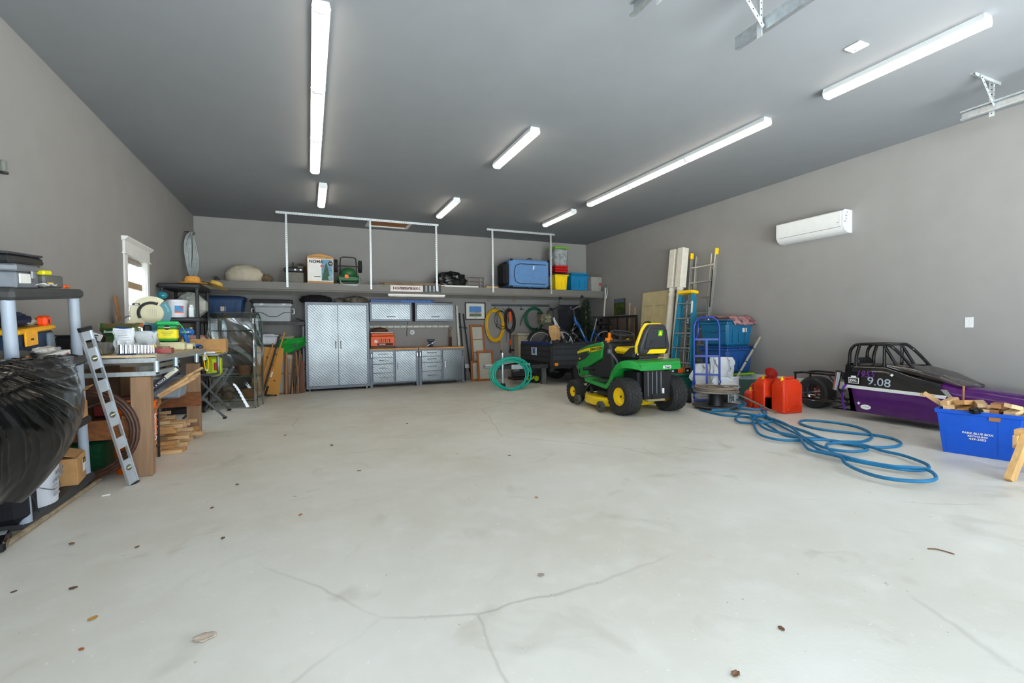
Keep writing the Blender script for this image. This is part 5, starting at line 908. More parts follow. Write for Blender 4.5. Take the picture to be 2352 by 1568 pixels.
t = thing('fabric_bin', 'grey fabric bin with black strap rim behind the first hanging post', 'bin', (sx_(676), 10.36, SZ)); B().rbox((0, 0, .11), (.34, .3, .22), .02).obj('body', mat('fabric_grey', '6f6d66', .9, bump=.2, bscale=120), t); B().rbox((0, 0, .255), (.36, .32, .09), .02).obj('rim_band', 'black_plastic', t); B().rbox((-.02, 0, .35), (.04, .04, .14), .01).obj('handle_clip', 'black_plastic', t); [B().cyl((x, -.162, .26), (x, -.166, .26), .02, n=12).obj('eyelet', 'chrome', t) for x in (.02, .12)]
t = thing('tree_box', 'white and blue artificial tree box with tan edges on the shelf', 'box', (sx_(736), 10.34, SZ), .02); bx = .50; B().rbox((0, .1, .27), (bx, .42, .54), .006).obj('carton', 'cardboard', t); B().bb(-.235, .235, -.114, -.111, .05, .5).obj('printed_face', 'paper', t)
B().bb(.02, .23, -.116, -.114, .06, .49).obj('blue_scene', mat('scene_blue', '5d8aa8', .5, var=.35, scale=9), t); B().prism([(.02, .07), (.2, .07), (.16, .2), (.125, .40), (.11, .42), (.09, .38), (.05, .2)], .116, .119, fr((0, 0, 0), (1, 0, 0), (0, 0, 1), (0, -1, 0))).obj('tree_print', mat('tree_print', '2c5238', .6, var=.4, scale=50), t)
txt('NOMA', .085, fr((-.08, -.117, .44), (1, 0, 0), (0, 0, 1)), 'ink', t, bold=.002); B().bb(.0, .07, -.119, -.117, .34, .37).obj('red_tag', 'red_plastic', t)
q = B().cyl((.19, -.117, .41), (.19, -.12, .41), .045, n=20).obj('round_badge', 'ink', t); txt('43', .045, fr((.19, -.123, .41), (1, 0, 0), (0, 0, 1)), 'paper', q); B().cyl((.19, -.117, .12), (.19, -.12, .12), .05, n=20).obj('round_photo', mat('photo_round', '7a9aa0', .5, var=.3, scale=30), t); B().bb(-.12, .0, -.117, -.115, .13, .145).obj('stand_print', 'ink', t)
B().prism([(-.25, 0), (.25, 0), (0, .07)], -.1, .3, fr((0, 0, .545), (1, 0, 0), (0, 0, 1), (0, 1, 0))).obj('top_flaps', 'cardboard', t)
t = thing('striped_bag', 'brown striped case wrapped in plastic beside the tree box', 'case', (sx_(690), 10.74, SZ)); B().rbox((0, 0, .22), (.22, .36, .44), .06).obj('case', mat('case_stripe', '5c5448', .35, var=.4, scale=10, stretch=(12, 1, 1)), t)
# seed spreader style machine
t = thing('garden_spreader', 'green garden machine with black wheels and a hoop handle on the shelf', 'garden machine', (sx_(801), 10.32, SZ)); m_gs = mat('spreader_green', '1f5a30', .45, var=.1)
B().rbox((0, .05, .12), (.46, .3, .16), .05).obj('deck', m_gs, t); B().ell((0, .02, .24), (.16, .14, .12), 18, 10).obj('engine_cover', m_gs, t); B().rbox((0, .03, .03), (.4, .3, .06), .02).obj('underside', 'black_plastic', t); B().cyl((-.05, -.12, .16), (-.05, -.14, .16), .04, n=14).obj('orange_knob', 'orange_plastic', t)
B().tube([(-.17, .05, .15), (-.16, .05, .45), (-.15, .05, .56), (-.1, .05, .58), (.1, .05, .58), (.15, .05, .56), (.16, .05, .45), (.17, .05, .15)], .014, 8).obj('hoop_handle', 'black_plastic', t); B().tube([(-.19, -.12, .15), (-.17, -.2, .02), (-.12, -.22, -.02), (.14, -.22, -.02), (.19, -.2, .02), (.2, -.12, .15)], .012, 8).obj('front_hoop', 'galv', t)
for sg in (-1, 1): w_ = B().cyl((sg*.21, .1, .40), (sg*.27, .1, .40), .13, n=22).obj('wheel', 'black_rubber', t); B().cyl((sg*.205, .1, .40), (sg*.275, .1, .40), .05, n=14).obj('hub', 'dark_plastic', w_)
B().cyl((-.2, .1, .40), (.2, .1, .40), .012).obj('axle', 'black_plastic', t)
# slats, sign, board
rnd = random.Random(2)
for i in range(9):
    t = thing('old_slat', 'weathered wooden slat in the heap on the shelf above the sign', 'wood', (sx_(944)+rnd.uniform(-.06, .06), 10.14+.05*(i % 3), SZ+.022*(i//3)+.002), group='weathered slats on the shelf'); B().box((0, 0, .009), (rnd.uniform(1.1, 1.32), .04, .018), None, rz=rnd.uniform(-.015, .015)).obj('slat', mat('old_wood', '7d6b55', .9, var=.3, scale=9, stretch=(1, 8, 8)), t)
t = thing('street_sign', 'white street sign with dark red lettering on the front of the shelf', 'sign', (sx_(930), YH-.004, ZF0+.05)); Lx = .69; B().bb(-Lx/2, Lx/2, -.006, 0, 0, .13).obj('plate', mat('sign_white', 'd9d2cf', .5, var=.1), t); txt('B 4124 FIREFIGHTER BLVD C', .075, fr((0, -.007, .065), (1, 0, 0), (0, 0, 1)), mat('sign_red', '4a1218', .5), t, sx=.62, bold=.004)
t = thing('slotted_board', 'dark slotted panel with pale bars on the front of the shelf beside the sign', 'panel', (sx_(987), YH-.004, ZF0+.05)); B().bb(-.2, .2, -.006, 0, 0, .15).obj('panel', 'dark_plastic', t); [B().bb(-.15+.085*i, -.11+.085*i, -.008, -.006, .01, .14).obj('bar', 'grey_plastic', t) for i in range(4)]
t = thing('white_board', 'flat white board lying on the shelf under the black bag', 'board', (sx_(1042, 10.25), 10.27, SZ)); B().rbox((0, 0, .02), (1.12, .22, .04), .004).obj('board', 'white_paint', t)
t = thing('shelf_bag', 'shiny black garbage bag lying on the shelf', 'garbage bag', (sx_(1043), 10.58, SZ)); B().ell((0, 0, .17), (.37, .17, .22), 48, 28, amp=.22, fq=4, seed=8, flat=0).obj('bag', mat('bag_gloss', '111114', .3, var=.2, bump=.3, bscale=14), t)
t = thing('folded_rack', 'small folded metal rack standing on the shelf beside the black bag', 'rack', (sx_(1100), 10.52, SZ)); [B().bb(x-.012, x+.012, -.02, .02, 0, .27).obj('upright', mat('rack_grey', '7d7a74', .5, .3), t) for x in (-.18, .1, .2)]; [B().bb(-.2, .22, -.012, .012, z-.012, z+.012).obj('rail', mat('rack_brown', '4a3c36', .5), t) for z in (.09, .18, .27)]
t = thing('wood_block_shelf', 'pale wood pieces lying on the shelf before the blue crate', 'wood', (sx_(1130), 10.3, SZ)); B().box((0, 0, .03), (.3, .06, .05), None, rz=.1).obj('piece', 'wood_pale', t)
# blue crate
t = thing('pet_crate', 'blue fabric folding pet crate with black mesh end on the shelf', 'pet crate', (sx_(1212, 10.2), 10.45, SZ+.045)); W2 = .62; m_cb = mat('crate_blue', '5b83b4', .8, var=.08, bump=.15, bscale=200); B().rbox((.06, 0, .34), (1.06, .5, .66), .03).obj('body', m_cb, t)
B().rbox((-.53, 0, .32), (.16, .46, .56), .06).obj('mesh_end', mat('mesh_black', '15171c', .8, bump=.3, bscale=250), t); rr = [(-.32, .62), (.46, .62)]
B().tube([(.5, -.256, .56), (-.2, -.256, .56), (-.31, -.256, .52), (-.35, -.256, .4), (-.35, -.256, .25), (-.31, -.256, .13), (-.2, -.256, .09), (.48, -.256, .09)], .009, 6).obj('zipper', 'ink', t); B().rbox((.06, -.258, .50), (.04, .004, .09), .004, T(0, 0, 0, 0, .2)).obj('white_tag', 'paper', t)
B().tube([(.0, -.2, .665), (.04, -.2, .70), (.12, -.2, .70), (.15, -.2, .665)], .012, 7, k=3).obj('carry_handle', 'ink', t); [B().rbox((x, -.24, z), (.07, .04, .05), .012).obj('corner_patch', 'ink', t) for x, z in ((-.42, .02), (-.42, .65), (.57, .02), (.57, .65))]
B().tube([(-.02, -.24, .01), (.02, -.27, -.03), (.1, -.27, -.03), (.13, -.24, .01)], .01, 7, k=3).obj('lower_handle', 'ink', t)
# totes
t = tote('yellow_tote', 'bright yellow storage tote on the shelf beside the hanging post', (sx_(1287), 10.42, SZ), .36, .40, .40, mat('tote_yel', 'f2cc0c', .4, var=.04), mat('lid_black', '2c2a38', .45))
t = thing('lid_stack', 'stack of red tote lids on the yellow tote', 'lids', (sx_(1287), 10.42, SZ+.447)); [B().rbox((0, 0, .03+.06*i), (.38, .42, .05), .015).obj('lid', mat('lid_red', 'c01f20', .4), t) for i in range(3)]
t = thing('clear_tote', 'clear tote with bright green lid at the top of the yellow tote stack', 'tote', (sx_(1287), 10.42, SZ+.626)); B().rbox((0, 0, .21), (.38, .42, .42), .03, taper=(.88, .88)).obj('body', mat('clear_tote', '9aa0a2', .12, var=.35, scale=12, alpha=.7), t); B().rbox((0, 0, .435), (.42, .46, .04), .014).obj('lid', mat('lid_lime', '6fb52a', .4), t); b = B(); rnd = random.Random(5); [b.ell((rnd.uniform(-.12, .12), rnd.uniform(-.12, .12), .06+.05*i), (.08, .08, .05), 10, 6) for i in range(6)]; b.obj('contents', 'paper', t, kind='stuff')
t = tote('blue_tote', 'bright blue storage tote on the shelf near the wall corner', (sx_(1328), 10.42, SZ), .52, .42, .40, mat('tote_blue', '1276a8', .4, var=.04)); B().rbox((0, 0, .43), (.5, .4, .05), .015).obj('inner_tote_rim', mat('tote_blue', '1276a8'), t)
t = thing('navy_lid', 'navy tote lid with a yellow stripe leaning on the bright blue tote', 'lid', (sx_(1310), 10.85, SZ), rot=(0, -.25, 0)); B().rbox((0, 0, .29), (.05, .4, .58), .015).obj('lid', mat('lid_navy', '17263c', .4), t); B().rbox((.0, -.202, .36), (.012, .004, .34), .001).obj('yellow_stripe', mat('stripe_yel', 'd4d82a', .4), t)
t = thing('clear_box', 'frosted clear box with a red label on the shelf by the corner', 'box', (sx_(1367), 10.45, SZ), .1); B().rbox((0, 0, .19), (.36, .4, .38), .012, taper=(.9, .9)).obj('box', mat('frost', 'a8a8a4', .3, var=.05, alpha=.75), t); B().rbox((.11, -.19, .2), (.08, .004, .1), .001).obj('label', mat('lab_red', 'b04038', .5, var=.3, scale=40), t)
# ================================================================ on top of the tall cabinet
t = thing('black_coat', 'dark furry black bundle on top of the tall cabinet', 'bundle', (.18, 10.66, 1.842)); B().ell((-.02, 0, .06), (.32, .18, .10), 24, 10, amp=.25, seed=13, flat=0).obj('bundle', mat('fur_black', '17161a', .95, bump=1, bscale=90), t)
t = thing('camo_bag', 'camouflage bag lying on top of the tall cabinet', 'bag', (.88, 10.66, 1.842)); B().ell((.08, 0, .05), (.24, .17, .10), 24, 10, amp=.25, seed=14, flat=0).ell((-.22, 0, .03), (.14, .12, .07), 16, 8, amp=.3, seed=15, flat=0).obj('bag', mat('camo', '3c342a', .9, scale=16, col2='7d7468'), t, kind=None)
# ================================================================ grey rack beside the tall cabinet
t = thing('utility_rack', 'grey post utility rack with black shelves beside the tall cabinet', 'rack', (-.53, 10.78, 0)); RW, RD = .92, .5
for z in (.12, .50, .95, 1.41):
    B().bb(-RW/2, RW/2, -RD/2, RD/2, z, z+.02).obj('shelf', 'black_plastic', t); q = B().bb(-RW/2, RW/2, -RD/2-.008, -RD/2, z-.035, z+.03).obj('shelf_lip', 'black_plastic', t)
    [B().bb(-.36+.16*i, -.24+.16*i, -RD/2-.011, -RD/2-.008, z-.022, z+.02).obj('lip_panel', 'dark_plastic', q) for i in range(5)]
for sx in (-1, 1):
    for sy in (-1, 1):
        p_ = B().cyl((sx*(RW/2-.03), sy*(RD/2-.03), 0), (sx*(RW/2-.03), sy*(RD/2-.03), 1.43), .024, n=12).obj('post', mat('rack_post', '80868c', .45), t)
        [B().cyl((sx*(RW/2-.03), sy*(RD/2-.03), z-.05), (sx*(RW/2-.03), sy*(RD/2-.03), z+.045), .033, n=12).obj('joint', 'black_plastic', p_) for z in (.12, .50, .95, 1.41)]
t = thing('grey_cooler', 'light grey wheeled cooler on the top of the utility rack', 'cooler', (-.65, 10.74, 1.432)); m_co = mat('cooler_grey', '9a9ea2', .45, var=.03); B().rbox((0, 0, .16), (.68, .38, .32), .025, taper=(.94, .94)).obj('body', m_co, t); B().rbox((0, 0, .35), (.71, .4, .07), .02).obj('lid', mat('cooler_lid', 'a9acae', .45), t); B().tube([(-.33, -.188, .2), (-.2, -.19, .19), (-.08, -.186, .12), (.0, -.186, .11), (.08, -.186, .12), (.2, -.19, .19), (.33, -.188, .2)], .007, 6, k=4).obj('curved_groove', 'dark_plastic', t)
for sg in (-1, 1): B().tube([(sg*.345, -.1, .28), (sg*.385, -.1, .27), (sg*.385, -.1, .18), (sg*.35, -.1, .17)], .012, 7).obj('side_handle', 'white_plastic', t); B().rbox((sg*.2, -.203, .36), (.06, .008, .03), .003).obj('hinge', 'white_plastic', t)
t = thing('black_tray', 'flat black tray lying on the grey cooler', 'tray', (-.66, 10.74, 1.818)); B().rbox((0, 0, .035), (.74, .34, .07), .012).obj('tray', mat('tray_black', '121214', .6), t); B().rbox((-.38, 0, .04), (.06, .2, .03), .008).obj('grip', 'black_plastic', t)
t = thing('coiled_strap', 'coil of black strap on the corner of the utility rack', 'strap', (-.16, 10.62, 1.432)); B().tube([(.07*math.cos(a*.5), .05*math.sin(a*.5), .012+.06*abs(math.sin(a*.25))) for a in range(26)], .012, 7, k=2).obj('strap', 'black_plastic', t)
t = thing('white_basin', 'white plastic basin with a lid on the utility rack', 'basin', (-.74, 10.66, .972)); B().rbox((0, 0, .09), (.33, .28, .18), .03, taper=(.82, .82)).obj('basin', mat('basin_white', 'ccd0d8', .4), t); B().rbox((0, 0, .19), (.36, .3, .03), .01).rbox((0, 0, .21), (.2, .16, .03), .012).obj('lid', mat('basin_white', 'ccd0d8'), t)
t = thing('beige_basin', 'beige plastic basin with dirt specks on the utility rack', 'basin', (-.42, 10.66, .972)); B().rbox((0, 0, .09), (.30, .26, .17), .03, taper=(.86, .86)).obj('basin', mat('basin_beige', 'a39a86', .6, var=.1), t); B().rbox((0, 0, .172), (.32, .28, .02), .008).obj('rim', mat('basin_beige', 'a39a86'), t)
t = thing('green_cloth', 'bright green cloth hanging over the edge of the utility rack', 'cloth', (-.26, 10.5, .86)); b = B()
def cl(u, v): return (-.26+.48*u-.10*v*(1-u), -.02-.05*math.sin(v*3+u*5)+.02*noise.noise(Vector((u*5, v*5, 0))), .27-.30*v*(.35+.65*math.sin(PI*min(1, .25+u*.7)))-.05*(1-u)+.03*noise.noise(Vector((u*4, v*4, 3))))
b.grid(cl, 26, 20).obj('cloth', mat('cloth_green', '0d8a2c', .7, var=.15), t, solid=.008)
# plywood and garden tools leaning there
t = thing('plywood_sheet', 'orange tinted plywood sheet leaning against the utility rack', 'plywood', (-.78, 10.18, 0), rot=(-.16, .10, 0)); m_ply = mat('plywood', 'b9802f', .6, var=.15, scale=3, col2='c98f3c', stretch=(1, 1, .3)); B().bb(-.27, .23, 0, .014, .02, .95).obj('sheet', m_ply, t)
q = [B().ell((x, -.001, z), (.025, .002, .014), 10, 6).obj('knot', mat('knot', '6a3e16', .7), t) for x, z in ((.05, .6), (-.12, .55), (.12, .3), (-.05, .75), (.1, .82))]
t = thing('plywood_sheet', 'narrow plywood offcut standing at the edge of the larger plywood sheet', 'plywood', (-.92, 10.06, 0), rot=(-.12, .05, 0)); B().bb(-.05, .05, 0, .012, 0.004, .36).obj('sheet', m_ply, t)
def pole(name, label, cat, a, c, r, m): return lean(name, label, cat, a, c, r, 0, m, True)
t = pole('garden_rake', 'wooden handled garden rake leaning on the plywood sheet', 'rake', (-.78, 10.0, .03), (-.44, 10.4, 1.22), .015, mat('handle_honey', 'c08a3c', .5, var=.15)); d = Vector((.34, .4, 1.19)); B().cyl(d*.0, d*.14, .02).obj('socket', 'ink', t); B().cyl(d*.28, d*.36, .0165).obj('white_band', 'paper', t)
b = B().tube([(-.02, 0, .02), (.14, -.02, .0), (.2, -.02, -.02)], .008, 6).bb(-.12, .2, -.02, .0, -.012, .006); [b.box((-.11+.035*i, -.05, -.015), (.008, .07, .008)) for i in range(9)]; b.obj('rake_head', mat('rake_iron', '2e261f', .6, .4), t, kind=None)
t = pole('shovel_handle', 'dark handled pole leaning between the two pale handles', 'pole', (-.84, 10.02, .0), (-.52, 10.36, 1.18), .016, mat('handle_dark', '2a2838', .5))
t = pole('broom_handle', 'pale wooden broom handle leaning at the plywood edge', 'broom', (-.93, 10.08, .0), (-.64, 10.3, 1.02), .012, mat('handle_pale', 'b58a58', .6)); B().cyl((0, 0, .28), (.025, .02, .38), .016).obj('white_sleeve', 'paper', t)
# boards and trim standing beside the cabinet
rnd = random.Random(9); cols = ['5b3a22', '9a7046', '7a4c2a', '3f2a1c', 'a27a50', '4c3423', '6b4528', '8a6238']
for i in range(9):
    x = -.46+.036*i; h = (.80, .84, .74, .86, .72, .9, .88, .84, .80)[i]; lx = rnd.uniform(-.10, .06)
    t = thing('trim_board', 'narrow stained trim board in the bundle leaning beside the tall cabinet', 'board', (x, 10.22+.012*(i % 3), 0), rot=(-.20, lx+.05, 0), group='trim boards beside the tall cabinet'); B().bb(-.014, .016, 0, .045, .004, h).obj('board', mat('trim_'+cols[i % 8], cols[i % 8], .6, var=.2, scale=6, stretch=(8, 8, .8)), t)
t = thing('panel_board', 'reddish brown panel with a white strip beside the bundle of trim boards', 'panel', (-.16, 10.33, 0), rot=(-.14, 0, 0)); B().bb(-.07, .07, 0, .02, .003, .64).obj('panel', mat('panel_red', '6b3a26', .55, var=.1), t); B().bb(-.065, -.035, -.003, 0, .08, .44).obj('white_strip', 'paper', t)
t = thing('grey_window_screen', 'grey paned wooden frame half hidden behind the trim boards', 'window frame', (-.55, 10.34, 0), rot=(-.16, .04, 0)); B().bb(0, .22, .01, .018, .03, .78).obj('pane', mat('screen_pane', 'b3b2a6'), t); [B().bb(a, c, 0, .025, z0, z1).obj('frame_rail', 'wood_mid', t) for a, c, z0, z1 in ((-.02, .0, 0, .8), (.22, .24, 0, .8), (0, .22, 0.004, .03), (0, .22, .4, .415), (0, .22, .78, .8))]
# ================================================================ trailer with bicycles
TX0, TX1, TY0, TY1, TB, TT = 4.80, 6.66, 8.95, 10.5, .50, .88
t = thing('utility_trailer', 'black steel utility trailer with ribbed sides loaded with bicycles', 'trailer', (5.8, 9.7, 0)); O = t.location.copy(); m_tr = mat('trailer_black', '26282c', .5, var=.1); m_tr2 = mat('trailer_panel', '363a40', .45, var=.1)
B(O).bb(TX0, TX1, TY0, TY1, TB-.04, TB).obj('bed', m_tr, t)
for y in (TY0, TY1-.03): 
    s_ = B(O).bb(TX0+.03, TX1, y, y+.03, TB-.06, TT).obj('side_panel', m_tr2, t)
    if y == TY0: [B(O).bb(TX0+.06, TX1-.02, y-.006, y, TB+.02+.13*i, TB+.05+.13*i).obj('panel_rib', m_tr, s_) for i in range(4)]; B(O).bb(TX0, TX1, y-.02, y+.05, TT-.01, TT+.02).obj('top_rail', m_tr, s_)
e_ = B(O).bb(TX0, TX0+.03, TY0, TY1, TB-.08, TT).obj('front_panel', m_tr2, t); [B(O).bb(TX0-.008, TX0, TY0+.08, TY1-.05, TB-.02+.12*i, TB+.02+.12*i).obj('panel_rib', m_tr, e_) for i in range(4)]
B(O).bb(TX0-.02, TX0+.05, TY0-.02, TY0+.05, TB-.2, TT+.03).obj('corner_post', m_tr, t); B(O).bb(TX0-.01, TX0+.02, TY0+.05, TY1-.05, TT, TT+.07).obj('blue_cover', mat('tarp_blue', '1d3674', .6, var=.1), t)
q = B(O).bb(TX0-.016, TX0-.01, 9.6, 9.88, TT-.24, TT-.06).obj('sticker', mat('sticker_white', 'c8d4e0', .5), t); B(O).bb(TX0-.018, TX0-.016, 9.68, 9.80, TT-.20, TT-.10).obj('sticker_blue', mat('sticker_blue', '2f6ea8', .5, var=.3, scale=40), q); B(O).bb(TX0-.018, TX0-.016, 9.64, 9.84, TT-.09, TT-.075).obj('sticker_text', mat('sticker_blue', '2f6ea8'), q)
q = B(O).rbox((TX0+.13, TY0-.016, TB-.04), (.09, .02, .07), .008).obj('marker_light', mat('amber', 'f08a0a', .3), t)
B(O).rbox((TX0+.02, TY0-.03, TB+.1), (.02, .03, .25), .008).obj('latch_handle', 'dark_plastic', t)
B(O).bb(TX0+.1, TX1-.1, TY0+.1, TY0+.16, TB-.14, TB-.04).obj('frame_beam', m_tr, t); B(O).bb(TX0+.1, TX1-.1, TY1-.16, TY1-.1, TB-.14, TB-.04).obj('frame_beam', m_tr, t); B(O).bb(5.65, 5.75, TY0+.05, TY1-.05, TB-.3, TB-.22).obj('axle', m_tr, t)
for y in (TY0+.06, TY1-.24):
    M = fr((5.7, y+.09, .29), (1, 0, 0), (0, 0, 1), (0, -1, 0)); w_ = B(O).lathe([(.17, -.09), (.26, -.095), (.29, -.06), (.29, .06), (.26, .095), (.17, .09)], 32, M, caps=False).obj('tire', m_tire, t); B(O).lathe([(.17, .08), (.15, .03), (.06, .02), (.05, .05), (.001, .05)], 24, M, caps=False).obj('rim', 'steel', w_)
B(O).tube([(5.45, TY0+.02, .42), (5.52, TY0+.0, .3), (5.58, TY0+.0, .2), (5.72, TY0+.0, .16)], .02, 8, k=3).obj('fender_arm', 'steel', t)
B(O).bb(4.80, 4.90, 9.36, 9.42, 0, .48).obj('support_leg', mat('leg_galv', '6d7072', .6, .3), t)
b = B(O); [b.bb(0, (Vector((3.7, 9.3, .42))-Vector(p_)).length, -.03, .03, -.04, .04, fr(p_, Vector((3.7, 9.3, .42))-Vector(p_), (0, 0, 1), None) @ Matrix.Rotation(PI/2, 4, 'X')) for p_ in ((4.8, 9.1, .42), (4.8, 10.3, .42))]; b.obj('drawbar', m_tr, t, kind='stuff')
B(O).rbox((3.55, 9.25, .45), (.36, .10, .09), .02).obj('coupler', 'galv', t); q = B(O).cyl((3.74, 9.12, .10), (3.74, 9.12, .62), .028, n=14).obj('jack_tube', 'galv', t); B(O).cyl((3.74, 9.12, .56), (3.74, 9.12, .74), .034, n=14).obj('jack_head', mat('jack_silver', 'b9c0c6', .3, .8), q); B(O).rbox((3.78, 9.12, .68), (.03, .03, .12), .008).obj('jack_crank', 'steel', q); B(O).rbox((3.74, 9.12, .05), (.10, .1, .1), .015).obj('jack_foot', 'black_plastic', q)
B(O).bb(3.95, 4.25, 9.13, 9.135, .38, .48).obj('warning_plate', mat('plate_white', 'c4ccd4', .5), t)
# mesh ramp gate
t = thing('ramp_gate', 'black framed mesh ramp gate standing upright on the trailer end', 'ramp gate', (6.76, 9.2, .50)); O = t.location.copy(); z0, z1, y0, y1 = .46, 1.53, 8.50, 9.95; xx = 6.76
for a in ((y0, y1, z0, z0+.05), (y0, y1, z1-.05, z1), (y0, y0+.05, z0+.05, z1-.05), (y1-.05, y1, z0+.05, z1-.05)): B(O).bb(xx-.02, xx+.02, *a).obj('frame_bar', 'black_plastic', t)
for k in (1, 2, 3): B(O).bb(xx-.012, xx+.012, y0+(y1-y0)*k/4-.015, y0+(y1-y0)*k/4+.015, z0+.05, z1-.05).obj('cross_bar', 'black_plastic', t)
b = B(O); n = 34
for i in range(-n, n):
    for sg in (1, -1):
        ya = y0+.05+(y1-y0-.1)*i/n*1.0; pts = []
        zz0, zz1 = z0+.05, z1-.05; yb = ya+sg*(zz1-zz0)*.6
        if sg < 0: ya, yb = ya+(y1-y0), yb+(y1-y0)
        P0, P1 = Vector((xx, ya, zz0)), Vector((xx, yb, zz1)); lo, hi = y0+.05, y1-.05
        def cp(P, Q):
            if P.y < lo and Q.y > lo: P = P.lerp(Q, (lo-P.y)/(Q.y-P.y))
            elif P.y > hi and Q.y < hi: P = P.lerp(Q, (hi-P.y)/(Q.y-P.y))
            return P
        if max(ya, yb) <= lo or min(ya, yb) >= hi: continue
        P0, P1 = cp(P0, P1), cp(P1, P0)
        if (P1-P0).length > .05: b.cyl(P0, P1, .004, n=4, caps=False)
b.obj('mesh', mat('mesh_brown', '3a2a20', .6), t, kind='stuff')
def ring(b, c, r, rr, M, n=40): b.tube([(c[0]+r*math.cos(2*PI*i/n), 0, c[2]+r*math.sin(2*PI*i/n)) for i in range(n)], rr, 8, True, M=M); return b
def bike(label, loc, rz, mf, col2, basket=False):
    t = thing('bicycle', label, 'bicycle', loc, rz); r = .36; wb = 1.24
    for cx in (0, wb):
        w_ = ring(B(), (cx, 0, r), r-.025, .026, None).obj('tire', m_tire, t); ring(B(), (cx, 0, r), r-.055, .011, None).obj('rim', mat('bike_rim', 'c9cdd2', .4), w_)
        b = B(); [b.cyl((cx, .02*(1 if i % 2 else -1), r), (cx+(r-.06)*math.cos(2*PI*i/22), 0, r+(r-.06)*math.sin(2*PI*i/22)), .0018, n=4, caps=False) for i in range(22)]; b.obj('spokes', 'steel', w_, kind='stuff'); B().cyl((cx, -.05, r), (cx, .05, r), .03 if cx == 0 else .06, n=14).obj('hub', 'dark_plastic', w_)
        B().tube([(cx+(r+.02)*math.cos(a), 0, r+(r+.02)*math.sin(a)) for a in [R(20+140*i/16) for i in range(17)]], .028, 8, flat=.5).obj('mudguard', 'black_plastic', t)
    H = Vector((.38, 0, .94)); BBk = Vector((.78, 0, .34)); ST = Vector((.92, 0, .72)); SD = Vector((.99, 0, .98))
    B().tube([H, (.50, 0, .77), (.66, 0, .47), BBk], .034, 10, k=3).obj('main_frame', mf, t); B().tube([BBk, ST], .022, 10).obj('seat_tube', mf, t); B().cyl((.5, -.036, .74), (.62, -.036, .52), .006, n=6).obj('decal_line', 'paper', t)
    b = B(); [b.cyl(ST*.8+BBk*.2+Vector((0, s_*.03, .0)), (wb, s_*.06, r), .011, n=8).cyl(BBk+Vector((0, s_*.03, 0)), (wb, s_*.06, r), .012, n=8) for s_ in (-1, 1)]; b.obj('rear_stays', mf, t, kind='stuff')
    B().cyl(H+Vector((.03, 0, -.1)), H+Vector((-.02, 0, .08)), .03, n=12).obj('head_tube', mf, t); b = B(); [b.cyl(H+Vector((.03, s_*.05, -.12)), (0, s_*.055, r), .014, n=8) for s_ in (-1, 1)]; b.obj('fork', 'black_plastic', t, kind='stuff')
    B().cyl(H, H+Vector((-.04, 0, .27)), .016, n=10).obj('stem', 'black_plastic', t); hb = H+Vector((-.05, 0, .27))
    B().tube([hb+Vector((.16, -.31, .03)), hb+Vector((.06, -.2, .06)), hb+Vector((-.02, -.07, .0)), hb+Vector((-.02, .07, 0)), hb+Vector((.06, .2, .06)), hb+Vector((.16, .31, .03))], .012, 8, k=4).obj('handlebar', col2, t)
    for s_ in (-1, 1): B().cyl(hb+Vector((.08, s_*.23, .055)), hb+Vector((.17, s_*.32, .03)), .018, n=10).obj('grip', 'black_rubber', t); B().tube([hb+Vector((.05, s_*.18, .06)), hb+Vector((.0, s_*.2, .03)), hb+Vector((.05, s_*.28, .0))], .006, 6, k=3).obj('brake_lever', 'chrome', t)
    m_ = B().cyl(hb+Vector((.06, -.21, .05)), hb+Vector((.06, -.25, .26)), .007, n=6).obj('mirror_arm', 'black_plastic', t); B().ell(hb+Vector((.06, -.30, .27)), (.02, .07, .035), 12, 8).obj('mirror', 'black_plastic', m_)
    b = B(); [b.tube([hb+Vector((-.02, .05*s_, .02)), hb+Vector((-.12, .06*s_, -.06)), hb+Vector((-.08, .03*s_, -.2)), H+Vector((.04, .0, -.12))], .005, 5, k=4) for s_ in (-1, .3, 1)]; b.obj('cables', 'ink', t, kind='stuff')
    B().cyl(ST, SD, .014, n=10).obj('seat_post', 'steel', t); B().prism([(-.14, -.02), (-.12, .02), (.02, .04), (.1, .1), (.14, .08), (.14, -.08), (.1, -.1), (.02, -.04), (-.12, -.02)][1:], 0, .05, T(SD.x+.03, 0, SD.z)).obj('saddle', 'black_rubber', t)
    B().bb(.98, 1.42, -.07, .07, .80, .815).obj('rear_rack', 'black_plastic', t); B().rbox((1.2, 0, .87), (.36, .14, .1), .02).obj('rack_bag', 'black_plastic', t); b = B(); [b.cyl((1.3, s_*.07, .8), (wb, s_*.06, r), .007, n=6) for s_ in (-1, 1)]; b.obj('rack_stay', 'black_plastic', t, kind='stuff')
    B().cyl((.78, -.05, .34), (.78, .05, .34), .08, n=16).obj('motor', 'black_plastic', t); B().cyl((.78, -.06, .34), (.66, -.09, .25), .012, n=8).obj('crank', 'black_plastic', t)
    if basket:
        q = B().rbox((.10, 0, .98), (.28, .34, .26), .05).obj('basket', mat('camo_bag', '3a3a2a', .8, scale=18, col2='8a8468'), t)
        B().rbox((.10, -.175, .98), (.2, .01, .16), .004).obj('basket_panel', mat('camo2', '24241c', .8, scale=22, col2='9a9880'), q)
    return t
m_bf = mat('bike_blue', '16559c', .3, coat=.4, var=.04)
bike('blue framed step through electric bicycle standing in the trailer', (5.47, 9.66, TB+.003), 0, m_bf, mat('bar_silver', 'b9bcc0', .3, .8))
bike('white framed bicycle with a camouflage front bag standing behind the blue bicycle', (5.20, 10.2, TB+.003), 0, mat('bike_white', 'c9ccd0', .3, coat=.3), 'black_plastic', True)
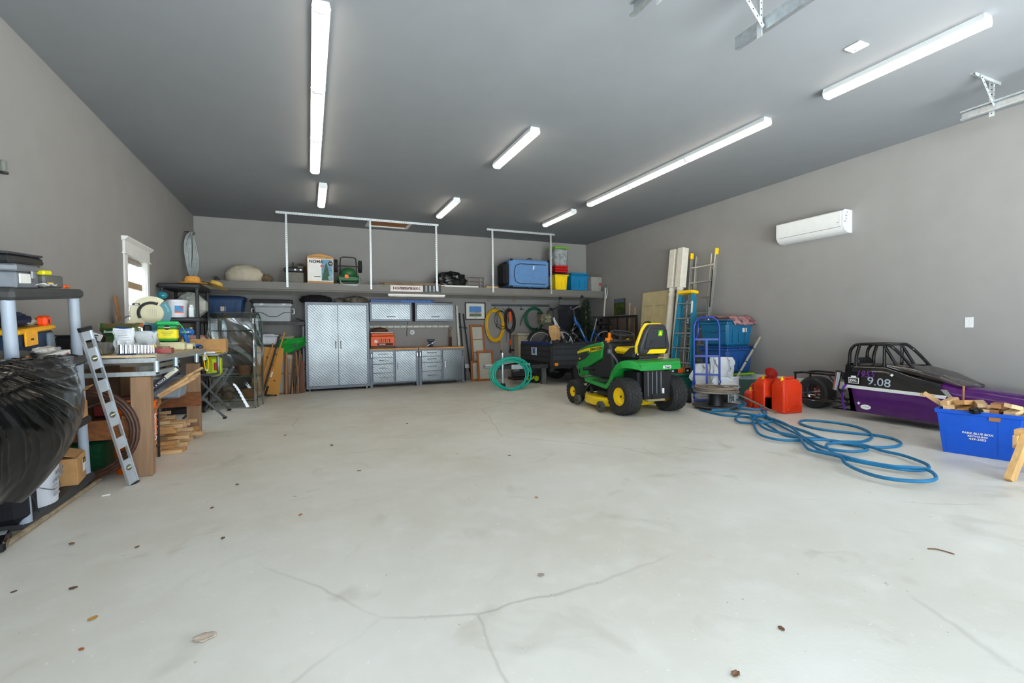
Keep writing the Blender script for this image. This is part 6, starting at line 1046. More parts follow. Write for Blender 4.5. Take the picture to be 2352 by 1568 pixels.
t = thing('sheepskin_cover', 'tan sheepskin cloth hanging on the front of the blue bicycle', 'cloth', (5.20, 9.58, 1.13)); B().grid(lambda u, v: ((u-.5)*.30*(1-.35*abs(v-.45)*1.6)+.06*v, -.03-.05*math.sin(PI*u)+.012*noise.noise(Vector((u*8, v*8, 0))), .2-.34*v-.05*abs(u-.5)), 20, 20).obj('cloth', mat('sheepskin', 'c39b68', .95, bump=1, bscale=90), t, solid=.03)
# artificial tree and dark panel
t = thing('artificial_tree', 'dark green artificial tree standing in the trailer behind the bicycles', 'tree', (6.30, 9.9, TB+.003)); B().cyl((0, 0, 0), (0, 0, 1.44), .015, n=8).obj('trunk', 'wood_dark', t); b = B(); rnd = random.Random(3)
for i in range(900):
    z = rnd.uniform(.5, 1.46); rr = (.03+.16*(1.5-z)/1.1)*rnd.uniform(.3, 1); a = rnd.uniform(0, 2*PI); c = Vector((rr*math.cos(a), rr*math.sin(a), z)); d = Vector((math.cos(a), math.sin(a), rnd.uniform(-.6, .4))).normalized()*rnd.uniform(.05, .09); s_ = d.orthogonal().normalized()*.014; k = len(b.v); b.add([c-s_, c+s_, c+d+s_*.3, c+d-s_*.3], [(0, 1, 2, 3)])
b.obj('needles', mat('needle_green', '14301c', .8, var=.4), t, kind='stuff')
t = thing('blackboard', 'large dark flat panel leaning behind the tree at the back of the trailer', 'panel', (6.2, 10.40, TB+.003), rot=(-.02, 0, 0)); B().bb(-.35, .44, 0, .03, 0, 1.36).obj('panel', mat('panel_dark', '24262c', .35), t); B().bb(-.36, .45, -.004, .034, 1.36, 1.38).obj('top_edge', 'grey_plastic', t)
t = thing('tan_box', 'pale box with a flat board on top standing behind the trailer', 'board', (4.95, 10.78, 0)); B().rbox((0, 0, .55), (.3, .3, 1.1), .02).obj('block', mat('foam_tan', 'a9a08a', .8), t); B().bb(-.2, .3, -.2, .2, 1.10, 1.14).obj('board', mat('foam_tan', 'a9a08a'), t)
# teal hose coil, pressure washer
m_tl = mat('hose_teal', '16b09a', .35, var=.06); rn = random.Random(21)
t = thing('teal_hose', 'turquoise hose coil standing on the floor against the trailer jack', 'hose', (3.80, 8.72, 0)); pts = []
for i in range(6*40+1):
    k = i/40; a = -PI/2+2*PI*k; off = (-.10 if k < 1 else 0)*math.cos(PI*.5*min(1, k))+.055*math.sin(k*2.4); rx_, rz_ = .40+.035*math.sin(k*2), .30+.022*math.cos(k*1.7); z = rz_+.016+rz_*math.sin(a); pts.append((off-.02+rx_*math.cos(a)-.12*max(0, math.sin(a))*0, .03*k-.08+.12*z, z))
B().tube(pts, .0145, 8).tube([pts[0], (-.02, -.16, .0146), (-.15, -.18, .0146)], .0145, 8, k=4).obj('coil', m_tl, t, kind='stuff'); B().cyl((-.15, -.18, .0146), (-.19, -.185, .0146), .016, n=10).obj('fitting', 'steel', t)
t = thing('pressure_washer', 'lime green and black pressure washer behind the turquoise hose', 'pressure washer', (4.45, 9.75, 0)); m_pw = mat('lime2', 'a9c80e', .4)
for x, y in ((.33, -.12), (.33, .2)): w_ = B().cyl((x, y-.03, .11), (x, y+.03, .11), .11, n=22).obj('wheel', 'black_rubber', t); B().cyl((x, y-.034, .11), (x, y+.034, .11), .06, n=16).obj('hub', m_pw, w_)
B().rbox((.0, .02, .12), (.52, .34, .06), .02).obj('base', 'black_plastic', t); B().rbox((-.04, .02, .26), (.3, .26, .24), .04).obj('engine', mat('engine_dark', '2b2d2e', .5), t); B().rbox((-.16, -.1, .33), (.16, .1, .14), .03).obj('carburetor_cover', 'steel', t); B().tube([(.12, -.12, .12), (.1, -.14, .3), (.05, -.13, .38)], .022, 8, k=3).obj('frame_tube', m_pw, t); B().tube([(.0, -.15, .1), (.2, -.15, .1), (.26, -.14, .16)], .022, 8, k=3).obj('lower_frame', m_pw, t); B().rbox((.02, -.14, .42), (.3, .03, .09), .01).obj('label_plate', 'white_plastic', t); B().rbox((.1, .05, .43), (.1, .1, .06), .02).obj('fuel_cap', m_pw, t)
# ================================================================ right wall, beyond the trailer
t = thing('landscape_print', 'dark landscape canvas on the wall above the ramp gate', 'picture', (XR, 9.54, 1.57)); O = t.location.copy(); B(O).bb(XR-.03, XR-.002, 9.33, 9.76, 1.57, 1.97).obj('canvas', mat('canvas_edge', '3a2c22', .7), t); B(O).bb(XR-.032, XR-.03, 9.335, 9.755, 1.87, 1.965).obj('sky_band', mat('land_sky', '4c5a68', .6, var=.2, scale=10), t); B(O).bb(XR-.032, XR-.03, 9.335, 9.755, 1.575, 1.87).obj('hills', mat('land_hill', '1a2412', .6, scale=9, col2='4c5a1c'), t)
t = pole('metal_pole', 'white metal pole with a hooked top leaning by the end of the long shelf', 'pole', (6.72, 9.9, 0), (6.98, 10.02, 2.28), .018, mat('pole_white', 'c9c4b8', .4, .2)); d = Vector((.26, .12, 2.28)); B().tube([d*.85, d*.93+Vector((.02, -.05, 0)), d+Vector((0, -.05, .06)), d+Vector((0, .03, .05)), d*.93+Vector((.0, .05, 0))], .012, 8, k=4).obj('hooked_top', 'steel', t)
for i, (y, h) in enumerate(((9.12, 1.84), (8.92, 1.72))): pole('wooden_stick', ('taller' if i == 0 else 'shorter')+' wooden stick leaning on the wall behind the ramp gate', 'stick', (6.98, y, 0), (7.04, y, h), .017, 'wood_pale')
# panel door
t = thing('panel_door', 'cream painted panel door leaning on the right wall', 'door', (6.72, 8.05, 0), rot=(0, .09, .0)); m_dr = mat('door_cream', 'b8ab84', .6, var=.08, scale=5); B().bb(-.02, .02, -.42, .4, .004, 2.02).obj('slab', m_dr, t)
for y0, y1 in ((-.32, -.05), (.05, .32)):
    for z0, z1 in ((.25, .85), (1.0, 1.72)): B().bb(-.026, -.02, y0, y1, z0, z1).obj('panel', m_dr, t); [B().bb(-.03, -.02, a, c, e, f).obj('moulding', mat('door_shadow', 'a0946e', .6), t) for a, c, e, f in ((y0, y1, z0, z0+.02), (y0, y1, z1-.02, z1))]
# porch columns
for i, (y, lb) in enumerate(((7.36, 'white turned porch column leaning next to the panel door'), (7.14, 'white turned porch column leaning next to the ladders'))):
    t = thing('porch_column', lb, 'column', (6.5, y, 0), rot=(0, .115, .02)); m_pc = mat('column_white', 'd6d1c4', .6, var=.06)
    B().rbox((0, 0, 2.42), (.155, .155, .78), .008).obj('upper_block', m_pc, t); B().rbox((0, 0, .28), (.14, .14, .55), .008).obj('lower_block', m_pc, t); B().lathe([(.06, .55), (.072, .6), (.055, .68), (.07, .72), (.06, .76), (.068, 1.1), (.064, 1.6), (.056, 1.86), (.066, 1.88), (.066, 1.92), (.052, 1.95), (.068, 2.0), (.06, 2.04)], 22).obj('shaft', m_pc, t)
# step ladder
t = thing('step_ladder', 'blue fibreglass step ladder with a yellow top leaning on the wall', 'ladder', (6.40, 6.81, 0), rot=(0, .10, .06)); m_lb = mat('ladder_blue', '1c7896', .45, var=.06); H_ = 1.92
for sg in (-1, 1):
    B().bb(0, 0, 0, 0, 0, 0); p0, p1 = Vector((0, sg*.27, 0)), Vector((0, sg*.15, H_-.06)); d = p1-p0; B().box((0, 0, 0), (.07, .035, d.length), fr((p0+p1)/2, (1, 0, 0), (0, 1, -d.y/d.z), d.normalized())).obj('front_rail', m_lb, t)
    p0, p1 = Vector((.12, sg*.25, 0)), Vector((.07, sg*.14, H_-.1)); d = p1-p0; B().box((0, 0, 0), (.04, .03, d.length), fr((p0+p1)/2, (1, 0, 0), (0, 1, -d.y/d.z), d.normalized())).obj('rear_rail', m_lb, t)
for k in range(6): z = .28+.28*k; hw = .27-.12*z/H_; B().rbox((-.01, 0, z), (.085, hw*2-.02, .022), .005).obj('step', 'galv', t); B().cyl((.09, -hw+.02, z-.05), (.09, hw-.02, z-.05), .01, n=8).obj('rear_rung', 'galv', t)
B().rbox((.03, 0, H_-.02), (.19, .36, .06), .015).obj('top_cap', 'yellow_plastic', t); B().cyl((.06, .02, .3), (.05, .02, 1.75), .012, n=8).obj('centre_brace', 'galv', t); B().bb(-.037, -.035, -.20, -.16, 1.5, 1.72).obj('label', 'paper', t)
# aluminium ladder
t = thing('multi_ladder', 'aluminium articulated ladder with yellow ends leaning on the wall', 'ladder', (6.64, 6.74, 0), rot=(0, .115, .0)); m_la = mat('ladder_alu', 'c2c2bc', .3, .85, var=.06); H_ = 2.68
for sg in (-1, 1):
    for dz, yy0, yy1, top in ((0, .20, .31, H_), (1, .17, .19, H_-.06)):
        p0, p1 = Vector((.03*dz, sg*yy0, 0)), Vector((.03*dz, sg*yy1, top)); d = p1-p0; B().box((0, 0, 0), (.06, .025, d.length), fr((p0+p1)/2, (1, 0, 0), (0, 1, -d.y/d.z), d.normalized())).obj('rail', m_la, t)
    B().rbox((0, sg*.305, H_-.04), (.07, .045, .12), .01).obj('end_cap', 'yellow_plastic', t); B().rbox((0, sg*.255, 1.35), (.10, .07, .12), .02).obj('hinge', 'chrome', t)
q = B().bb(-.031, -.029, -.285, -.262, 1.6, 2.3).obj('warning_strip', 'ink', t)
for k in range(8): z = .3+.3*k; hw = .20+.11*z/H_; B().rbox((0, 0, z), (.05, hw*2, .03), .006).obj('rung', m_la, t)
# totes near the ladders
t = thing('clear_floor_tote', 'clear tote with lime lid under the stacked blue totes', 'tote', (6.68, 6.0, 0)); B().rbox((0, 0, .20), (.62, .58, .40), .03, taper=(.88, .9)).obj('body', mat('clear_tote2', '9aa6ac', .15, var=.2, alpha=.8), t); B().rbox((0, 0, .415), (.66, .64, .035), .014).obj('lid', mat('lid_lime2', '86c81e', .4), t)
def tote2(name, label, loc, m, ml, h): 
    t = thing(name, label, 'tote', loc); B().rbox((0, 0, h/2), (.62, .62, h), .04, taper=(.86, .88)).obj('body', m, t); B().rbox((0, 0, h-.03), (.645, .645, .05), .014).obj('rim', m, t); B().rbox((0, 0, h+.012), (.66, .66, .03), .012).obj('lid', ml, t)
    B().tube([(-.295, .25, h*.62), (-.297, .1, h*.60), (-.297, 0, h*.55), (-.297, -.1, h*.60), (-.297, -.25, h*.62)], .008, 6, k=3).obj('front_groove', ml, t); [B().box((-.03+.14*i, -.296, h*.45), (.02, .014, h*.6), T(0, 0, 0, .0)).obj('rib', m, t) for i in range(-1, 2)]
    B().rbox((.0, -.33, h-.02), (.16, .04, .04), .01).obj('latch', ml, t); return t
tote2('blue_floor_tote', 'royal blue storage tote in the middle of the stack by the wall', (6.68, 6.0, .434), mat('tote_royal', '1b4a8c', .4, var=.04), mat('tote_royal_lid', '183f78', .4), .43)
t = tote2('teal_floor_tote', 'teal blue storage tote on top of the stack, under the red cloth', (6.68, 6.0, .892), mat('tote_teal', '155f86', .4, var=.04), mat('tote_teal_lid', '0f4c72', .4), .42); B().box((.1, -.30, .27), (.1, .006, .07)).obj('sticker', mat('stick_w', 'c8cad0', .5, var=.3, scale=40), t)
t = thing('red_cloth', 'faded red patterned cloth on top of the teal tote', 'cloth', (6.72, 6.0, 1.34)); B().grid(lambda u, v: ((u-.5)*.5, .28-.66*v, (.035+.07*abs(noise.noise(Vector((u*4, v*4, 2)))))-max(0, v-.82)*.7+.02*math.sin(u*9)*max(0, v-.6)), 22, 26).obj('cloth', mat('cloth_red', '6e2c34', .9, scale=14, col2='b08a86'), t, solid=.012)
# hand truck
t = thing('hand_truck', 'blue steel hand truck standing in front of the totes', 'hand truck', (5.90, 5.68, 0), rot=(0, 0, -.80)); m_ht = mat('truck_blue', '143a9a', .35, var=.05); w_ = .19
B().tube([(-w_, 0, .05), (-w_, 0, 1.22), (-w_+.03, 0, 1.32), (-w_+.1, 0, 1.37), (w_-.1, 0, 1.37), (w_-.03, 0, 1.32), (w_, 0, 1.22), (w_, 0, .05)], .016, 10).obj('loop_frame', m_ht, t)
for z in (.16, .45, .75, 1.02): B().bb(-w_, w_, -.008, .008, z-.016, z+.016).obj('cross_bar', m_ht, t)
B().bb(-.016, .016, -.012, -.004, .16, 1.02).obj('centre_bar', m_ht, t); B().tube([(-w_+.05, 0, 1.35), (-w_+.06, .10, 1.28), (-w_+.06, .12, 1.12), (-w_+.02, .02, 1.02)], .013, 8, k=3).obj('rear_handle', m_ht, t)
B().bb(-.2, .2, 0, .2, .015, .025).obj('toe_plate', m_ht, t); [B().cyl((s_*.2, .0, .35), (s_*.26, -.13, .12), .012, n=8).obj('strut', m_ht, t) for s_ in (-1, 1)]; B().cyl((-.24, -.12, .12), (.24, -.12, .12), .012).obj('axle', 'steel', t)
for s_ in (-1, 1): q = B().cyl((s_*.23, -.12, .12), (s_*.30, -.12, .12), .12, n=24).obj('wheel', 'black_rubber', t); B().cyl((s_*.225, -.12, .12), (s_*.305, -.12, .12), .05, n=14).obj('hub', 'steel', q)
# white sacks
def sack(label, loc, rz, w_, d_, h_, seed, letters=None):
    t = thing('white_sack', label, 'sack', loc, rz); bag_of(B(), w_, d_, h_, seed, top=.55, amp=.055).obj('sack', mat('sack_white', 'd0d4d8', .5, var=.06, bump=.3, bscale=18), t)
    if letters: txt(letters, .1, fr((.07, -d_/2*.86, h_*.38), (0, 0, -1), (1, 0, 0)), mat('moss_green', '2c5a40', .5), t, bold=.001)
    return t
sack('tall white sack with a twisted neck behind the hand truck', (6.28, 5.72, 0), -.75, .30, .22, .72, 21); t = sack('white peat sack printed MOSS in green beside the hand truck', (6.12, 5.50, 0), -.75, .34, .24, .42, 25, 'MOSS')
sack('crumpled white sack pushed against the green tote', (6.12, 5.98, 0), -.75, .28, .16, .60, 33)
# green tote and box
t = thing('green_floor_tote', 'green open storage tote holding a box, behind the tractor wheel', 'tote', (6.02, 6.62, 0), -.15); m_gt = mat('tote_green', '1d6a5c', .45, var=.05); b = B(); b.rbox((0, 0, .19), (.66, .46, .38), .04, taper=(.86, .86)).obj('body', m_gt, t); B().rbox((0, 0, .385), (.72, .52, .035), .012).obj('rim', m_gt, t)
t = thing('orange_black_box', 'orange and black printed carton in the green tote', 'carton', (6.06, 6.60, .404), -.15); B().rbox((0, 0, .05), (.5, .3, .1), .003).obj('box', mat('box_brn', '8a5c3a', .6), t); B().bb(-.24, -.02, -.153, -.151, .01, .09).obj('black_panel', 'ink', t); B().bb(-.02, .08, -.153, -.151, .01, .09).obj('orange_panel', 'orange_plastic', t); B().bb(.13, .24, -.153, -.151, .01, .09).obj('black_panel', 'ink', t); [B().bb(x, x+.04, -.155, -.153, .03, .06).obj('white_print', 'paper', t) for x in (-.2, -.14, .16)]
# green lid, wooden pole
t = thing('tote_cover', 'dark green tote lid leaning beside the white peat sack', 'cover', (6.44, 5.30, 0), rot=(-.6, .0, -.72)); B().rbox((0, 0, .22), (.46, .02, .42), .008).obj('panel', mat('lid_green', '12382e', .45), t); B().rbox((0, .02, .22), (.5, .02, .46), .008).obj('rim', mat('lid_rim', '9fb0b4', .4), t)
t = pole('wooden_pole', 'weathered wooden pole leaning on the wall beside the totes', 'pole', (6.16, 5.60, .0), (7.03, 5.60, 1.04), .018, mat('pole_grey', 'a39a86', .7)); d = Vector((.87, 0, 1.04)); [B().cyl(d*k, d*(k+.015), .02).obj('screw', 'ink', t) for k in (.45, .6, .8)]
t = thing('log_pieces', 'short firewood log lying on the floor behind the gas cans', 'log', (6.42, 5.08, 0), .9); B().cyl((-.14, 0, .06), (.14, 0, .055), .055, .06, 14).obj('log', mat('bark', '4a3420', .9, var=.3), t)
# ================================================================ wire spool
t = thing('wire_spool', 'large flat wire spool with rusty wire lying on the concrete floor', 'spool', (5.56, 5.18, .022)); m_sp = mat('spool_grey', '55534f', .5, .4); B().lathe([(.12, .012), (.31, .012), (.33, .02), (.33, .036), (.31, .03), (.12, .024)], 40).obj('lower_disc', m_sp, t); B().lathe([(.11, .03), (.1, .06), (.1, .20), (.11, .23)], 24).obj('hub', 'black_plastic', t)
B().lathe([(.10, .23), (.31, .225), (.325, .235), (.31, .25), (.10, .245)], 40).obj('upper_disc', mat('spool_pale', '8f8c86', .5, .3), t); [B().box((.2*math.cos(a), .2*math.sin(a), .02), (.2, .02, .02), None, rz=a).obj('spoke', m_sp, t) for a in [2*PI*i/6 for i in range(6)]]
b = B(); rn = random.Random(6)
for k in range(9): r0 = rn.uniform(.24, .33); ph = rn.uniform(0, 6); b.tube([(r0*math.cos(a)*(1+.1*math.sin(2*a+ph)), r0*math.sin(a)*(1+.08*math.cos(3*a+ph)), .255+.012*k*.6+.012*math.sin(a*2+ph)) for a in [2*PI*i/28 for i in range(28)]], .005, 5, True)
b.obj('wire_turns', mat('wire_rust', '9c8c7a', .6, .3), t, kind='stuff'); B().cyl((.1, -.1, .275), (.33, -.74, -.005), .013, n=8).obj('rod', mat('rod_grey', '75726a', .5, .3), t)
# ================================================================ gas cans
def can(label, loc, rz, w_, d_, h_, relief=True):
    t = thing('gas_can', label, 'gas can', loc, rz); m = mat('can_red', 'e33a14', .42, var=.05)
    hb = h_*.82; w2, d2 = w_/2, d_/2
    rings = [[(sx*w2*k, sy*d2*k, z) for sx, sy in ((-1, -1), (1, -1), (1, 1), (-1, 1))] for z, k in ((0, .96), (.02, 1), (hb, 1), (h_*.94, .80), (h_, .72))]
    bevel(B().loft(rings).obj('body', m, t), .022, 3)
    hz = h_+.0; B().rbox((.03, 0, h_+.018), (w_*.5, .035, .022), .008).rbox((.03-w_*.22, 0, h_), (.03, .035, .04), .008).rbox((.03+w_*.22, 0, h_), (.03, .035, .04), .008).obj('grip', m, t)
    B().cyl((-w2*.66, -d2*.3, h_-.02), (-w2*.74, -d2*.36, h_+.035), .022, .018, 12).obj('cap', 'yellow_plastic', t)
    if relief:
        for pts in ([(-.05, .14), (-.05, .24), (.02, .24), (.02, .14)], [(-.1, .04), (-.04, .12), (.07, .12), (.1, .05)]): B().tube([(x, -d2-.001, z) for x, z in pts], .006, 6).obj('relief', m, t)
        B().tube([(w2*.85, -d2-.001, .3), (w2*.7, -d2-.001, .24), (w2*.7, -d2-.001, .14), (w2*.9, -d2-.001, .08)], .006, 6).obj('relief', m, t)
    return t
ca = Vector((5.97, 4.40, 0)); ex = Vector((.985, -.17, 0)); ey = Vector((.17, .985, 0))
can('tall red gas can with a raised grip pattern on its side', ca+ex*.165+ey*.11, -.17, .33, .22, .47)
can('tall red gas can standing behind the patterned gas can', ca+ex*.10+ey*.38, -.17, .33, .2, .47, False)
t = can('small low red gas can at the end of the row of gas cans', Vector((6.20, 5.02, 0)), -.4, .26, .2, .26, False); B().tube([(-.08, -.02, .22), (-.06, -.02, .34), (.04, -.02, .34), (.08, -.02, .24)], .018, 8, k=3).obj('loop_handle', mat('can_red', 'e33a14'), t)
t = thing('red_funnel', 'dark red funnel resting on the gas cans', 'funnel', ca+ex*.03+ey*.30+Vector((0, 0, .50)), rot=(.9, -.5, 0)); B().lathe([(.012, -.1), (.014, 0), (.085, .07), (.09, .09), (.086, .09), (.08, .072), (.01, .004)], 24, caps=False).obj('cone', mat('funnel_red', '8e1a14', .35), t)
# ================================================================ junior dragster
t = thing('junior_dragster', 'purple and black junior dragster with roll cage parked along the wall', 'dragster', (6.65, 3.4, 0)); O = t.location.copy(); m_pu = mat('purple_paint', '47085c', .22, var=.1, coat=.6); m_bk2 = mat('black_gloss', '101012', .2, coat=.6, var=.1)
XN, XF = 6.43, 6.90
side = [(3.73, .10), (3.88, .50), (3.86, .70), (3.42, .72), (3.16, .62), (2.72, .52), (1.6, .40), (.6, .30), (.45, .25), (.45, .12), (.6, .09)]
MY = fr((0, 0, 0), (0, 1, 0), (0, 0, 1), (1, 0, 0))
def taper(y): return max(.35, min(1, .35+.65*(y-.45)/2.4))
rings = []
top = [(3.88, .50, .70), (3.6, .71, .71), (3.42, .715, .72), (3.16, .62, .62), (2.72, .52, .52), (1.6, .40, .40), (.6, .30, .30), (.45, .24, .24)]
sec = [(3.80, .10, .71), (3.42, .095, .72), (3.16, .09, .63), (2.72, .09, .52), (2.0, .09, .45), (1.2, .09, .36), (.6, .1, .28), (.42, .14, .22)]
for y, z0, z1 in sec:
    k = taper(y); c = (XN+XF)/2+.02*(1-k); hw = (XF-XN)/2*k; h = z1-z0
    rings.append([(c-hw*.94, y, z0), (c-hw, y, z0+h*.12), (c-hw, y, z0+h*.72), (c-hw*.90, y, z0+h*.92), (c-hw*.72, y, z1), (c+hw*.72, y, z1), (c+hw*.90, y, z0+h*.92), (c+hw, y, z0+h*.72), (c+hw, y, z0+h*.12), (c+hw*.94, y, z0)])
bdy = B(O).loft(rings).obj('body', m_pu, t, smooth=.9)
# rear edge slopes back at the cockpit
B(O).prism([(3.73, .10), (3.80, .11), (3.80, .71), (3.86, .70), (3.88, .50)], XN, XN+.012, MY).obj('rear_flare', m_bk2, t); B(O).prism([(3.73, .10), (3.80, .11), (3.80, .71), (3.86, .70), (3.88, .50)], XF-.012, XF, MY).obj('rear_flare', m_bk2, t)
e = .003
def sidez(y): # lower edge of the white stripe
    return .405-.028*(3.8-y)
for sg in (-1, 1):
    g_ = []
    for y, z0, z1 in ((3.80, .10, .71), (3.6, .098, .715), (3.42, .095, .72), (3.29, .093, .675), (3.16, .09, .63), (3.0, .09, .59), (2.86, .09, .555)):
        k = taper(y); c = (XN+XF)/2+.02*(1-k); hw = (XF-XN)/2*k; h = z1-z0; zs = sidez(y)+.03
        g_.append([(c+sg*(hw+.004), y, zs), (c+sg*(hw+.004), y, max(zs+.01, z0+h*.72)), (c+sg*(hw*.90+.005), y, z0+h*.92+.003), (c+sg*hw*.72, y, z1+.005), (c, y, z1+.005)])
    B(O).loft(g_, caps=False, closed=False).obj('black_cowl', m_bk2, t, smooth=.9)
bp = B(O).prism([(3.87, .44), (3.88, .5), (3.855, .61), (3.42, .615), (3.16, .54), (2.86, .485), (2.78, sidez(2.78)+.035), (3.2, sidez(3.2)+.035)], -.0, -.006, Matrix.Translation((XN, 0, 0)) @ MY).obj('black_side', m_bk2, t)
B(O).prism([(3.86, .40), (3.87, .44), (2.80, sidez(2.8)+.037), (2.82, sidez(2.8)-.0)], 0, -.007, Matrix.Translation((XN, 0, 0)) @ MY).obj('white_stripe', 'white_paint', t)
B(O).prism([(2.86, .48), (2.80, .48), (2.70, .335), (2.74, .335)], 0, -.008, Matrix.Translation((XN, 0, 0)) @ MY).obj('chrome_stripe', 'chrome', t)
def side_txt(s, size, y, z, m, tilt=.06, **k): txt(s, size, fr((XN-.010, y, z), (0, -1, -tilt), (0, -tilt, 1)), m, t, off=O, **k)
side_txt('1955', .11, 3.63, .585, mat('script_purple', '6a2a8a', .4), .0, shear=.3, name='number_lettering'); side_txt('9.08', .14, 3.47, .50, mat('shoe_polish', 'a8b4c0', .6), .06, name='dial_in_lettering', sx=1.1); side_txt('Bel Air', .05, 2.98, .405, mat('gold_script', 'd9a21a', .3, .6), .03, shear=.4, name='script_lettering')
q = bevel(B(O).rbox((XN-.008, 3.76, .50), (.006, .125, .075), .002).rbox((XN-.008, 3.76, .545), (.006, .06, .03), .002).obj('league_badge', 'paper', t), .002); B(O).rbox((XN-.0115, 3.76, .50), (.003, .11, .06), .001).obj('badge_field', 'ink', q); txt('JDRL', .045, fr((XN-.014, 3.76, .498), (0, -1, 0), (0, 0, 1)), 'paper', q, off=O, bold=.001)
q = B(O).lathe([(.001, 0), (.06, 0), (.06, .004), (.001, .004)], 24, fr((XN-.0005, 3.62, .175), (0, -1, 0), (0, 0, 1), (-1, 0, 0)) @ Matrix.Scale(.5, 4, (0, 1, 0))).obj('oval_sticker', 'paper', t); B(O).bb(XN-.006, XN-.0045, 3.585, 3.655, .172, .178).obj('sticker_text', mat('stk_txt', '8a8ab0', .5), q)
for y, z in ((3.33, .60), (3.70, .215)): B(O).box((0, 0, 0), (.008, .025, .025), T(XN-.006, y, z, PI/4)).obj('small_plate', 'paper', t)
# windscreen cowl
m_sm = film('smoke_screen', (.42, .36, .36), .12, .04, .9); k0 = [(3.40, .715), (3.14, .70), (2.88, .63), (2.66, .515)]
def cowl(u, v):
    i = min(2, int(v*3)); f = v*3-i; y = k0[i][0]*(1-f)+k0[i+1][0]*f; z = k0[i][1]*(1-f)+k0[i+1][1]*f; zb = [.70, .625, .57, .51][i]*(1-f)+[.70, .625, .57, .51][i+1]*f; kk = taper(y)
    a = PI*u; c = (XN+XF)/2; hw = (XF-XN)/2*.93*kk; return (c-hw*math.cos(a)*(abs(math.cos(a))**-.35 if abs(math.cos(a)) > .05 else 1), y, zb+(z-zb+.03)*math.sin(a)**.6)
B(O).grid(cowl, 24, 12).obj('windscreen', m_sm, t, smooth=1.4)
# roll cage
m_cg = mat('cage_black', '121215', .22, var=.1, coat=.4); rt_ = .019
for X_ in (6.48, 6.85):
    B(O).tube([(X_, 3.84, .62), (X_, 3.84, .84), (X_, 3.80, .93), (X_, 3.72, .965), (X_, 3.44, .965), (X_, 3.36, .94), (X_, 3.24, .82), (X_, 3.10, .64)], rt_, 10, k=3).obj('side_hoop', m_cg, t); B(O).tube([(X_, 3.44, .96), (X_, 3.44, .68)], rt_*.9, 10).obj('upright', m_cg, t); B(O).tube([(X_, 3.72, .96), (X_, 3.76, .80), (X_, 3.76, .66)], rt_, 10, k=3).obj('rear_upright', m_cg, t); B(O).tube([(X_, 3.44, .95), (X_, 3.30, .70)], rt_*.9, 10).obj('diagonal', m_cg, t)
for y, z in ((3.72, .965), (3.44, .965), (3.84, .70)): B(O).cyl((6.48, y, z), (6.85, y, z), rt_, n=10).obj('cross_tube', m_cg, t)
B(O).tube([(6.48, 3.84, .84), (6.50, 3.88, .62), (6.50, 3.94, .50)], .015, 8).obj('rear_brace', m_cg, t); B(O).rbox((6.66, 3.78, .62), (.32, .06, .34), .03).obj('seat', mat('seat_black', '17171a', .6), t)
# rear chassis
for X_ in (6.50, 6.83):
    B(O).tube([(X_, 3.85, .535), (X_, 4.5, .55), (X_, 4.62, .535)], .014, 8).obj('upper_rail', m_cg, t); B(O).tube([(X_, 3.80, .18), (X_, 4.6, .19)], .017, 8).obj('lower_rail', m_cg, t); B(O).tube([(X_, 4.12, .54), (X_, 3.88, .2)], .011, 8).obj('brace', m_cg, t); B(O).tube([(X_, 4.6, .53), (X_, 4.6, .19)], .014, 8).obj('rear_post', m_cg, t)
B(O).cyl((6.50, 4.6, .53), (6.83, 4.6, .53), .014).obj('rear_cross', m_cg, t); B(O).cyl((6.42, 4.54, .24), (6.95, 4.54, .24), .014).obj('axle', 'steel', t)
q = B(O).cyl((6.40, 3.97, .36), (6.40, 3.93, .60), .035, n=16).obj('catch_tank', 'chrome', t); B(O).cyl((6.40, 3.93, .60), (6.40, 3.928, .61), .04, n=16).obj('tank_cap', 'ink', q)
B(O).tube([(6.40, 3.84, .44), (6.37, 3.86, .38), (6.37, 3.86, .20), (6.38, 3.84, .10)], .03, 8, k=4, flat=.25).obj('purple_strap', mat('strap_purple', '5a1fa8', .6), t); B(O).rbox((6.365, 3.86, .36), (.03, .07, .04), .01).obj('strap_buckle', 'ink', t)
B(O).tube([(6.5, 3.80, .18), (6.44, 3.95, .14), (6.44, 4.02, .11), (6.5, 4.0, .10), (6.5, 3.80, .10)], .012, 8).obj('lower_bracket', m_cg, t)
M = fr((6.88, 4.54, .235), (0, 1, 0), (0, 0, 1), (1, 0, 0)); w_ = B(O).lathe([(.125, -.10), (.19, -.115), (.225, -.10), (.235, -.06), (.235, .06), (.225, .10), (.19, .115), (.125, .10)], 36, M, caps=False).obj('rear_tire', mat('slick', '2c2c2e', .6, var=.1), t); rm = B(O).lathe([(.125, -.095), (.115, -.06), (.10, -.02), (.03, -.03), (.001, -.03)], 28, M, caps=False).obj('rim', 'chrome', w_); [B(O).cyl((.05*math.cos(a), .05*math.sin(a), -.035), (.05*math.cos(a), .05*math.sin(a), -.02), .01, n=8, M=M).obj('lug_nut', 'steel', w_) for a in [2*PI*i/5 for i in range(5)]]
for x in (6.36, 6.95): B(O).cyl((x-.02, .75, .17), (x+.02, .75, .17), .17, n=28).obj('front_wheel', m_tire, t)
B(O).cyl((6.36, .75, .17), (6.95, .75, .17), .012).obj('front_axle', m_cg, t)
